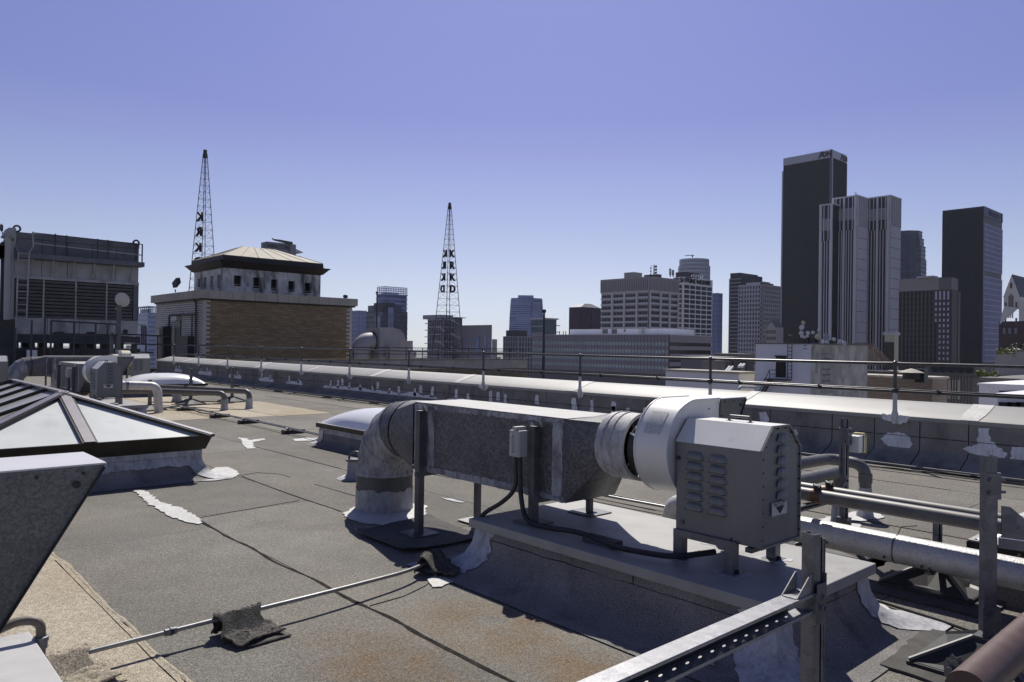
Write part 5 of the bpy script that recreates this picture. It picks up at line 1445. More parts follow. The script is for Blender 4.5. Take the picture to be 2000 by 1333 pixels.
for dz in (.35,.75): MB().cyl((xr0,yN+.5,zt_+dz),(xb,yN+.5,zt_+dz),.028,6).build('rail',STEELDK,nr)
n=11
for i in range(n+1): x=xr0+(xb-xr0)*i/n; MB().cyl((x,yN+.5,zt_-.1),(x,yN+.5,zt_+.75),.03,6).build('post',STEELDK,nr)
# neighbour deck
nd=MB().box(11.5,xb+.2,39.2,75,-44.9,-1.0).build('neighbour_deck',DECKM); struct(nd)

# ---------------------------------------------------------------- big blower on the neighbour roof
def big_blower():
    D=50; g=lambda px,py,dd=0: at_d(px,py,D+dd)
    y=g(745,690).y; t=thing('roof_blower','large beige roof blower with curved scroll and round elbow on the neighbour roof','blower',tuple(g(745,690))[:2]+(-1.0,))
    def pp(px,py): q_=at_y(px,py,y); return (q_.x,q_.z)
    sc=[pp(742,640)]+[pp(*q_) for q_ in ((768,640),(781,644),(789,652),(792,662),(794,690),(794,712),(742,712))]
    mat=M('blower_beige',(.42,.40,.40),(.36,.34,.34),1,.6,world=True)
    MB().prism(sc,(0,y,0),XA,ZA,YA,1.6).build('scroll_housing',mat,t)
    MB().prism([pp(794,666),pp(808,666),pp(808,712),pp(794,712)],(0,y+.1,0),XA,ZA,YA,1.3).build('end_box',mat,t)
    MB().prism([pp(778,665),pp(791,665),pp(791,681),pp(778,681)],(0,y-.03,0),XA,ZA,YA,.03).build('access_door',CORNP,t)
    el=[pp(735,668),pp(700,666)]
    c=at_y(740,668,y+.8); a=at_y(712,668,y+.8); e=at_y(705,712,y+.8)
    MB().tube(bend([(c.x,y+.8,c.z),(a.x-.2,y+.8,a.z),(a.x-.35,y+.8,e.z)],.62,10),.62,18).build('inlet_elbow',mat,t,smooth=True)
    for k in range(3): MB().lathe([(.63,-.03),(.68,-.03),(.68,.03),(.63,.03)],(a.x+.55+k*.38,y+.8,a.z),20,'x').build('flange_ring',STEELDK,t)
    MB().prism([pp(751,676),pp(766,676),pp(766,700),pp(751,700)],(0,y-.5,0),XA,ZA,YA,.45).build('motor_box',mat,t)
    for px in (748,765,790,806): q_=at_y(px,700,y); MB().box(q_.x-.06,q_.x+.06,y-.1,y+1.5,-1.0,at_y(px,712,y).z+.05).build('skid_leg',STEELDK,t)
big_blower()
def ball_pole(label,px,pyt,pyb,D,r=.06,br=.22):
    a=at_d(px,pyb,D); c=at_d(px,pyt,D); t=thing('ball_pole',label,'pole',tuple(a),'poles topped with a dark ball')
    br*=1.35
    MB().tube([(a.x,a.y,a.z-3),(a.x,a.y,a.z+(c.z-a.z)*.35),(a.x,a.y,c.z)],r,8,True,[r*1.6,r*1.2,r*.8]).build('pole_shaft',STEELDK,t,smooth=True)
    MB().lathe([(0,-br),(br*.7,-br*.7),(br,0),(br*.7,br*.7),(0,br)],(a.x,a.y,c.z),12).build('ball',STEELDK,t,smooth=True)
ball_pole('thin dark pole with a ball rising in front of the dark stepped glass block',735,572,660,55,.05,.08)
ball_pole('thin dark pole with a ball in front of the blue curved tower',1061,608,740,45,.07,.10)

# ---------------------------------------------------------------- radio masts with letter columns
def mast(label,px,pytop,pybase,D,wtop,wbase,letters,rot=0):
    base=at_d(px,pybase,D); top=at_d(px,pytop,D); h=top.z-base.z
    t=thing('radio_mast',label,'mast',tuple(base),'lattice radio masts with letters')
    def leg(k,f):
        w_=(wbase*(1-f)+wtop*f)/2; sx=(-1,1,1,-1)[k]; sy=(-1,-1,1,1)[k]
        return Vector((base.x+sx*w_,base.y+sy*w_,base.z+h*f))
    for k in range(4): MB().tube([leg(k,0),leg(k,.5),leg(k,1)],.05,5,True,[.05,.038,.03]).build('leg',MAST,t)
    n=26; m=MB(); fs=[0]
    lev=[]; f=0; 
    for i in range(n+1): lev.append(1-(1-i/n)**1.25)
    for i in range(n):
        for k in range(4):
            a0,a1=leg(k,lev[i]),leg(k,lev[i+1]); b0,b1=leg((k+1)%4,lev[i]),leg((k+1)%4,lev[i+1])
            m.bar(a1,b1,.022); 
            if i%2==0: m.bar(a0,b1,.017)
            else: m.bar(b0,a1,.017)
    m.build('lattice_bracing',MAST,t,kind='stuff')
    MB().cyl(leg(0,1).lerp(leg(2,1),.5)-ZA*.4,leg(0,1).lerp(leg(2,1),.5)+ZA*.35,.17,8).build('beacon',STEELDK,t)
    for s,(py0,size,faces) in letters.items() if isinstance(letters,dict) else []: pass
    for (ch,py,face,size) in letters:
        z=at_d(px,py,D).z; f=(z-base.z)/h; w_=(wbase*(1-f)+wtop*f)/2
        if face=='L':   # the face toward -X, seen from behind so the letter reads mirrored
            text_at(ch,size,(base.x-w_-.02,base.y+w_*.10,z),YA,ZA,BLACKP,t,'letter_'+ch.lower(),.06,.045,.95)
        else:
            text_at(ch,size,(base.x+w_*.0,base.y-w_-.02,z),XA,ZA,BLACKP,t,'letter_'+ch.lower(),.06,.045,.95)
    t.rotation_euler=(0,0,rot)
    return t
mast('tall lattice radio mast with mirrored letters rising behind the brick roof house',394,300,690,70,.25,2.35,[('K',426,'L',1.1),('R',455,'L',1.1),('K',486,'L',1.1),('D',514,'L',1.1)],R(33))
mast('lattice radio mast with two letter columns left of the photo centre',874,402,690,88,.25,2.55,[('K',497,'L',1.15),('R',520,'L',1.15),('K',543,'L',1.15),('D',566,'L',1.15),('K',497,'R',1.15),('R',520,'R',1.15),('K',543,'R',1.15),('D',566,'R',1.15)])

# ---------------------------------------------------------------- cooling tower at the left
def cooling():
    Y=42.7
    def g(px,py,y=Y): return at_y(px,py,y)
    xl=g(28,600).x; xrr=g(270,600).x
    def zz(px,py): return g(px,py).z
    # horizontal levels read at the left end and the right end, averaged
    def lev(pl,pr): return (zz(28,pl)+zz(268,pr))/2
    ztop=lev(448,480); z1=lev(462,488); z2=lev(494,514); z3=lev(503,524); z4=lev(536,554); z5=lev(543,558); z6=lev(618,629); z7=lev(649,660); z8=lev(664,674)
    t=thing('cooling_tower','big weathered cooling tower with louvred side, ladder and top rail at the left','cooling tower',((xl+xrr)/2,Y+2,z8))
    MB().box(xl,xrr-.02,Y+.15,Y+3.6,z7,ztop-.05).build('casing_core',CASEDK,t)
    MB().box(xl,xrr,Y-.02,Y+.149,z1,ztop).build('top_band',CASEDK,t)
    nn=5
    for i in range(nn):
        a=xl+(xrr-xl)*i/nn; MB().box(a+.01,a+(xrr-xl)/nn-.01,Y+.03,Y+.149,z2,z1-.01).build('casing_panel',CASEDK,t)
    MB().box(xl-.0,xrr+.12,Y-.55,Y+.149,z3,z2-.01).build('walkway',CASEDK,t)
    for i in range(nn):
        a=xl+(xrr-xl)*i/nn; MB().box(a+.01,a+(xrr-xl)/nn-.01,Y+.03,Y+.149,z4,z3-.01).build('plenum_panel',CASING,t)
    for i in range(6):
        x=xl+.6+(xrr-xl-1)*i/5; MB().bar((x,Y+.02,z4+.02),(x,Y-.45,z3-.01),.07,.1).build('walkway_bracket',CASING,t)
    MB().box(xl,xrr,Y-.08,Y+.149,z5,z4-.005).build('mid_beam',CASING,t)
    bays=[28,84,147,207,262]; xs=[g(p,600).x for p in bays]; xs[0]=xl;xs[-1]=xrr-.25
    for i in range(4):
        for k in range(11):
            z=z6+(z5-z6)*(k+.2)/11
            MB().obox((xs[i]+.05,Y-.06,z),(xs[i+1]-xs[i]-.1,0,0),(0,.19,.13),(0,-.012,.012)).obox((xs[i]+.05,Y-.065,z-.03),(xs[i+1]-xs[i]-.1,0,0),(0,.010,0),(0,0,.12)).build('louvre_slat',LOUV,t)
    for i in range(1,4): MB().box(xs[i]-.035,xs[i]+.035,Y-.10,Y+.1,z6,z5).build('mullion',CASING,t)
    MB().box(xs[-1],xrr,Y-.02,Y+.149,z6,z5).build('end_post',CASEDK,t)
    for i in range(4):
        a=xl+(xrr-xl)*i/4; MB().box(a+.012,a+(xrr-xl)/4-.012,Y-.05,Y+.149,z7,z6-.01).build('basin_panel',CASING,t)
    for px in (115,178): q_=g(px,651); MB().box(q_.x-.22,q_.x+.22,Y-.09,Y-.055,q_.z-.08,q_.z+.06).build('basin_port',DARKGL,t)
    q_=g(244,648); MB().cyl((q_.x,Y-.12,q_.z),(q_.x,Y-.05,q_.z),.12,12).build('basin_port',DARKGL,t)
    MB().box(xl-.3,xrr+.1,Y-.15,Y+.15,z8,z7-.01).build('support_beam',STEELDK,t); MB().box(xl-.3,xrr+.1,Y+3.2,Y+3.5,z8,z7-.01).build('support_beam',STEELDK,t)
    for px in (30,62,112,160,214,262):
        x=g(px,680).x; MB().box(x-.12,x+.12,Y-.1,Y+.1,z8-.75,z8-.005).build('support_leg',STEELDK,t)
    # ladder with flared top rails
    def lp(px,py): p=at_y(px,py,Y-.75); return p
    for pts in (((29,449),(29,479),(36,492),(32,622),(31,690)),((64,453),(65,481),(57,494),(52,620),(52,640))):
        MB().tube([lp(*q_) for q_ in pts],.035,6).build('ladder_rail',CASING,t,smooth=True)
    for k in range(11):
        py=495+12.4*k; a=lp(35.5-k*.35,py);c=lp(57-k*.4,py+1.0); MB().cyl(a,c,.025,5).build('ladder_rung',CASING,t)
    # rail on the walkway
    zr0=z3; 
    for px,py in ((108,457),(130,460),(191,467),(211,469),(266,476),(278,478)):
        p=at_y(px,py,Y-.5); MB().cyl((p.x,Y-.5,z3),(p.x,Y-.5,p.z),.035,6).build('rail_post',STEELDK,t)
    a=at_y(65,475.5,Y-.5);c=at_y(279,499,Y-.5); MB().cyl(a,c,.030,6).build('walkway_rail',GALVPIPE,t)
    a=at_y(65,455,Y-.5);c=at_y(279,478,Y-.5); MB().cyl(a,c,.025,6).build('walkway_rail',STEELDK,t)
    for px,py in ((33,447),(266,475)):
        p=at_y(px,py,Y); MB().tube(arc(p,.14,0,2*math.pi,12,XA,ZA),.05,6).build('lifting_ring',STEELDK,t,smooth=True)
    # end hood and the pale pipe down the left side
    a=at_y(17,458,Y-.3); b0=at_y(12,625,Y-.3)
    MB().tube([(a.x,Y-.3,b0.z),(a.x,Y-.3,a.z-.1)],.15,14).build('down_pipe',GALVPIPE,t,smooth=True)
    MB().prism([(at_y(5,462,Y).x,at_y(5,462,Y).z),(at_y(28,467,Y).x,at_y(28,470,Y).z),(at_y(28,448,Y).x,at_y(28,448,Y).z),(at_y(14,447,Y).x,at_y(14,447,Y).z)],(0,Y-.5,0),XA,ZA,YA,1.2).build('end_hood',CASING,t)
    for k in range(3):
        p=at_y(3+k*3,560,Y+.4); MB().cyl((p.x,Y+.4,z8),(p.x,Y+.4,ztop-.5),.07,6).build('side_pipe',STEELDK,t)
    p=at_y(3,600,Y+.2); MB().box(p.x-1.2,p.x+.1,Y,Y+.6,z2-.3,z2+.3).build('side_bracket',STEELDK,t); MB().box(p.x-1.2,p.x+.35,Y,Y+.6,z5+.9,z5+1.6).build('side_bracket',STEELDK,t)
    p=at_y(3,600,Y+.2); MB().box(p.x-1.4,p.x+.5,Y-.2,Y+.5,z8-.3,z6-.1).build('side_pump',STEELDK,t)
    p=at_y(3.5,440,Y); MB().tube([at_y(5,458,Y),at_y(3,445,Y),at_y(3.5,441,Y),at_y(2,438.5,Y)],.02,5).lathe([(0,-.2),(.07,-.12),(.07,.12),(0,.2)],at_y(3,445,Y),8).build('top_antenna',STEELDK,t)
cooling()
# platform, rails and low walls beneath it
pf=thing('steel_platform','dark steel platform and stacked beams under the cooling tower','platform',(8,41.5,-1))
z=at_y(150,676,41.4).z; x0_=at_y(-20,680,41.4).x; x1_=at_y(272,680,41.4).x
MB().box(x0_,x1_,41.2,41.4,z-.95,z-.12).build('deck_beam',STEELDK,pf); MB().box(x0_,x1_,41.2,47,z-1.3,z-1.0).build('deck_slab',CASEDK,pf)
for i in range(9): x=x0_+(x1_-x0_)*(i+.5)/9; MB().box(x-.18,x+.18,43.5,43.9,z-1,z+.35).build('pedestal',STEELDK,pf)
vl=thing('plant_box','rusty planter-like box on the platform under the cooling tower','box',(8,41,-1))
a=at_y(61,681,40.9);c=at_y(97,681,40.9); MB().box(a.x,c.x,40.5,40.9,a.z-1.2,a.z).build('box_body',M('dark_rust',(.045,.022,.018),(.06,.04,.03),2,.8,world=True),vl)
a=at_y(52,684,40.6); MB().box(a.x,a.x+.35,40.2,40.6,a.z-.4,a.z).build('white_can',WHITEP,vl)
rl=thing('platform_rail','dark rail with many posts in front of the cooling tower','guard rail',(8,39.6,-.5))
Yr=39.7
for px,pt in ((30,640),(62,626),(88,620),(100,627),(145,628),(187,633),(210,633),(228,632)):
    p=at_y(px,pt,Yr); q_=at_y(px,700,Yr); MB().cyl((p.x,Yr,q_.z-.6),(p.x,Yr,p.z),.045,6).build('rail_post',STEELDK,rl)
for (pl,yl_,pr,yr_) in ((100,627,228,634),(100,652,228,655),(30,668,228,672)):
    MB().cyl(at_y(pl,yl_,Yr),at_y(pr,yr_,Yr),.04,6).build('rail',STEELDK,rl)
rl2=thing('platform_rail','pale pipe rail between the dish mast and the brick roof house','guard rail',(12,39.6,-.5))
for (pl,yl_,pr,yr_) in ((235,653,330,657),(180,671,420,675),(246,634,284,636),(180,686,300,689)):
    MB().cyl(at_y(pl,yl_,39.2),at_y(pr,yr_,39.2),.04,6).build('rail',RAILM if yl_>640 else GALVPIPE,rl2)
for px,pt,pb in ((277,636,672),(281,636,672),(285,637,690),(318,675,700),(308,657,700)):
    p=at_y(px,pt,39.2);q_=at_y(px,pb,39.2); MB().cyl(q_,p,.04,6).build('rail_post',STEELDK,rl2)

# ================================================================ far towers
def flat(name,c,c2=None,rough=.6,sc=.04,**k): return M(name,c,c2 or tuple(x*1.12 for x in c),sc,rough,world=True,**k)
def glassmat(name,c,c2,cw,ch,rough=.28,seedy=0):
    """curtain wall: each pane a slightly different tone"""
    m,nt,bs=newmat(name); bs.inputs['Roughness'].default_value=rough; bs.inputs['Specular IOR Level'].default_value=.5
    pos=N(nt,'ShaderNodeNewGeometry').outputs['Position']; sp=N(nt,'ShaderNodeSeparateXYZ'); nt.links.new(pos,sp.inputs[0])
    ad=N(nt,'ShaderNodeMath',operation='ADD'); nt.links.new(sp.outputs[0],ad.inputs[0]); nt.links.new(sp.outputs[1],ad.inputs[1])
    cb=N(nt,'ShaderNodeCombineXYZ'); nt.links.new(ad.outputs[0],cb.inputs[0]); nt.links.new(sp.outputs[2],cb.inputs[1])
    sn=N(nt,'ShaderNodeVectorMath',operation='SNAP'); nt.links.new(cb.outputs[0],sn.inputs[0]); sn.inputs[1].default_value=(cw,ch,1)
    wn=N(nt,'ShaderNodeTexWhiteNoise',noise_dimensions='3D'); nt.links.new(sn.outputs[0],wn.inputs['Vector'])
    big=noise(nt,coords(nt,True,(1,1,1.6)),.02,5,.6)
    col=mixc(nt,ramp(nt,wn.outputs[0],.1,.95),c,c2)
    col=mixc(nt,ramp(nt,big,.4,.65,0,.6),col,tuple(x*1.5 for x in c2))
    nt.links.new(col,bs.inputs['Base Color']); return m
def tower_frame(cpx,topy,D,lpx,rpx):
    P=at_d(cpx,topy,D); ly=at_x(lpx,topy,P.x).y-P.y if lpx is not None else None
    rx=at_y(rpx,topy,P.y).x-P.x if rpx is not None else None
    return P,ly,rx
ZB=-45
def tower(label,cpx,topy,D,lpx,rpx,core,name='tower',group=None,depthL=None,depthR=None,rootz=ZB,crown=None):
    P,ly,rx=tower_frame(cpx,topy,D,lpx,rpx)
    ly=ly if ly is not None else depthL; rx=rx if rx is not None else depthR
    t=thing(name,label,'building',(P.x+rx/2,P.y+ly/2,rootz),group)
    MB().box(P.x,P.x+rx,P.y,P.y+ly,ZB,P.z).build('tower_core',core,t)
    return t,P,ly,rx
def piers(t,P,ly,rx,mat,z0,z1,nL,nR,wd,dp,name='piers',faces='LR',edge=True):
    m=MB()
    if 'L' in faces:
        for i in range(nL+1):
            y=P.y+ly*i/nL; y0=max(P.y,y-wd/2) ; y1=min(P.y+ly,y+wd/2)
            m.box(P.x-dp,P.x-.01,y0,y1,z0,z1)
    if 'R' in faces:
        for i in range(nR+1):
            x=P.x+rx*i/nR; m.box(max(P.x,x-wd/2),min(P.x+rx,x+wd/2),P.y-dp,P.y-.01,z0,z1)
    return m.build(name,mat,t,kind='stuff')
def spandrels(t,P,ly,rx,mat,z0,z1,n,hh,dp,faces='LR',name='spandrels',skip=()):
    m=MB()
    for i in range(n+1):
        if i in skip: continue
        z=z0+(z1-z0)*i/n
        if 'L' in faces: m.box(P.x-dp,P.x-.012,P.y,P.y+ly,z-hh/2,z+hh/2)
        if 'R' in faces: m.box(P.x,P.x+rx,P.y-dp,P.y-.012,z-hh/2,z+hh/2)
    return m.build(name,mat,t,kind='stuff')
HAZ=lambda c,f:tuple(x*(1-f)+y*f for x,y in zip(c,(.30,.34,.50)))
G_DARK=glassmat('dark_glass',(.008,.008,.012),(.017,.017,.026),1.5,3.9,.5)
G_NAVY=glassmat('navy_glass',(.022,.026,.048),(.065,.072,.115),3,3.6,.3)
G_BLUE=glassmat('blue_glass',(.06,.08,.18),(.20,.24,.42),5,3.6,.3)
G_PALE=glassmat('pale_blue_glass',(.13,.15,.24),(.22,.25,.36),4,3.2,.35)
G_GREEN=glassmat('green_glass',(.045,.075,.085),(.075,.11,.12),4,4,.3)
F_LIGHT=flat('light_frame',(.55,.54,.54)); F_MID=flat('mid_frame',(.28,.27,.28)); F_BLUEF=flat('bluish_frame',(.34,.37,.50)); F_DKFR=flat('dark_frame',(.045,.043,.055)); F_BROWN=flat('brown_stone',(.075,.062,.058)); F_BAND=flat('grey_spandrel',(.24,.215,.235))
F_MET=flat('metallic_band',(.44,.44,.47)); ROOFT=flat('flat_roof',(.30,.28,.25))

# 1 pale blue round-fronted tower left of the brick house
t,P,ly,rx=tower('pale blue banded tower with an open crown, between the cooling tower and the brick house',289,611,620,266,306,G_PALE)
m=MB(); 
zt_=at_d(289,598,620).z
spandrels(t,P,ly,rx,F_BLUEF,P.z-75,P.z-2,19,1.6,.5)
MB().box(P.x,P.x+rx,P.y,P.y+ly,zt_-.8,zt_).build('crown_ring',F_BLUEF,t)
for i in range(7):
    MB().box(P.x,P.x+.6,P.y+ly*i/6*.98,P.y+ly*i/6*.98+.6,P.z,zt_-.81).build('crown_column',F_BLUEF,t); MB().box(P.x+rx*i/6*.97,P.x+rx*i/6*.97+.6,P.y,P.y+.6,P.z,zt_-.81).build('crown_column',F_BLUEF,t)
MB().box(P.x+3,P.x+rx-3,P.y+3,P.y+ly-3,P.z,zt_-2).build('crown_core',G_PALE,t)

# 2 tower with sign and crane behind the penthouse
t,P,ly,rx=tower('grey tower with a web address sign and a crane arm, peeking over the penthouse roof',521,472,640,510,578,flat('hazy_grey',(.13,.135,.17)))  # bluish grey puts distance haze into the wall colour
sg=at_y(546,484,P.y); 
MB().box(P.x,P.x+rx,P.y-.3,P.y-.01,P.z-12.5,P.z-.5).build('sign_band',flat('sign_band',(.20,.20,.24)),t); text_at('ONNI.COM',4.6,(at_y(539.5,483,P.y).x,P.y-.6,at_y(539.5,482.5,P.y).z),XA,ZA,STEELDK,t,'sign_letters',.3,.10,.93)
MB().box(P.x-.0,P.x+rx+.1,P.y-.4,P.y-.01,P.z-25,P.z-13).build('glass_band',G_NAVY,t)
a=at_y(567,482,P.y);c=at_y(592,485,P.y); MB().prism([(a.x,P.z-2),(c.x,P.z-6),(c.x,P.z-6.6),(a.x,P.z-6)],(0,P.y,0),XA,ZA,YA,18).build('canopy_wing',F_MET,t)
a=at_y(576,500,P.y);c=at_y(588,501,P.y); MB().box(P.x+rx,c.x,P.y,P.y+12,a.z-1,a.z).build('canopy_wing',F_MET,t)
MB().box(at_y(575,490,P.y).x,at_y(577,490,P.y).x,P.y+.3,P.y+1.5,at_y(575,502,P.y).z,P.z-5).build('frame_post',F_MID,t)
MB().box(at_y(500,490,P.y+6).x,P.x,P.y+6,P.y+20,ZB,at_y(500,489,P.y+6).z).build('stepped_shoulder',G_GREEN,t)
MB().box(P.x+rx,at_y(580,505,P.y).x,P.y+1,P.y+18,ZB,at_y(580,508,P.y).z).build('stepped_shoulder',F_MID,t)
cr=thing('roof_crane','dark crane arm on top of the tower with the sign','crane',tuple(at_d(564,480,645)))
def cp_(x,y): return at_d(x,y,645)
MB().tube([cp_(565,492),cp_(565,474)],1.0,6).build('crane_mast',STEELDK,cr); MB().tube([cp_(571,476),cp_(547,471),cp_(534,468.5),cp_(532,466),cp_(531,466)],.9,6,True,[1.5,1.2,.7,.5,.4]).build('crane_boom',STEELDK,cr)

# 3 two pale towers right of brick house, 4 lattice top tower, 5 dark stepped block
t,P,ly,rx=tower('pale blue glass slab tower just right of the brick roof house',700,608,560,686,716,G_PALE); spandrels(t,P,ly,rx,F_BLUEF,P.z-60,P.z,18,.9,.4); piers(t,P,ly,rx,F_BLUEF,ZB,P.z,5,5,.9,.5)
t,P,ly,rx=tower('tall blue glass tower with an open lattice crown and balconies',752,575,600,737,795,G_BLUE); spandrels(t,P,ly,rx,F_LIGHT2 if False else F_BLUEF,P.z-70,P.z,20,.8,1.3); 
zt_=at_d(752,560,600).z; m=MB()
for i in range(14):
    x=P.x+rx*i/13; m.box(x-.25,x+.25,P.y,P.y+.5,P.z,zt_)
for i in range(5):
    y=P.y+ly*i/4; m.box(P.x-.2,P.x+.3,y-.25,y+.25,P.z,zt_)
for k in range(5): z=P.z+(zt_-P.z)*k/4; m.box(P.x-.3,P.x+rx,P.y-.2,P.y+.2,z-.3,z+.2); m.box(P.x-.3,P.x+.2,P.y,P.y+ly,z-.3,z+.2)
m.build('lattice_crown',F_BLUEF,t,kind='stuff'); MB().box(P.x+4,P.x+rx*.75,P.y+5,P.y+ly,P.z,zt_-4).build('crown_core',G_BLUE,t)
t,P,ly,rx=tower('dark glass block with a stepped top in front of the lattice crowned tower',747,609,500,716,796,G_NAVY)
a=at_y(768,592,P.y);c=at_y(774,592,P.y)
MB().box(P.x+1,at_y(786,598,P.y).x,P.y+1,P.y+ly,P.z,at_y(770,597,P.y).z).build('upper_step',G_NAVY,t); MB().box(at_y(749,593,P.y).x,at_y(772,593,P.y).x,P.y+.5,P.y+12,P.z,at_y(760,592,P.y).z).build('upper_step',F_DKFR,t)
MB().box(at_y(757,620,P.y).x,at_y(768,620,P.y).x,P.y-.6,P.y-.01,P.z-50,P.z+3).build('pale_glass_strip',G_PALE,t); a=at_x(734,640,P.x);c=at_x(744,640,P.x); MB().box(P.x-.6,P.x-.01,c.y,a.y,P.z-50,P.z-3).build('pale_glass_strip',G_PALE,t)
spandrels(t,P,ly,rx,F_DKFR,P.z-60,P.z,17,.7,.3)
# 6 grey complex behind the mast
t,P,ly,rx=tower('grey glass block with small balconies behind the central mast',866,623,300,837,887,G_NAVY); spandrels(t,P,ly,rx,F_MID,P.z-30,P.z-.3,10,.5,.5); piers(t,P,ly,rx,F_MID,ZB,P.z,7,4,.35,.4)
m=MB()
for k in range(11): y=P.y+ly; m.box(P.x-1.2,P.x-.0,y-2,y+1.0,P.z-2-k*2.7,P.z-1.7-k*2.7)
m.build('balcony_slabs',F_MET,t,kind='stuff')
a=at_y(860,615,P.y+2);c=at_y(885,615,P.y+2); MB().box(a.x,c.x,P.y+2,P.y+14,P.z,a.z).build('upper_step',F_MID,t)
MB().box(at_y(885,625,P.y+9).x,at_y(903,625,P.y+9).x,P.y+9,P.y+16,P.z-4,at_y(890,621,P.y+9).z).build('upper_step',G_GREEN,t); q_=at_y(893,620,P.y+9); MB().box(q_.x-2,q_.x+4,P.y+8,P.y+14,q_.z-.3,q_.z).build('roof_slab',F_MET,t)
t,P,ly,rx=tower('grey office block with flat roof and pale window strips, right of the central mast',958,635,290,888,961,flat('warm_grey_block',(.24,.22,.225)))
m=MB(); 
for k in range(9):
    for i in range(12):
        y=P.y+ly*(i+.25)/12; 
        if i in (1,3): continue
        m.box(P.x-.12,P.x-.01,y,y+ly/12*.5,P.z-6.5-k*2.6,P.z-5.3-k*2.6)
m.build('window_slots',G_PALE,t,kind='stuff')
for i in (1.2,3.4): y=P.y+ly*i/12; MB().box(P.x-.2,P.x-.01,y,y+ly/12*.9,P.z-32,P.z-4).build('pale_glass_strip',G_PALE,t)
t,P,ly,rx=tower('small plain block beside the grey office block',966,663,380,961,971,F_MID)
# 7 blue curved tower and neighbours
def curved():
    D=900; P0=at_d(1028,583,D)
    t=thing('tower','blue tower with curved glass sides and a rounded crown','building',(P0.x,P0.y,ZB))
    zt=P0.z; 
    a=at_d(994,660,D);c=at_d(1061,660,D)
    u=(c-a); u.z=0; wd=u.length; u.normalize(); n_=Vector((u.y,-u.x,0)); 
    if n_.dot(CAMP-P0)<0: n_=-n_
    rings=[(at_d(1000,690,D).z-120,1.0),(at_d(1000,650,D).z,1.0),(at_d(1000,620,D).z,.985),(at_d(1000,600,D).z,.95),(zt,.90)]
    m=MB()
    sec=[]
    for k in range(9): f=k/8*2-1; sec.append((f*wd/2, 8*(1-f*f)))
    for z,s_ in rings:
        for x,d in sec: m.v.append(Vector(((a+c)/2*1).xy.to_3d())+u*x*s_+n_*d+ZA*z)
        for x,d in sec[::-1]: m.v.append(Vector(((a+c)/2*1).xy.to_3d())+u*x*s_-n_*35+ZA*z)
    n=18
    for i in range(len(rings)-1):
        for k in range(n): m.f.append((i*n+k,i*n+(k+1)%n,(i+1)*n+(k+1)%n,(i+1)*n+k))
    m.f.append(tuple(4*n+k for k in range(n)))
    m.build('glass_body',G_BLUE,t)
    mid=((a+c)/2).xy.to_3d(); z0=at_d(1000,690,D).z
    MB().obox(mid+u*wd*.16+n_*9.2+ZA*z0,u*wd*.24,n_*.5,ZA*(at_d(1000,592,D).z-z0)).build('pale_glass_strip',G_PALE,t)
    MB().obox(mid-u*wd*.25+n_*2+ZA*zt,u*wd*.45,-n_*20,ZA*3.5).build('roof_cap',F_BLUEF,t)
    m=MB()
    for k in range(26):
        z=z0+(zt-z0)*k/26
        for j in range(8): 
            x0,d0=sec[j];x1,d1=sec[j+1]; s_=.95 if k>17 else (.98 if k>12 else 1)
            m.bar(mid+u*x0*s_+n_*(d0+.1)+ZA*z,mid+u*x1*s_+n_*(d1+.1)+ZA*z,.6,.8)
    m.build('floor_bands',F_BLUEF,t,kind='stuff')
curved()
t,P,ly,rx=tower('green glass office tower with thin roof slab, right of the curved blue tower',1064,624,480,1037,1087,G_GREEN); spandrels(t,P,ly,rx,F_MID,P.z-40,P.z,9,.9,.4,'L'); MB().box(P.x-1,P.x+rx+1,P.y-1,P.y+ly,P.z,P.z+.9).build('roof_slab',F_MET,t)
m=MB()
for k in range(8): m.box(P.x+rx,P.x+rx+2.5,P.y-1,P.y+4,P.z-4-k*4.2,P.z-3.5-k*4.2)
m.build('balcony_slabs',F_LIGHT,t,kind='stuff')
t,P,ly,rx=tower('low dark apartment block in front of the curved blue tower',1012,658,400,984,1040,G_NAVY); spandrels(t,P,ly,rx,F_MID,P.z-14,P.z,5,.4,.4); piers(t,P,ly,rx,F_MID,ZB,P.z,6,5,.4,.5); MB().box(P.x+2,P.x+rx*.8,P.y+2,P.y+12,P.z,P.z+3.5).build('upper_step',F_DKFR,t)
# 8 brown tower with hipped top
t,P,ly,rx=tower('purple brown tower with a chamfered top left of the concrete office block',1135,600,560,1113,1173,G_NAVY)
zt_=at_d(1128,592,560).z
m=MB().add([(P.x,P.y,P.z),(P.x+rx,P.y,P.z),(P.x+rx,P.y+ly,P.z),(P.x,P.y+ly,P.z),(P.x+rx*.35,P.y+ly*.3,zt_),(P.x+rx*.7,P.y+ly*.3,zt_),(P.x+rx*.7,P.y+ly*.7,zt_),(P.x+rx*.35,P.y+ly*.7,zt_)],[(0,1,5,4),(1,2,6,5),(2,3,7,6),(3,0,4,7),(4,5,6,7)]); m.build('hipped_top',F_BAND,t)
piers(t,P,ly,rx,F_BROWN2 if False else flat('plum_pier',(.085,.06,.075)),ZB,P.z,9,9,1.6,.8)
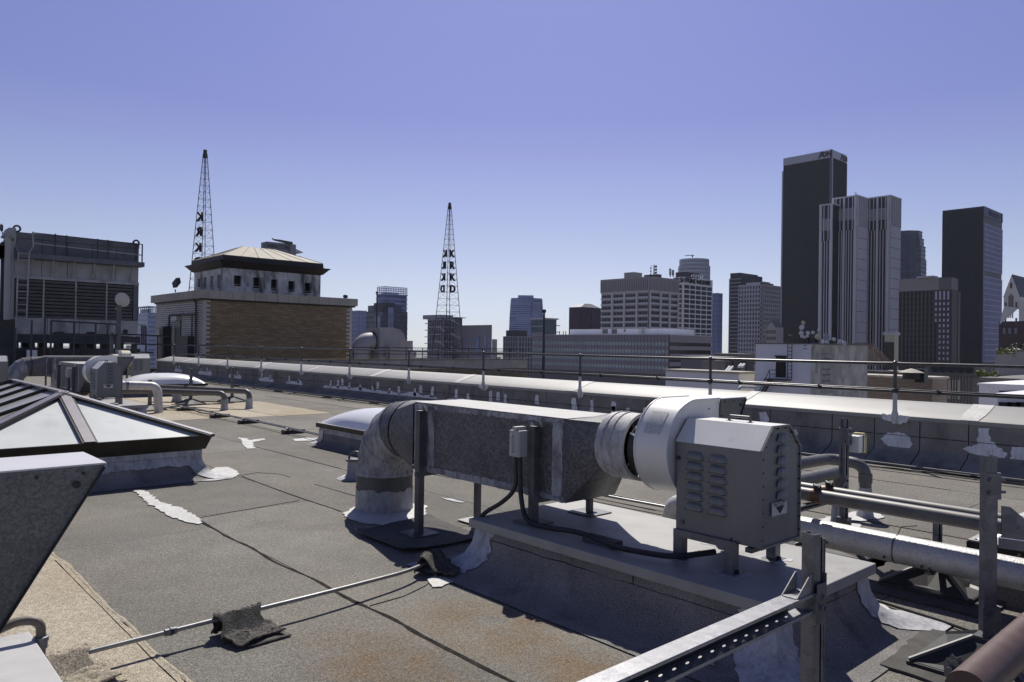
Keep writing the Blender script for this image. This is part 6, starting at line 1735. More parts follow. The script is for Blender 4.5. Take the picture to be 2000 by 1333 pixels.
# 9 concrete office block with window bays + sign tower
def bays(t,P,ly,rx,z0,z1,nz,nL,nR,slotsL,slotsR,glass):
    """bay recesses: every bay one part made of its row of slim panes"""
    for face,nb,sl in (('L',nL,slotsL),('R',nR,slotsR)):
        L=ly if face=='L' else rx
        for i in range(nb):
            for k in range(nz):
                m=MB(); a=L*i/nb+L/nb*.06; w_=L/nb*.88; h=(z1-z0)/nz; zb=z0+h*k+h*.18; zt=zb+h*.60
                for s in range(sl):
                    p=a+w_*(s+.14)/sl; q_=w_/sl*.66
                    if face=='L': m.box(P.x-.10,P.x-.011,P.y+p,P.y+p+q_,zb,zt)
                    else: m.box(P.x+p,P.x+p+q_,P.y-.10,P.y-.011,zb,zt)
                m.build('window_bay',glass,t)
t,P,ly,rx=tower('pale concrete office block with rows of slim windows and a ribbed top storey','0' and 1271,541,330,1175,1324,CONCG if False else flat('office_concrete',(.42,.395,.385)))
z1=at_d(1271,568,330).z; zf=at_d(1271,640,330).z
bays(t,P,ly,rx,z1-(z1-zf)/6*8,z1-.5,8,4,3,7,7,G_DARK)
m=MB()
for i in range(4): y=P.y+ly*i/4; m.box(P.x-.8,P.x-.01,y-.45,y+.45,ZB,z1)
m.box(P.x-.8,P.x-.01,P.y,P.y+.7,ZB,z1)
for i in range(1,4): x=P.x+rx*i/3; m.box(x-.45,x+.45 if i<3 else x,P.y-.8,P.y-.01,ZB,z1)
for k in range(9): z=z1-(z1-zf)/6*k; m.box(P.x-.5,P.x-.02,P.y,P.y+ly,z-.45,z+.25); m.box(P.x,P.x+rx,P.y-.5,P.y-.02,z-.45,z+.25)
m.build('concrete_frame',flat('frame_concrete',(.58,.55,.54)),t,kind='stuff')
m=MB()
for i in range(28): y=P.y+ly*(i+.2)/28; m.box(P.x-1.0,P.x-.01,y,y+ly/28*.6,z1+.2,P.z+.1)
for i in range(21): x=P.x+rx*(i+.2)/21; m.box(x,x+rx/21*.6,P.y-1.0,P.y-.01,z1+.2,P.z+.1)
m.build('rib_screen',flat('rib_concrete',(.34,.315,.31)),t,kind='stuff')
a=at_x(1238,541,P.x+4);c=at_x(1219,541,P.x+4); MB().box(P.x+4,P.x+10,a.y,c.y,P.z,P.z+3.2).build('roof_hut',flat('hut',(.25,.24,.23)),t)
an=thing('antenna_cluster','cluster of drum antennas on a lattice frame above the concrete office block','antenna',tuple(at_d(1277,541,345)))
b0=at_d(1277,541,345)
m=MB(); 
for sx,sy in ((-1,-1),(1,-1),(1,1),(-1,1)): m.cyl(b0+Vector((sx*.9,sy*.9,0)),b0+Vector((sx*.9,sy*.9,5.4)),.12,5)
for k in range(6): z=b0.z+k; 
m.build('frame_legs',STEELDK,an)
for k in range(10):
    a=k*2.1; p=b0+Vector((math.cos(a)*1.2,math.sin(a)*1.2,.6+k*.48)); MB().cyl(p,p+Vector((math.cos(a)*.5,math.sin(a)*.5,0)),.42,10).build('drum_antenna',MAST,an)
for k in range(4): MB().bar(b0+Vector((-1.1,-1,1+1.3*k)),b0+Vector((1.1,1,1.6+1.3*k)),.15).build('frame_brace',STEELDK,an)
small('dark roof plant box between the antenna frame and the sign tower','roof plant',MB().box(*(lambda a,c:(a.x,c.x,a.y,a.y+8,a.z-4,c.z))(at_d(1284,541,360),at_d(1302,536,360))).build('roof_plant',F_DKFR))
for px,pt,lab in ((1309,524,'left'),(1314.5,527,'right')):
    b0=at_d(px,541,362); tt=at_d(px,pt,362); m=MB().tube([b0,tt],.22,6,True,[.35,.12])
    for k in range(4): q_=b0.lerp(tt,.3+.18*k); m.box(q_.x-.7,q_.x+.7,q_.y-.2,q_.y+.2,q_.z-.25,q_.z+.25)
    small('%s slim antenna pole on the roof beside the sign tower'%lab,'antenna',m.build('antenna_pole',STEELDK),'slim antenna poles')
t,P,ly,rx=tower('white framed office tower with dark windows and a large rooftop name sign',1334.5,541,345,1315,1392,flat('wilshire_white',(.68,.67,.65)))
zr=at_d(1334.5,555,345).z; zf=at_d(1334.5,660,345).z; nz=11; rh=(zr-zf)/nz
for i in range(5):
    for k in range(nz+3):
        MB().box(P.x+rx*(.04+i*.192),P.x+rx*(.04+i*.192)+rx*.158,P.y-.12,P.y-.01,zr-rh*(k+1)+rh*.12,zr-rh*k-rh*.14).build('window',G_DARK,t)
for i in range(3):
    for k in range(nz+3):
        MB().box(P.x-.12,P.x-.01,P.y+ly*(.12+i*.30),P.y+ly*(.12+i*.30)+ly*.24,zr-rh*(k+1)+rh*.12,zr-rh*k-rh*.14).build('window',G_NAVY,t)
s0=at_y(1364,547.5,P.y-.4)
text_at('ONE WILSHIRE',3.0,(P.x+rx*.53,P.y-.35,(P.z+zr)/2),XA,ZA,BLACKP,t,'sign_letters',.15,.05,rx/26.5)
text_at('ONE WILSHIRE',3.0,(P.x-.35,P.y+ly*.7,(P.z+zr)/2),-YA,ZA,BLACKP,t,'sign_letters',.15,.05,rx/26.5)
for a,c,nm in (((1337,539),(1348,536),'roof_plant'),((1350,541),(1366,538),'roof_plant')):
    p,q_=at_y(*a,P.y+3),at_y(*c,P.y+3); MB().box(p.x,q_.x,P.y+3,P.y+8,P.z,q_.z+.8).build(nm,F_DKFR,t)
ds=at_y(1358,538,P.y+2)
m=MB()
for k in range(6): q_=at_y(1350+k*4.3,540-k*.2,P.y+2); m.tube([(q_.x,P.y+2,P.z-1),(q_.x+.4,P.y+2,P.z+1.2+.6*(k%3))],.12,5); m.lathe([(0,0),(.5,.15),(.55,.2)],(q_.x+.3,P.y+1.8,P.z+1.2+.5*(k%2)),10,'y')
m.build('roof_aerials',WHITEP,t,kind='stuff')
# round tower behind and blue slab right of it
def round_tower():
    D=760; c=at_d(1356,505,D+30); r=(at_d(1388,520,D)-at_d(1326,520,D)).length/2
    t=thing('tower','round pale tower with rings of small windows behind the sign tower','building',(c.x,c.y,ZB))
    zt=at_d(1356,501,D).z; z2=at_d(1356,515,D).z
    MB().lathe([(r,ZB),(r,z2),(r*.93,z2),(r*.93,zt),(0,zt)],(c.x,c.y,0),48).build('glass_body',G_NAVY,t)
    m=MB(); rm=flat('round_frame',(.52,.52,.56))
    fl=[]
    z=zt
    k=0
    while z>zt-85:
        rr_=r*(.93 if z>z2+.5 else 1)+.25; m.lathe([(rr_,z-1.4),(rr_,z)],(c.x,c.y,0),48); z-=4.1
    for k in range(48):
        a=2*math.pi*k/48; 
        for rr_,za,zb_ in ((r*.93+.2,z2,zt),(r+.2,zt-85,z2)):
            p=Vector((c.x+math.cos(a)*rr_,c.y+math.sin(a)*rr_,za)); d=Vector((-math.sin(a),math.cos(a),0)); o_=Vector((math.cos(a),math.sin(a),0))
            m.obox(p-d*.55-o_*.4,d*1.1,o_*.6,ZA*(zb_-za))
    m.build('ring_frame',rm,t,kind='stuff')
    MB().tube([at_d(1338,499.5,D),at_d(1356,499,D)],.35,5).build('roof_crane_arm',STEELDK,t); MB().tube([at_d(1352,503,D),at_d(1353,498.5,D)],.7,5).build('roof_crane_post',STEELDK,t)
round_tower()
t,P,ly,rx=tower('slim blue glass slab tower with a slanted top right of the sign tower',1401,573,520,1391,1411,glassmat('slab_blue',(.075,.085,.20),(.10,.115,.25),2,4,.35)); spandrels(t,P,ly,rx,F_BLUEF,P.z-60,P.z,17,.25,.2); piers(t,P,ly,rx,F_BLUEF,ZB,P.z,4,4,.3,.25)
# 10 low banded building with its white roof house
t,P,ly,rx=tower('long low office building with pinkish grey spandrels and greenish ribbon windows',1306.5,655,115,1041,1388.5,flat('banded_core',(.12,.115,.12)),name='office_building')
hts=[655,669,676,684,691.5,700.5,707.5,716,723,732]
def zc_(py): return at_d(1306.5,py,115).z
GR=glassmat('ribbon_glass',(.24,.30,.31),(.36,.42,.42),1.6,40,.15); GRD=glassmat('ribbon_glass_dark',(.006,.006,.008),(.012,.012,.016),1.6,40,.2)
npan=46
for k in range(0,len(hts)-1):
    z1,z0=zc_(hts[k]),zc_(hts[k+1])
    if k%2==0:
        m=MB()
        for i in range(npan): y=P.y+ly*i/npan; m.box(P.x-.25,P.x-.01,y+.03,y+ly/npan-.03,z0,z1)
        for i in range(16): x=P.x+rx*i/16; m.box(x+.03,x+rx/16-.03,P.y-.25,P.y-.01,z0,z1)
        m.build('spandrel_panels',F_BAND,t,kind='stuff')
    else:
        MB().box(P.x-.06,P.x-.01,P.y,P.y+ly,z0,z1).build('ribbon_window',GR,t); MB().box(P.x+.1,P.x+rx,P.y-.06,P.y-.01,z0,z1).build('ribbon_window',GRD,t)
        m=MB()
        for i in range(npan): y=P.y+ly*i/npan; m.box(P.x-.12,P.x-.061,y-.04,y+.04,z0,z1)
        m.build('mullions',F_BAND,t,kind='stuff')
MB().box(P.x-.4,P.x+rx,P.y-.4,P.y+ly,P.z,P.z+.12).build('roof_edge',F_MET,t)
wx=P.x+5; a=at_x(1300,650,wx);c=at_x(1113,650,wx); zt_=at_x(1300,642,wx).z
rh_=thing('roof_house','long white roof house with small louvred openings on the banded office building','roof house',(wx+3,(a.y+c.y)/2,P.z+.12))
MB().box(wx,wx+8,a.y,c.y,P.z+.12,zt_).build('wall_body',WHITEP,rh_)
for (p0,p1) in (((1177,643.5),(1187,652)),((1195,643.5),(1205,652)),((1218.5,644.5),(1222,648.5))):
    u_,v2=at_x(*p0,wx),at_x(*p1,wx); MB().box(wx-.06,wx-.01,min(u_.y,v2.y),max(u_.y,v2.y),v2.z,u_.z).build('louvred_opening',CONCG,rh_)
u_,v2=at_x(1251,642.5,wx),at_x(1258,651,wx); MB().box(wx-.7,wx-.01,v2.y,u_.y,v2.z,u_.z).build('white_cabinet',WHITECOAT,rh_)
for px in (1093,1105,1100): p=at_x(px,655,wx+1); MB().cyl((p.x,p.y,P.z),(p.x,p.y,P.z+.9),.08,6).build('vent_pipe',STEELDK,rh_)
# 11 tower pair
t,P,ly,rx=tower('dark slab tower with stepped top left of the tall black tower',1449,545,640,1425,1503,G_NAVY); m=piers(t,P,ly,rx,F_DKFR,ZB,P.z,10,12,1.2,.6); spandrels(t,P,ly,rx,F_MID,P.z-70,P.z,22,.8,1.2,'L')
a=at_y(1446,533,P.y+2);c=at_y(1482,533,P.y+2); MB().box(P.x+.5,at_y(1480,533,P.y+2).x,P.y+2,P.y+ly-.3,P.z,a.z).build('upper_step',F_DKFR,t); MB().box(at_y(1479,541,P.y+3).x,at_y(1489,541,P.y+3).x,P.y+3,P.y+20,P.z,at_y(1480,540,P.y+3).z).build('upper_step',F_DKFR,t)
t,P,ly,rx=tower('grey grid fronted tower with a crown of arches in front of the dark slab tower',1487,557,560,1443.5,1523,G_NAVY)
GF=flat('grid_frame',(.40,.375,.395)); spandrels(t,P,ly,rx,GF,P.z-70,P.z,21,1.2,.9); piers(t,P,ly,rx,GF,ZB,P.z,8,9,1.0,1.0)
a=at_y(1503,550,P.y+2); MB().box(P.x+1.5,P.x+rx-6,P.y+2,P.y+ly*.72,P.z,at_d(1487,551,560).z).build('crown_storey',GF,t)
m=MB()
for i in range(9): x=P.x+1.5+i*(rx-8)/9; m.box(x+.6,x+2.4,P.y+1.8,P.y+1.99,P.z+.5,P.z+1.9)
m.build('crown_openings',G_DARK,t,kind='stuff')
t,P,ly,rx=tower('small ornate beige tower with a pointed gable between the grid tower and the black tower',1516,640,420,1497,1530,flat('ornate_stone',(.33,.31,.30)))
zt_=at_d(1509,626,420).z
MB().prism([(0,0),(ly,0),(ly*.5,zt_-P.z)],(P.x,P.y,P.z),YA,ZA,XA,rx).build('gable_roof',F_DKFR,t)
MB().prism([(0.3,0),(ly-.3,0),(ly*.5,zt_-P.z-.6)],(P.x-.1,P.y,P.z),YA,ZA,XA,.3).build('gable_wall',flat('ornate_stone2',(.33,.31,.30)),t)
m=MB()
for k in range(8):
    for i in range(5): y=P.y+ly*(i+.25)/5; m.box(P.x-.12,P.x-.01,y,y+ly/5*.5,P.z-3.5-k*3.6,P.z-1.5-k*3.6)
m.build('small_windows',G_DARK,t,kind='stuff')
# 12 tall black tower
t,P,ly,rx=tower('tallest black tower with a pale crown band and letters, bright corner strip',1624,293,786,1531,1654,G_DARK)
zb1=at_d(1624,308,786).z
MB().box(P.x+1.0,P.x+rx-2.5,P.y-.0+1.0,P.y+ly,P.z-.01,P.z+.0).build('roof_slab',F_MET,t)
CB=flat('crown_band',(.42,.41,.45))
MB().box(P.x-1.0,P.x-.01,P.y+.0,P.y+ly-.0,zb1,P.z).build('crown_panel',CB,t); MB().box(P.x-1,P.x+rx-3,P.y-1.0,P.y-.01,zb1,P.z).build('crown_panel',CB,t)
MB().box(P.x-1.4,P.x+1.0,P.y-1.4,P.y-1.01,ZB,P.z+.1).build('corner_strip',F_MET,t); MB().box(P.x-1.4,P.x-1.01,P.y-1.4,P.y+1.0,ZB,P.z+.1).build('corner_strip',flat('corner_dark',(.12,.12,.16)),t)
MB().box(P.x-1.2,P.x-.02,P.y+ly-.1,P.y+ly+1.3,ZB,zb1-6).build('corner_strip',F_MET,t)
piers(t,P,ly,rx,flat('black_mullion',(.020,.019,.027)),ZB,zb1,44,18,.35,.6)
lz=(zb1+P.z)/2
text_at('A',9.4,(P.x-1.3,P.y+ly*.185,lz),-YA,Vector((0,.12,1)).normalized(),F_DKFR,t,'sign_letters',.3,.3,1.1); text_at('ON',6.8,(P.x-1.3,P.y+ly*.085,lz-.2),-YA,ZA,REDP,t,'sign_letters',.3,.3,1.0)
text_at('A',9.4,(P.x+rx*.62,P.y-1.3,lz-.6),XA,Vector((.12,0,1)).normalized(),F_DKFR,t,'sign_letters',.3,.3,1.1); text_at('ON',6.8,(P.x+rx*.80,P.y-1.3,lz-.8),XA,ZA,REDP,t,'sign_letters',.3,.3,1.0)
m=MB()
for k in range(7): m.cyl((P.x+1,P.y+2+k*4,P.z),(P.x+1,P.y+2+k*4,P.z+2.5),.12,4)
m.build('roof_aerials',STEELDK,t,kind='stuff')
# 13 striped tower in three steps
def striped(label,cpx,topy,D,lpx,rpx,fullR):
    t,P,ly,rx=tower(label,cpx,topy,D,lpx,rpx,G_DARK,group=None)
    return t,P,ly,rx
ST_=flat('pale_stripe',(.56,.54,.56)); SW_=flat('pale_stripe_wall',(.42,.40,.415))
def stripes(t,P,ly,rx,nbig,nfin,zs,wallR=True):
    m=MB(); 
    for i in range(nbig+1):
        y=P.y+ly*i/nbig; w2=1.5 if i in (0,nbig) else 1.25; y0=min(max(P.y,y-w2/2),P.y+ly-w2); m.box(P.x-1.1,P.x-.01,y0,y0+w2,ZB,P.z-.4)
    m.build('main_piers',ST_,t)
    m=MB()
    for i in range(nbig):
        for k in range(1,nfin): y=P.y+ly*(i+k/nfin)/nbig; m.box(P.x-.7,P.x-.01,y-.22,y+.22,ZB,zs-8.5)
        for k in (1,2): y=P.y+ly*(i+k/3)/nbig; m.box(P.x-.7,P.x-.01,y-.25,y+.25,zs-8.4,P.z-.4)
    m.build('slim_fins',ST_,t,kind='stuff')
    MB().box(P.x-1.2,P.x+rx+.2,P.y-1.2,P.y+ly,P.z-.39,P.z+.5).build('roof_edge',ST_,t)
    MB().box(P.x-.4,P.x-.02,P.y,P.y+ly,zs-1.5,zs+6.5).build('plant_screen',F_MID,t)
    if wallR:
        MB().box(P.x,P.x+rx,P.y-.8,P.y-.01,ZB,zs-6).build('end_wall',SW_,t)
        m=MB()
        for k in range(6): x=P.x+rx*k/5; m.box(max(P.x,x-.35),min(P.x+rx,x+.35),P.y-1.0,P.y-.02,zs-6,P.z-.4)
        m.build('slim_fins',ST_,t,kind='stuff')
        m=MB()
        for k in range(14): m.box(P.x,P.x+rx,P.y-.83,P.y-.805,zs-14-k*7,zs-13.7-k*7)
        m.build('wall_joints',F_DKFR,t,kind='stuff')
D3=500
t,P,ly,rx=striped('right wing of the pale striped tower with dark slots, beside the tall black tower',1738,383,D3+14,1692,1758,0); zs=at_d(1738,424,D3+14).z; stripes(t,P,ly,rx,2,4,zs)
t,P,ly,rx=striped('middle wing of the pale striped tower in front of the tall black tower',1674,383,D3,1626,1692,0); stripes(t,P,ly,rx,2,5,at_d(1674,424,D3).z)
m=MB(); q_=at_d(1670,381,D3+8); 
for k in range(3): m.cyl(q_+Vector((k*1.2,0,-1)),q_+Vector((k*1.2,0,1.5+.6*(k==0))),.12,4)
m.bar(q_+Vector((0,0,.9)),q_+Vector((2.6,0,.9)),.15); m.build('roof_aerials',STEELDK,t)
t,P,ly,rx=striped('lower left wing of the pale striped tower overlapping the black tower',1627,399,D3+3,1602,1640,0); stripes(t,P,ly,rx,1,5,at_d(1627,445,D3+3).z,False)
# 14 rounded dark tower, brown hotel, tan stack
def rounded():
    D=700; t=None
    c=at_d(1795,460,D+25); t=thing('tower','dark blue tower with rounded stepped shoulders between the striped and the black towers','building',(c.x,c.y,ZB))
    def seg(px0,px1,py,dd,nm):
        a=at_d(px0,py,D);e=at_d(px1,py,D); r=(e-a).length/2; m=MB()
        mid=(a+e)/2
        m.lathe([(r,ZB),(r,mid.z),(0,mid.z)],(mid.x+dd*.67,mid.y+dd*.74,0),10); m.build(nm,G_NAVY,t,smooth=False)
        mm=MB(); z=mid.z
        for k in range(24): mm.lathe([(r+.3,z-1.0-k*3.9),(r+.3,z-.1-k*3.9)],(mid.x+dd*.67,mid.y+dd*.74,0),10)
        mm.build('floor_bands',flat('navy_band',(.06,.06,.095)),t,kind='stuff')
    seg(1759,1820,448.5,20,'shaft_upper'); seg(1757,1825,463,22,'shaft_middle'); seg(1755,1830,478,24,'shaft_middle'); seg(1757,1834,505,26,'shaft_lower')
rounded()
t,P,ly,rx=tower('brown gridded hotel block with a blank tan crown and bright window columns',1857,541,430,1757,1867,flat('hotel_brown',(.060,.052,.055)))
zc2=at_d(1857,566,430).z
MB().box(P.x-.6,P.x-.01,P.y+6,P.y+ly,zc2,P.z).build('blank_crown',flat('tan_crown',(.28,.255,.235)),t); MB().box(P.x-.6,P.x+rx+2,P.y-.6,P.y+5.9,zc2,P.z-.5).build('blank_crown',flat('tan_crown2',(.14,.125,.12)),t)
MB().box(P.x-3,P.x+4,P.y+8,P.y+ly*.62,P.z,P.z+1.0).build('roof_slab',F_MET,t)
nz=15; rh2=(zc2-at_d(1857,728,430).z)/nz
BRT=flat('bright_pane',(.75,.75,.92),rough=.3)
m=MB()
for k in range(nz+2):
    for i in range(12):
        y=P.y+ly*(.016+i*.0769); z1_=zc2-rh2*k-rh2*.25
        h_=rh2*.55
        if i<4 and not(i==3 and k>5): MB().box(P.x-.2,P.x-.01,y,y+ly*.048,z1_-h_-(rh2*.5 if k==0 else 0),z1_).build('bright_window',BRT,t)
        else: m.box(P.x-.2,P.x-.01,y,y+ly*.052,z1_-h_,z1_)
m.build('dark_windows',G_DARK,t,kind='stuff')
piers(t,P,ly,rx,F_BROWN,ZB,zc2,13,6,1.1,.8)
t,P,ly,rx=tower('narrow brick strip of a block behind the hotel',1872,570,470,1857,1876,F_BROWN)
# 15 dark tower right with sign
t,P,ly,rx=tower('dark tower with pale gridded side face and crown sign, right of the hotel',1921,403,560,1841,1957.5,G_DARK)
zc3=at_d(1921,421,560).z; za_=at_d(1921,437,560).z; zb_=at_d(1921,527,560).z; zc4=at_d(1921,540,560).z; ze=at_d(1921,706,560).z
MB().box(P.x,P.x+rx,P.y-.5,P.y-.01,zc3,P.z).build('crown_panel',flat('crown_blue',(.10,.10,.17)),t)
PF=flat('pale_grid',(.34,.34,.48))
m=MB()
n=24
for (a,c) in ((zb_,za_),(ze,zc4)):
    nn=int(24*(a and (c-a)/(za_-ze)))+1
    for k in range(nn+1): z=a+(c-a)*k/nn; m.box(P.x,P.x+rx,P.y-.6,P.y-.01,z-.32,z+.32)
    for i in range(17): x=P.x+rx*i/16; m.box(max(P.x,x-.5),min(P.x+rx,x+.5),P.y-.5,P.y-.012,a,c)
    MB().box(P.x,P.x+rx,P.y-.2,P.y-.011,a,c).build('glass_band',glassmat('grid_glass%d'%int(a),(.06,.06,.11),(.11,.11,.18),2,4,.3),t)
m.build('pale_grid',PF,t,kind='stuff')
piers(t,P,ly,rx,flat('black_mullion2',(.022,.020,.028)),ZB,P.z-3,30,2,.3,.3,faces='L')
text_at('E',4.4,(P.x+rx*.27,P.y-.8,(zc3+P.z)/2-.4),XA,ZA,BLACKP,t,'sign_letters',.25,.15,1.2)
for k in range(6): MB().box(P.x+rx*(.36+k*.075),P.x+rx*(.36+k*.075)+1.5,P.y-.9,P.y-.55,(zc3+P.z)/2-2.2,(zc3+P.z)/2+(1.0 if k%2 else 1.6)).build('sign_letter_bar',flat('sign_mix%d'%k,(.05,.05,.085)),t)
MB().box(P.x+rx*.90,P.x+rx*.94,P.y-.8,P.y-.51,(zc3+P.z)/2-3.6,(zc3+P.z)/2+2.8).build('sign_bar',BLACKP,t)
# 16 gabled brick tower at right edge
def gabled():
    D=330; P,ly,rx=tower_frame(1990,600,D,1954,None); rx=26; 
    t=thing('gabled_building','beige and brick tower with a steep dark roof and arched windows at the right edge','building',(P.x+10,P.y+5,ZB))
    ey=at_x(1990,577,P.x).z; sx=at_x(1975,538,P.x).z
    ly=at_x(1960,600,P.x).y-P.y
    BE=flat('beige_stone',(.62,.585,.52)); BK=brickmat('dark_red_brick',(.075,.045,.042),(.10,.062,.058),(.09,.07,.065),1.2,.5,.05,'y')
    zmid=at_x(1960,600,P.x).z; zlow=at_x(1960,628,P.x).z
    MB().box(P.x,P.x+rx,P.y,P.y+ly,zmid,ey).build('upper_wall',BE,t)
    MB().prism([(0,0),(ly,0),(ly*.5,sx-ey)],(P.x,P.y,ey),YA,ZA,XA,.6).build('gable_wall',BE,t)
    MB().prism([(-.4,-.6),(ly+.4,-.6),(ly*.5,sx-ey+.5)],(P.x+.7,P.y,ey),YA,ZA,XA,rx).build('steep_roof',F_DKFR,t)
    MB().box(P.x-.01,P.x+rx,P.y-10,P.y+ly+1.8,ZB,zlow).build('brick_wall',BK,t)
    # slanted stone apron
    a=at_x(1990,602,P.x);c=at_x(1953,634,P.x); d_=at_x(1962,607,P.x)
    MB().prism([(a.y,a.z),(c.y,c.z),(c.y-.6,c.z+3.4),(d_.y,zmid+.4)],(P.x-.7,0,0),YA,ZA,XA,.68).build('stone_apron',BE,t)
    MB().box(P.x,P.x+rx,P.y-12,P.y-.02,ZB,ey-3).build('side_wall',BE,t)
    for k in range(5): z=ey-8-k*4.2; MB().box(P.x-.15,P.x-.01,P.y-7,P.y-4,z-2.4,z).build('window',G_DARK,t); MB().box(P.x-.15,P.x-.01,P.y-11,P.y-8.5,z-2.4,z).build('window',G_DARK,t)
    for i in range(3):
        y=P.y+ly*(.36+.12*i); MB().box(P.x-.15,P.x-.01,y,y+ly*.07,ey-10,ey+(.8 if i==1 else 0)).build('arched_window',flat('warm_pane%d'%i,(.10,.05,.04)),t)
    MB().box(P.x-.15,P.x-.01,P.y+ly*.45,P.y+ly*.58,ey+(sx-ey)*.35,ey+(sx-ey)*.62).build('arched_window',flat('warm_pane',(.12,.03,.025)),t)
    for i in (.10,.80):
        for z in (ey-3,ey-10): MB().box(P.x-.15,P.x-.01,P.y+ly*i,P.y+ly*(i+.12),z-3,z).build('window',G_NAVY,t)
    for z in (zlow-3,zlow-16):
        for i in (.1,.5,.85): MB().box(P.x-.15,P.x-.012,P.y+ly*i,P.y+ly*(i+.16),z-2.6,z).build('window',flat('mid_pane%d%d'%(int(z),int(i*10)),(.20,.19,.24)),t)
gabled()

# 17 stucco block with stair, ladder and dishes
def stucco():
    D=62; P,ly,rx=tower_frame(1584,673,D,1476,1695)
    t=thing('stucco_block','stucco roof block with white left face, dark door and stained tan right face','building',(P.x+rx/2,P.y+ly/2,-12))
    MB().box(P.x+.02,P.x+rx,P.y+.02,P.y+ly,-12,P.z).build('wall_core',STUCCO,t)
    MB().add([(P.x,P.y,-12),(P.x,P.y+ly,-12),(P.x,P.y+ly,P.z),(P.x,P.y,P.z)],[(0,3,2,1)]).build('white_wall',WHITEP,t)
    MB().add([(P.x,P.y,-12),(P.x+rx,P.y,-12),(P.x+rx,P.y,P.z),(P.x,P.y,P.z)],[(0,1,2,3)]).build('tan_wall',STUCCO,t)
    MB().box(P.x-.08,P.x+rx+.08,P.y-.08,P.y+ly+.08,P.z,P.z+.10).build('roof_edge',CONCG,t)
    def W(px,py,o=0): p=at_x(px,py,P.x-o); return p
    a,c=W(1516,697),W(1535,738); MB().box(P.x-.05,P.x-.01,c.y,a.y,c.z,a.z).build('door',DARKGL,t); MB().box(P.x-.12,P.x-.01,c.y-.06,a.y+.1,a.z,a.z+.1).build('door_lintel',STEELDK,t)
    a,c=W(1502,739),W(1546,741.5); MB().box(P.x-.9,P.x-.01,c.y,a.y,c.z-.1,c.z).build('landing',STEELDK,t)
    for px in (1538,1546): MB().cyl(W(px,741,.35),W(px+1,655,.35),.035,5).build('ladder_rail',STEELDK,t)
    for k in range(11): MB().cyl(W(1538,737-k*7.2,.35),W(1546,737-k*7.2,.35),.028,5).build('ladder_rung',STEELDK,t)
    MB().tube(bend([W(1538,672,.35),W(1540,655,.3),W(1548,655,-.6),W(1556,670,-.8)],.2),.035,5).build('ladder_hoop',STEELDK,t)
    MB().bar(W(1502,741,.7),W(1480,778,.7),.25,.08).build('stair_stringer',STEELDK,t); MB().bar(W(1508,741,.2),W(1486,778,.2),.25,.08).build('stair_stringer',STEELDK,t)
    for k in range(7): f=k/7; MB().bar(W(1502,741,.7).lerp(W(1480,778,.7),f),W(1508,741,.2).lerp(W(1486,778,.2),f),.22,.03).build('stair_tread',STEELDK,t)
    MB().tube([W(1478,775,.8),W(1503,723,.8),W(1516,723,.8)],.035,5).build('stair_rail',STEELDK,t); MB().tube([W(1503,740,.8),W(1503,723,.8)],.03,5).build('stair_rail',STEELDK,t); MB().tube([W(1503,731,.8),W(1516,731,.8)],.025,5).build('stair_rail',STEELDK,t)
    for py in (675,681): a,c=W(1570,py),W(1576,py+1.4); MB().box(P.x-.04,P.x-.01,c.y,a.y,c.z,a.z).build('wall_slot',STEELDK,t)
    for py in (691,700,721,732,744): a,c=at_y(1605,py,P.y),at_y(1621,py+1.2,P.y); MB().box(a.x,c.x,P.y-.03,P.y-.005,c.z,a.z).build('wall_anchor',STEELDK,t)
    MB().box(at_y(1603,680,P.y).x,at_y(1630,680,P.y).x,P.y-.02,P.y-.004,at_y(1603,770,P.y).z,P.z-.3).build('wall_patch',M('pale_stucco',(.42,.39,.33),(.32,.30,.25),1.5,.85,world=True,detail=8,amt=(.4,.62)),t)
    return P,ly,rx
SP,SLY,SRX=stucco()
YELD=M('yellowed_dish',(.55,.52,.36),(.48,.45,.30),2,.5); WD=M('white_dish',(.62,.62,.64),(.52,.52,.54),2,.5); GD=M('grey_dish',(.27,.27,.29),(.34,.34,.36),2,.5)
def dish(px,py,rpx,mat,lab,D=64,az=None):
    c=at_d(px,py,D); r=rpx*D/1468.0; t=thing('roof_dish',lab,'antenna dish',(c.x,c.y,SP.z+.1),'dishes on the stucco block roof')
    d=(CAMP-c); d.z=0; d.normalize(); a=az if az is not None else random.Random(int(px*7)).uniform(-.5,.5)
    n_=(Matrix.Rotation(a,3,'Z')@d)*.97+ZA*.22; n_.normalize(); u_=n_.cross(ZA).normalized(); v2=u_.cross(n_).normalized()
    m=MB(); K=20
    for i in range(5):
        for k in range(K): an_=2*math.pi*k/K; f=(i+.001)/4; m.v.append(c+u_*math.cos(an_)*r*f+v2*math.sin(an_)*r*f+n_*r*.22*(f*f-.5))
    for i in range(4):
        for k in range(K): m.f.append((i*K+k,i*K+(k+1)%K,(i+1)*K+(k+1)%K,(i+1)*K+k))
    m.build('reflector',mat,t,smooth=True).modifiers.new('thick','SOLIDIFY').thickness=.03
    b0=Vector((c.x-n_.x*.15,c.y-n_.y*.15,SP.z+.1)); MB().tube([b0,c-n_*.15],.035,6).build('pole',STEELDK,t)
    MB().tube([c-v2*r*.8,c+n_*r*.9,],.02,5).build('feed_arm',BOXGREY,t)
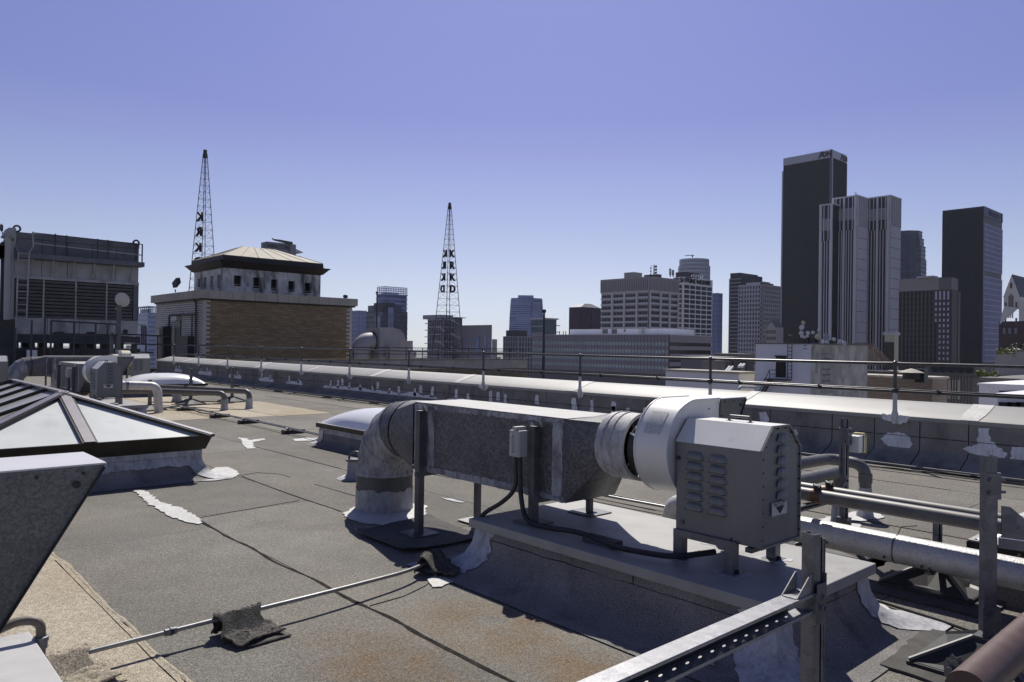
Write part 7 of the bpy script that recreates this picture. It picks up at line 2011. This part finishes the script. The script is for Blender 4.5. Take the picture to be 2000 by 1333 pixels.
for px,py,r,mat,lab in ((1569,631,3.6,YELD,'small yellowed dish at the very top of the left pole cluster'),(1566,640,5.2,WD,'big white dish high on the left pole cluster'),(1565,651,4.2,WD,'white dish below the high big one at the left'),(1566,657,3.2,WD,'lower white dish at the left end of the cluster'),(1578,651,3.6,WD,'white dish second from left in the middle row'),(1577,657,2.6,WD,'small white dish under the second in the middle row'),(1571,659,2.8,WD,'small white dish low between the left pole and the cabinets'),(1588,650,3.2,WD,'small white dish alone between the two clusters'),(1599.5,645,3.2,WD,'small white dish above the large yellow one'),(1597.5,658,5.8,YELD,'large yellowed dish in the middle of the roof'),(1614,659,6.2,GD,'large dark grey dish right of the yellow one'),(1629,663,3.6,WD,'round white dish near the right dark cabinet'),(1615,669,4.4,WD,'white bowl dish resting low beside the grey one'),(1640,668,4.6,WD,'white dish lying back at the right end'),(1649,671,4.6,WD,'rightmost white dish lying back on the roof edge')):
    dish(px,py,r,mat,lab)
for k,(a,c,mat,lab) in enumerate((((1571,662),(1579,672),STEELDK,'dark slatted cabinet left of the grey box on the stucco roof'),((1580,662),(1586,672),CONCG,'grey box between two dark cabinets on the stucco roof'),((1588,662),(1596,672),STEELDK,'dark cabinet below the yellow dish'),((1597,664),(1607,672),WHITEP,'white low cabinet with a bright top on the stucco roof'),((1619,666),(1629,673),STEELDK,'dark slatted cabinet at the right part of the stucco roof'))):
    p,q_=at_d(*a,64.5),at_d(*c,64.5)
    o=thing('roof_cabinet',lab,'cabinet',(p.x,p.y,SP.z+.1),'cabinets on the stucco block roof')
    MB().box(p.x,q_.x+.1,p.y-.35,p.y+.2,SP.z+.1,p.z).build('cabinet_body',mat,o); MB().box(p.x-.03,q_.x+.13,p.y-.38,p.y+.23,p.z,p.z+.04).build('cabinet_top',WHITEP if mat is WHITEP else STEELDK,o)

# 18.. low buildings and clutter right and centre
def lowbox(label,cpx,topy,D,lpx,rpx,mat,roofm=None,name='low_building',zb_=-45):
    P,ly,rx=tower_frame(cpx,topy,D,lpx,rpx)
    t=thing(name,label,'building',(P.x+rx/2,P.y+ly/2,zb_))
    MB().box(P.x,P.x+rx,P.y,P.y+ly,zb_,P.z).build('wall_body',mat,t)
    MB().box(P.x-.15,P.x+rx+.15,P.y-.15,P.y+ly+.15,P.z,P.z+.2).build('parapet_cap',roofm or ROOFT,t)
    return t,P,ly,rx
lowbox('white walled low building seen between the rails right of centre',1443,731,70,1300,1474,WHITEP,CORNP)
t,P,ly,rx=lowbox('low tan building with windows behind the white low building',1440,693,150,1396,1474,flat('dull_tan',(.16,.145,.13)))
t,P,ly,rx=lowbox('low grey roof with plant in front of the banded office building',1390,700,95,1330,1440,flat('dull_grey',(.13,.13,.14)))
for k in range(9):
    q_=at_d(1396+k*9,706+random.Random(k).uniform(0,14),92-k); 
for k,(px,py,w_,h_,mat) in enumerate(((1402,712,2.0,.8,CONCG),(1418,716,1.2,1.0,STEELDK),(1432,713,1.6,1.2,STEELDK),(1446,717,1.0,.8,CONCG),(1458,711,1.6,1.3,STEELDK),(1466,722,1.2,.8,CONC))):
    p=at_d(px,py,80+k); o=MB().box(p.x,p.x+w_,p.y,p.y+w_,p.z-3,p.z+h_*.5).build('roof_plant',mat); setp(o,['wide grey plant box behind the left rail post','narrow dark plant box right of the wide grey one','dark plant box above the white slanted pipes','small grey plant box beside the slanted white pipes','taller dark plant box left of the stucco block','pale plant box touching the stucco block'][k],'roof plant','plant boxes on the low roofs')
for k,(a,c) in enumerate((((1417,727),(1425,717)),((1423,726),(1431,717)),((1443,717),(1448,712)),((1449,717),(1454,712)))):
    p,q_=at_d(*a,74),at_d(*c,76); o=MB().tube([p,q_],.13,8).build('slanted_pipe',WD); setp(o,['leftmost of the four bright slanted pipes on the low roof','second of the four bright slanted pipes on the low roof','third, shorter bright slanted pipe on the low roof','last, shorter bright slanted pipe near the stucco block'][k],'pipe','bright slanted pipes')
o=MB().tube(bend([at_d(1442,762,60),at_d(1447,756,60),at_d(1476,757,62)],.3),.12,8).build('white_pipe',WD,smooth=True); setp(o,'bright pipe run at the foot of the stucco block','pipe')
# right side
TL=brickmat('low_brick',(.26,.20,.15),(.33,.28,.22),(.14,.12,.10),.5,.14,.02,'y',None)
t,P,ly,rx=lowbox('low weathered brick building with pale cap, behind the right rail post',1821,741,72,1600,1850,TL,STUCCO)
t,P,ly,rx=lowbox('building with a dark open loggia behind the rail, right of the stucco block',1755,727,120,1695,1768,flat('shadow_tan',(.09,.08,.065)),STUCCO)
t=thing('tile_roof','red brown pantile hip roof corner right of the stucco block','roof',tuple(at_d(1725,708,130)))
a=at_d(1690,694,125);b_=at_d(1755,716,118);c=at_d(1690,716,118)
TILE=M('roof_tile',(.17,.11,.08),(.30,.25,.20),.8,.8,world=True)
MB().prism([(0,0),(9,0),(0,3.6)],(a.x-2,a.y-2,b_.z),XA,ZA,YA,6).build('roof_body',TILE,t)
for k in range(12): MB().bar((a.x-2+.75*k,a.y-2.05,b_.z+.02),(a.x-2+.75*k,a.y-2.05,b_.z+3.6*(1-.75*k/9)),.28,.1).build('tile_row',TILE,t)
t,P,ly,rx=tower('slim tan tower with white capped head and dark side before the striped tower',1747,655,180,1728,1755,flat('tan_slim',(.44,.40,.29)),name='slim_tower')
MB().box(P.x-.35,P.x+rx+.25,P.y-.3,P.y+ly+.3,P.z,P.z+.7).build('white_head',flat('head_white',(.45,.44,.43)),t); MB().box(P.x-.3,P.x-.01,P.y,P.y+ly,-45,at_d(1747,669,180).z).build('shadow_panel',flat('shadow_panel',(.05,.045,.035)),t)  # dark panel paints shade onto the tower's left face
ch=thing('chimney','dark hooded chimney cowl on the weathered brick roof','chimney',tuple(at_d(1780,742,70)))
p=at_d(1780,741,70)
MB().cyl(p,p+ZA*.5,.75,14).build('drum',STEELDK,ch); MB().lathe([(1.15,.62),(.5,.86),(.1,.98),(0,1.0)],tuple(p),16).build('hood',CORNP,ch)
for k in range(6): a=k*math.pi/3; MB().cyl(p+Vector((.7*math.cos(a),.7*math.sin(a),.5)),p+Vector((.8*math.cos(a),.8*math.sin(a),.7)),.04,5).build('strut',STEELDK,ch)
p=at_d(1800,741,70); small('black square stack next to the hooded chimney','chimney',MB().box(p.x-.5,p.x+.45,p.y-.4,p.y+.4,p.z-.3,p.z+.95).build('square_stack',BLACK))
t,P,ly,rx=tower('dark ornate old building with pilasters below the dark tower',1905,712,210,1808,1925,flat('old_dark',(.12,.108,.098)),name='old_building')
m=MB(); n=16
for i in range(n):
    y=P.y+ly*(i+.5)/n; m.box(P.x-.9,P.x-.01,y-.35,y+.35,P.z-16,P.z-3.5)
m.build('pilasters',flat('old_stone',(.17,.155,.13)),t,kind='stuff'); MB().box(P.x-1.5,P.x+rx,P.y-1.5,P.y+ly,P.z-3.4,P.z-2.6).build('cornice',flat('old_stone2',(.12,.11,.10)),t)
for i in range(5): y=P.y+ly*(.12+.17*i); MB().lathe([(0,0),(1.1,.01),(1.1,.1)],(P.x-.15,y,P.z-1.4),12,'x').build('round_window',G_DARK,t)
for i in range(4): y=P.y+ly*(.30+.055*i); MB().box(P.x-1.3,P.x-.95,y-.5,y+.5,P.z-10,P.z-4.5).build('lit_column',flat('lit_stone%d'%i,(.42,.38,.30)),t)  # paler stone colour stands in for sunlight on these columns
t,P,ly,rx=tower('plain beige roof block with an umbrella on top at the right edge',2120,688,130,1944,2180,flat('beige_block',(.42,.39,.35)),name='beige_block')
zr_=at_x(1960,733,P.x).z
rl3=thing('terrace_rail','dark picket rail along the beige block terrace','guard rail',(P.x-2,P.y,zr_))
ya_,yb_2=at_x(1944,735,P.x-2).y,P.y
MB().bar((P.x-2,ya_,zr_),(P.x-2,yb_2-3,zr_),.12).build('rail',STEELDK,rl3)
m=MB()
for k in range(40): y=ya_+(yb_2-3-ya_)*k/40; m.box(P.x-2.04,P.x-1.96,y-.05,y+.05,zr_-1.6,zr_)
m.build('pickets',STEELDK,rl3,kind='stuff')
MB().box(P.x-2.6,P.x-.2,P.y-3,ya_,zr_-3.2,zr_-1.6).build('dark_terrace',flat('terrace_dark',(.035,.03,.025)),rl3)
um=thing('umbrella','open white patio umbrella on top of the beige block','umbrella',tuple(at_d(1985,688,134)))
p=at_d(1985,683.5,134)
MB().lathe([(1.15,-.05),(.75,.16),(.3,.32),(0,.42)],tuple(p),8).build('canopy',WHITECOAT,um); MB().cyl(p-ZA*.9,p+ZA*.3,.05,6).build('pole',WHITEP,um); 
MB().lathe([(.35,.36),(.15,.44),(0,.48)],tuple(p),8).build('top_vent',WHITECOAT,um)
LEAF=M('leaf_yellow_green',(.10,.13,.03),(.20,.23,.06),1.5,.7,world=True); LEAFD=M('leaf_dark_green',(.025,.04,.015),(.05,.07,.03),1.5,.7,world=True)
def bush(label,px,py,D,r,h,mat,n=500,seed=1):
    c=at_d(px,py,D); t=thing('shrub',label,'shrub',(c.x,c.y,c.z-h)); rnd=random.Random(seed); m=MB()
    lobes=[(Vector((rnd.uniform(-.8,.8)*r,rnd.uniform(-.8,.8)*r,rnd.uniform(-.3,.8)*h)),rnd.uniform(.3,.55)*r) for _ in range(9)]
    for _ in range(n):
        lc,lr=rnd.choice(lobes); d=Vector((rnd.gauss(0,1),rnd.gauss(0,1),rnd.gauss(0,1))).normalized()
        p=c+lc+d*lr*rnd.uniform(.5,1.1); u_=Vector((rnd.gauss(0,1),rnd.gauss(0,1),rnd.gauss(0,1))).normalized()*.22; v2=u_.cross(d).normalized()*.10
        m.add([p-u_,p+v2,p+u_,p-v2],[(0,1,2,3)])
    m.build('foliage',mat,t,kind='stuff')
    for k in range(4): MB().tube([c+Vector((0,0,-h)),c+lobes[k][0]],.05,5,True,[.08,.03]).build('stem',F_BROWN,t)
bush('sunlit yellow green shrub on a roof left of the beige block',1928,738,115,1.5,1.0,LEAF)
bush('low green planting on top of the beige block beside the umbrella',1963,688,133,1.5,.35,LEAF,260,3)
bush('dark green hanging plants on the beige block at the right edge',1996,680,133,1.4,.6,LEAFD,300,5)
t,P,ly,rx=lowbox('grey brown wall with a brown P sign below the shrub',2130,748,100,1914,2300,flat('grey_brown',(.20,.175,.15)),CONCG)
sgn=thing('parking_sign','small brown sign with a white letter P on the grey brown wall','sign',tuple(at_x(1917,755,P.x-.2)))
a,c=at_x(1911,746,P.x-.15),at_x(1922,765,P.x-.15); MB().box(P.x-.2,P.x-.05,c.y,a.y,c.z,a.z).build('sign_board',F_BROWN,sgn); text_at('P',.75,(P.x-.24,(a.y+c.y)/2,a.z-.65),-YA,ZA,WHITEP,sgn,'letter_p',.03,.04,1.1)
t,P,ly,rx=lowbox('white painted low roof with vents at the lower right',2100,760,80,1912,2250,WHITEP,WHITEP)
for k,px in enumerate((1959,1973,1985,1996)): 
    a=at_x(px,765,P.x-.1); MB().box(P.x-.12,P.x-.01,a.y-.35,a.y+.35,a.z-.28,a.z+.05).build('window',DARKGL,t)
for k,(px,lab) in enumerate(((1934,'left'),(1941,'middle'),(1948,'right'))): p=at_d(px,757,84); o=MB().lathe([(0,0),(.14,.02),(.26,.08),(.30,.14)],tuple(p),12).cyl(p-ZA*.7,p,.03,5).build('roof_dish',WD,smooth=True); setp(o,lab+' one of three small bright dishes on the white low roof','antenna dish','small dishes on the white low roof')
t,P,ly,rx=lowbox('second white low building with dark windows at the lower right edge',2050,778,66,1948,2200,WHITEP,WHITEP)
for px in (1963,1980,1997): a=at_x(px,789,P.x-.1); MB().box(P.x-.12,P.x-.01,a.y-.5,a.y+.5,a.z-.25,a.z+.12).build('window',DARKGL,t)
# lower city filling toward the horizon
rnd=random.Random(11)
cb=MB()
for k in range(130):
    px=rnd.uniform(-300,2400); D=rnd.uniform(420,2600); q_=at_d(px,700,D); w_=rnd.uniform(14,38); h_=rnd.uniform(8,34)
    cb.box(q_.x,q_.x+w_,q_.y,q_.y+w_*rnd.uniform(.6,1.4),-45,-45+h_)
o=cb.build('far_city',flat('far_city',(.20,.19,.19))); setp(o,'low far city blocks fading into one mass below the horizon','city blocks',None,'stuff')
# ---------------------------------------------------------------- the air
hm=bpy.data.materials.new('haze_air'); hm.use_nodes=True
hn=hm.node_tree
for n in list(hn.nodes):
    if n.type!='OUTPUT_MATERIAL': hn.nodes.remove(n)
pv=hn.nodes.new('ShaderNodeVolumePrincipled'); pv.inputs['Color'].default_value=(.80,.86,1.0,1); pv.inputs['Density'].default_value=.00004; pv.inputs['Anisotropy'].default_value=.2
hn.links.new(pv.outputs[0],[n for n in hn.nodes if n.type=='OUTPUT_MATERIAL'][0].inputs['Volume'])
hz=MB().box(-6100,6100,-6100,6100,-46,260).build('haze',hm); hz['kind']='stuff'
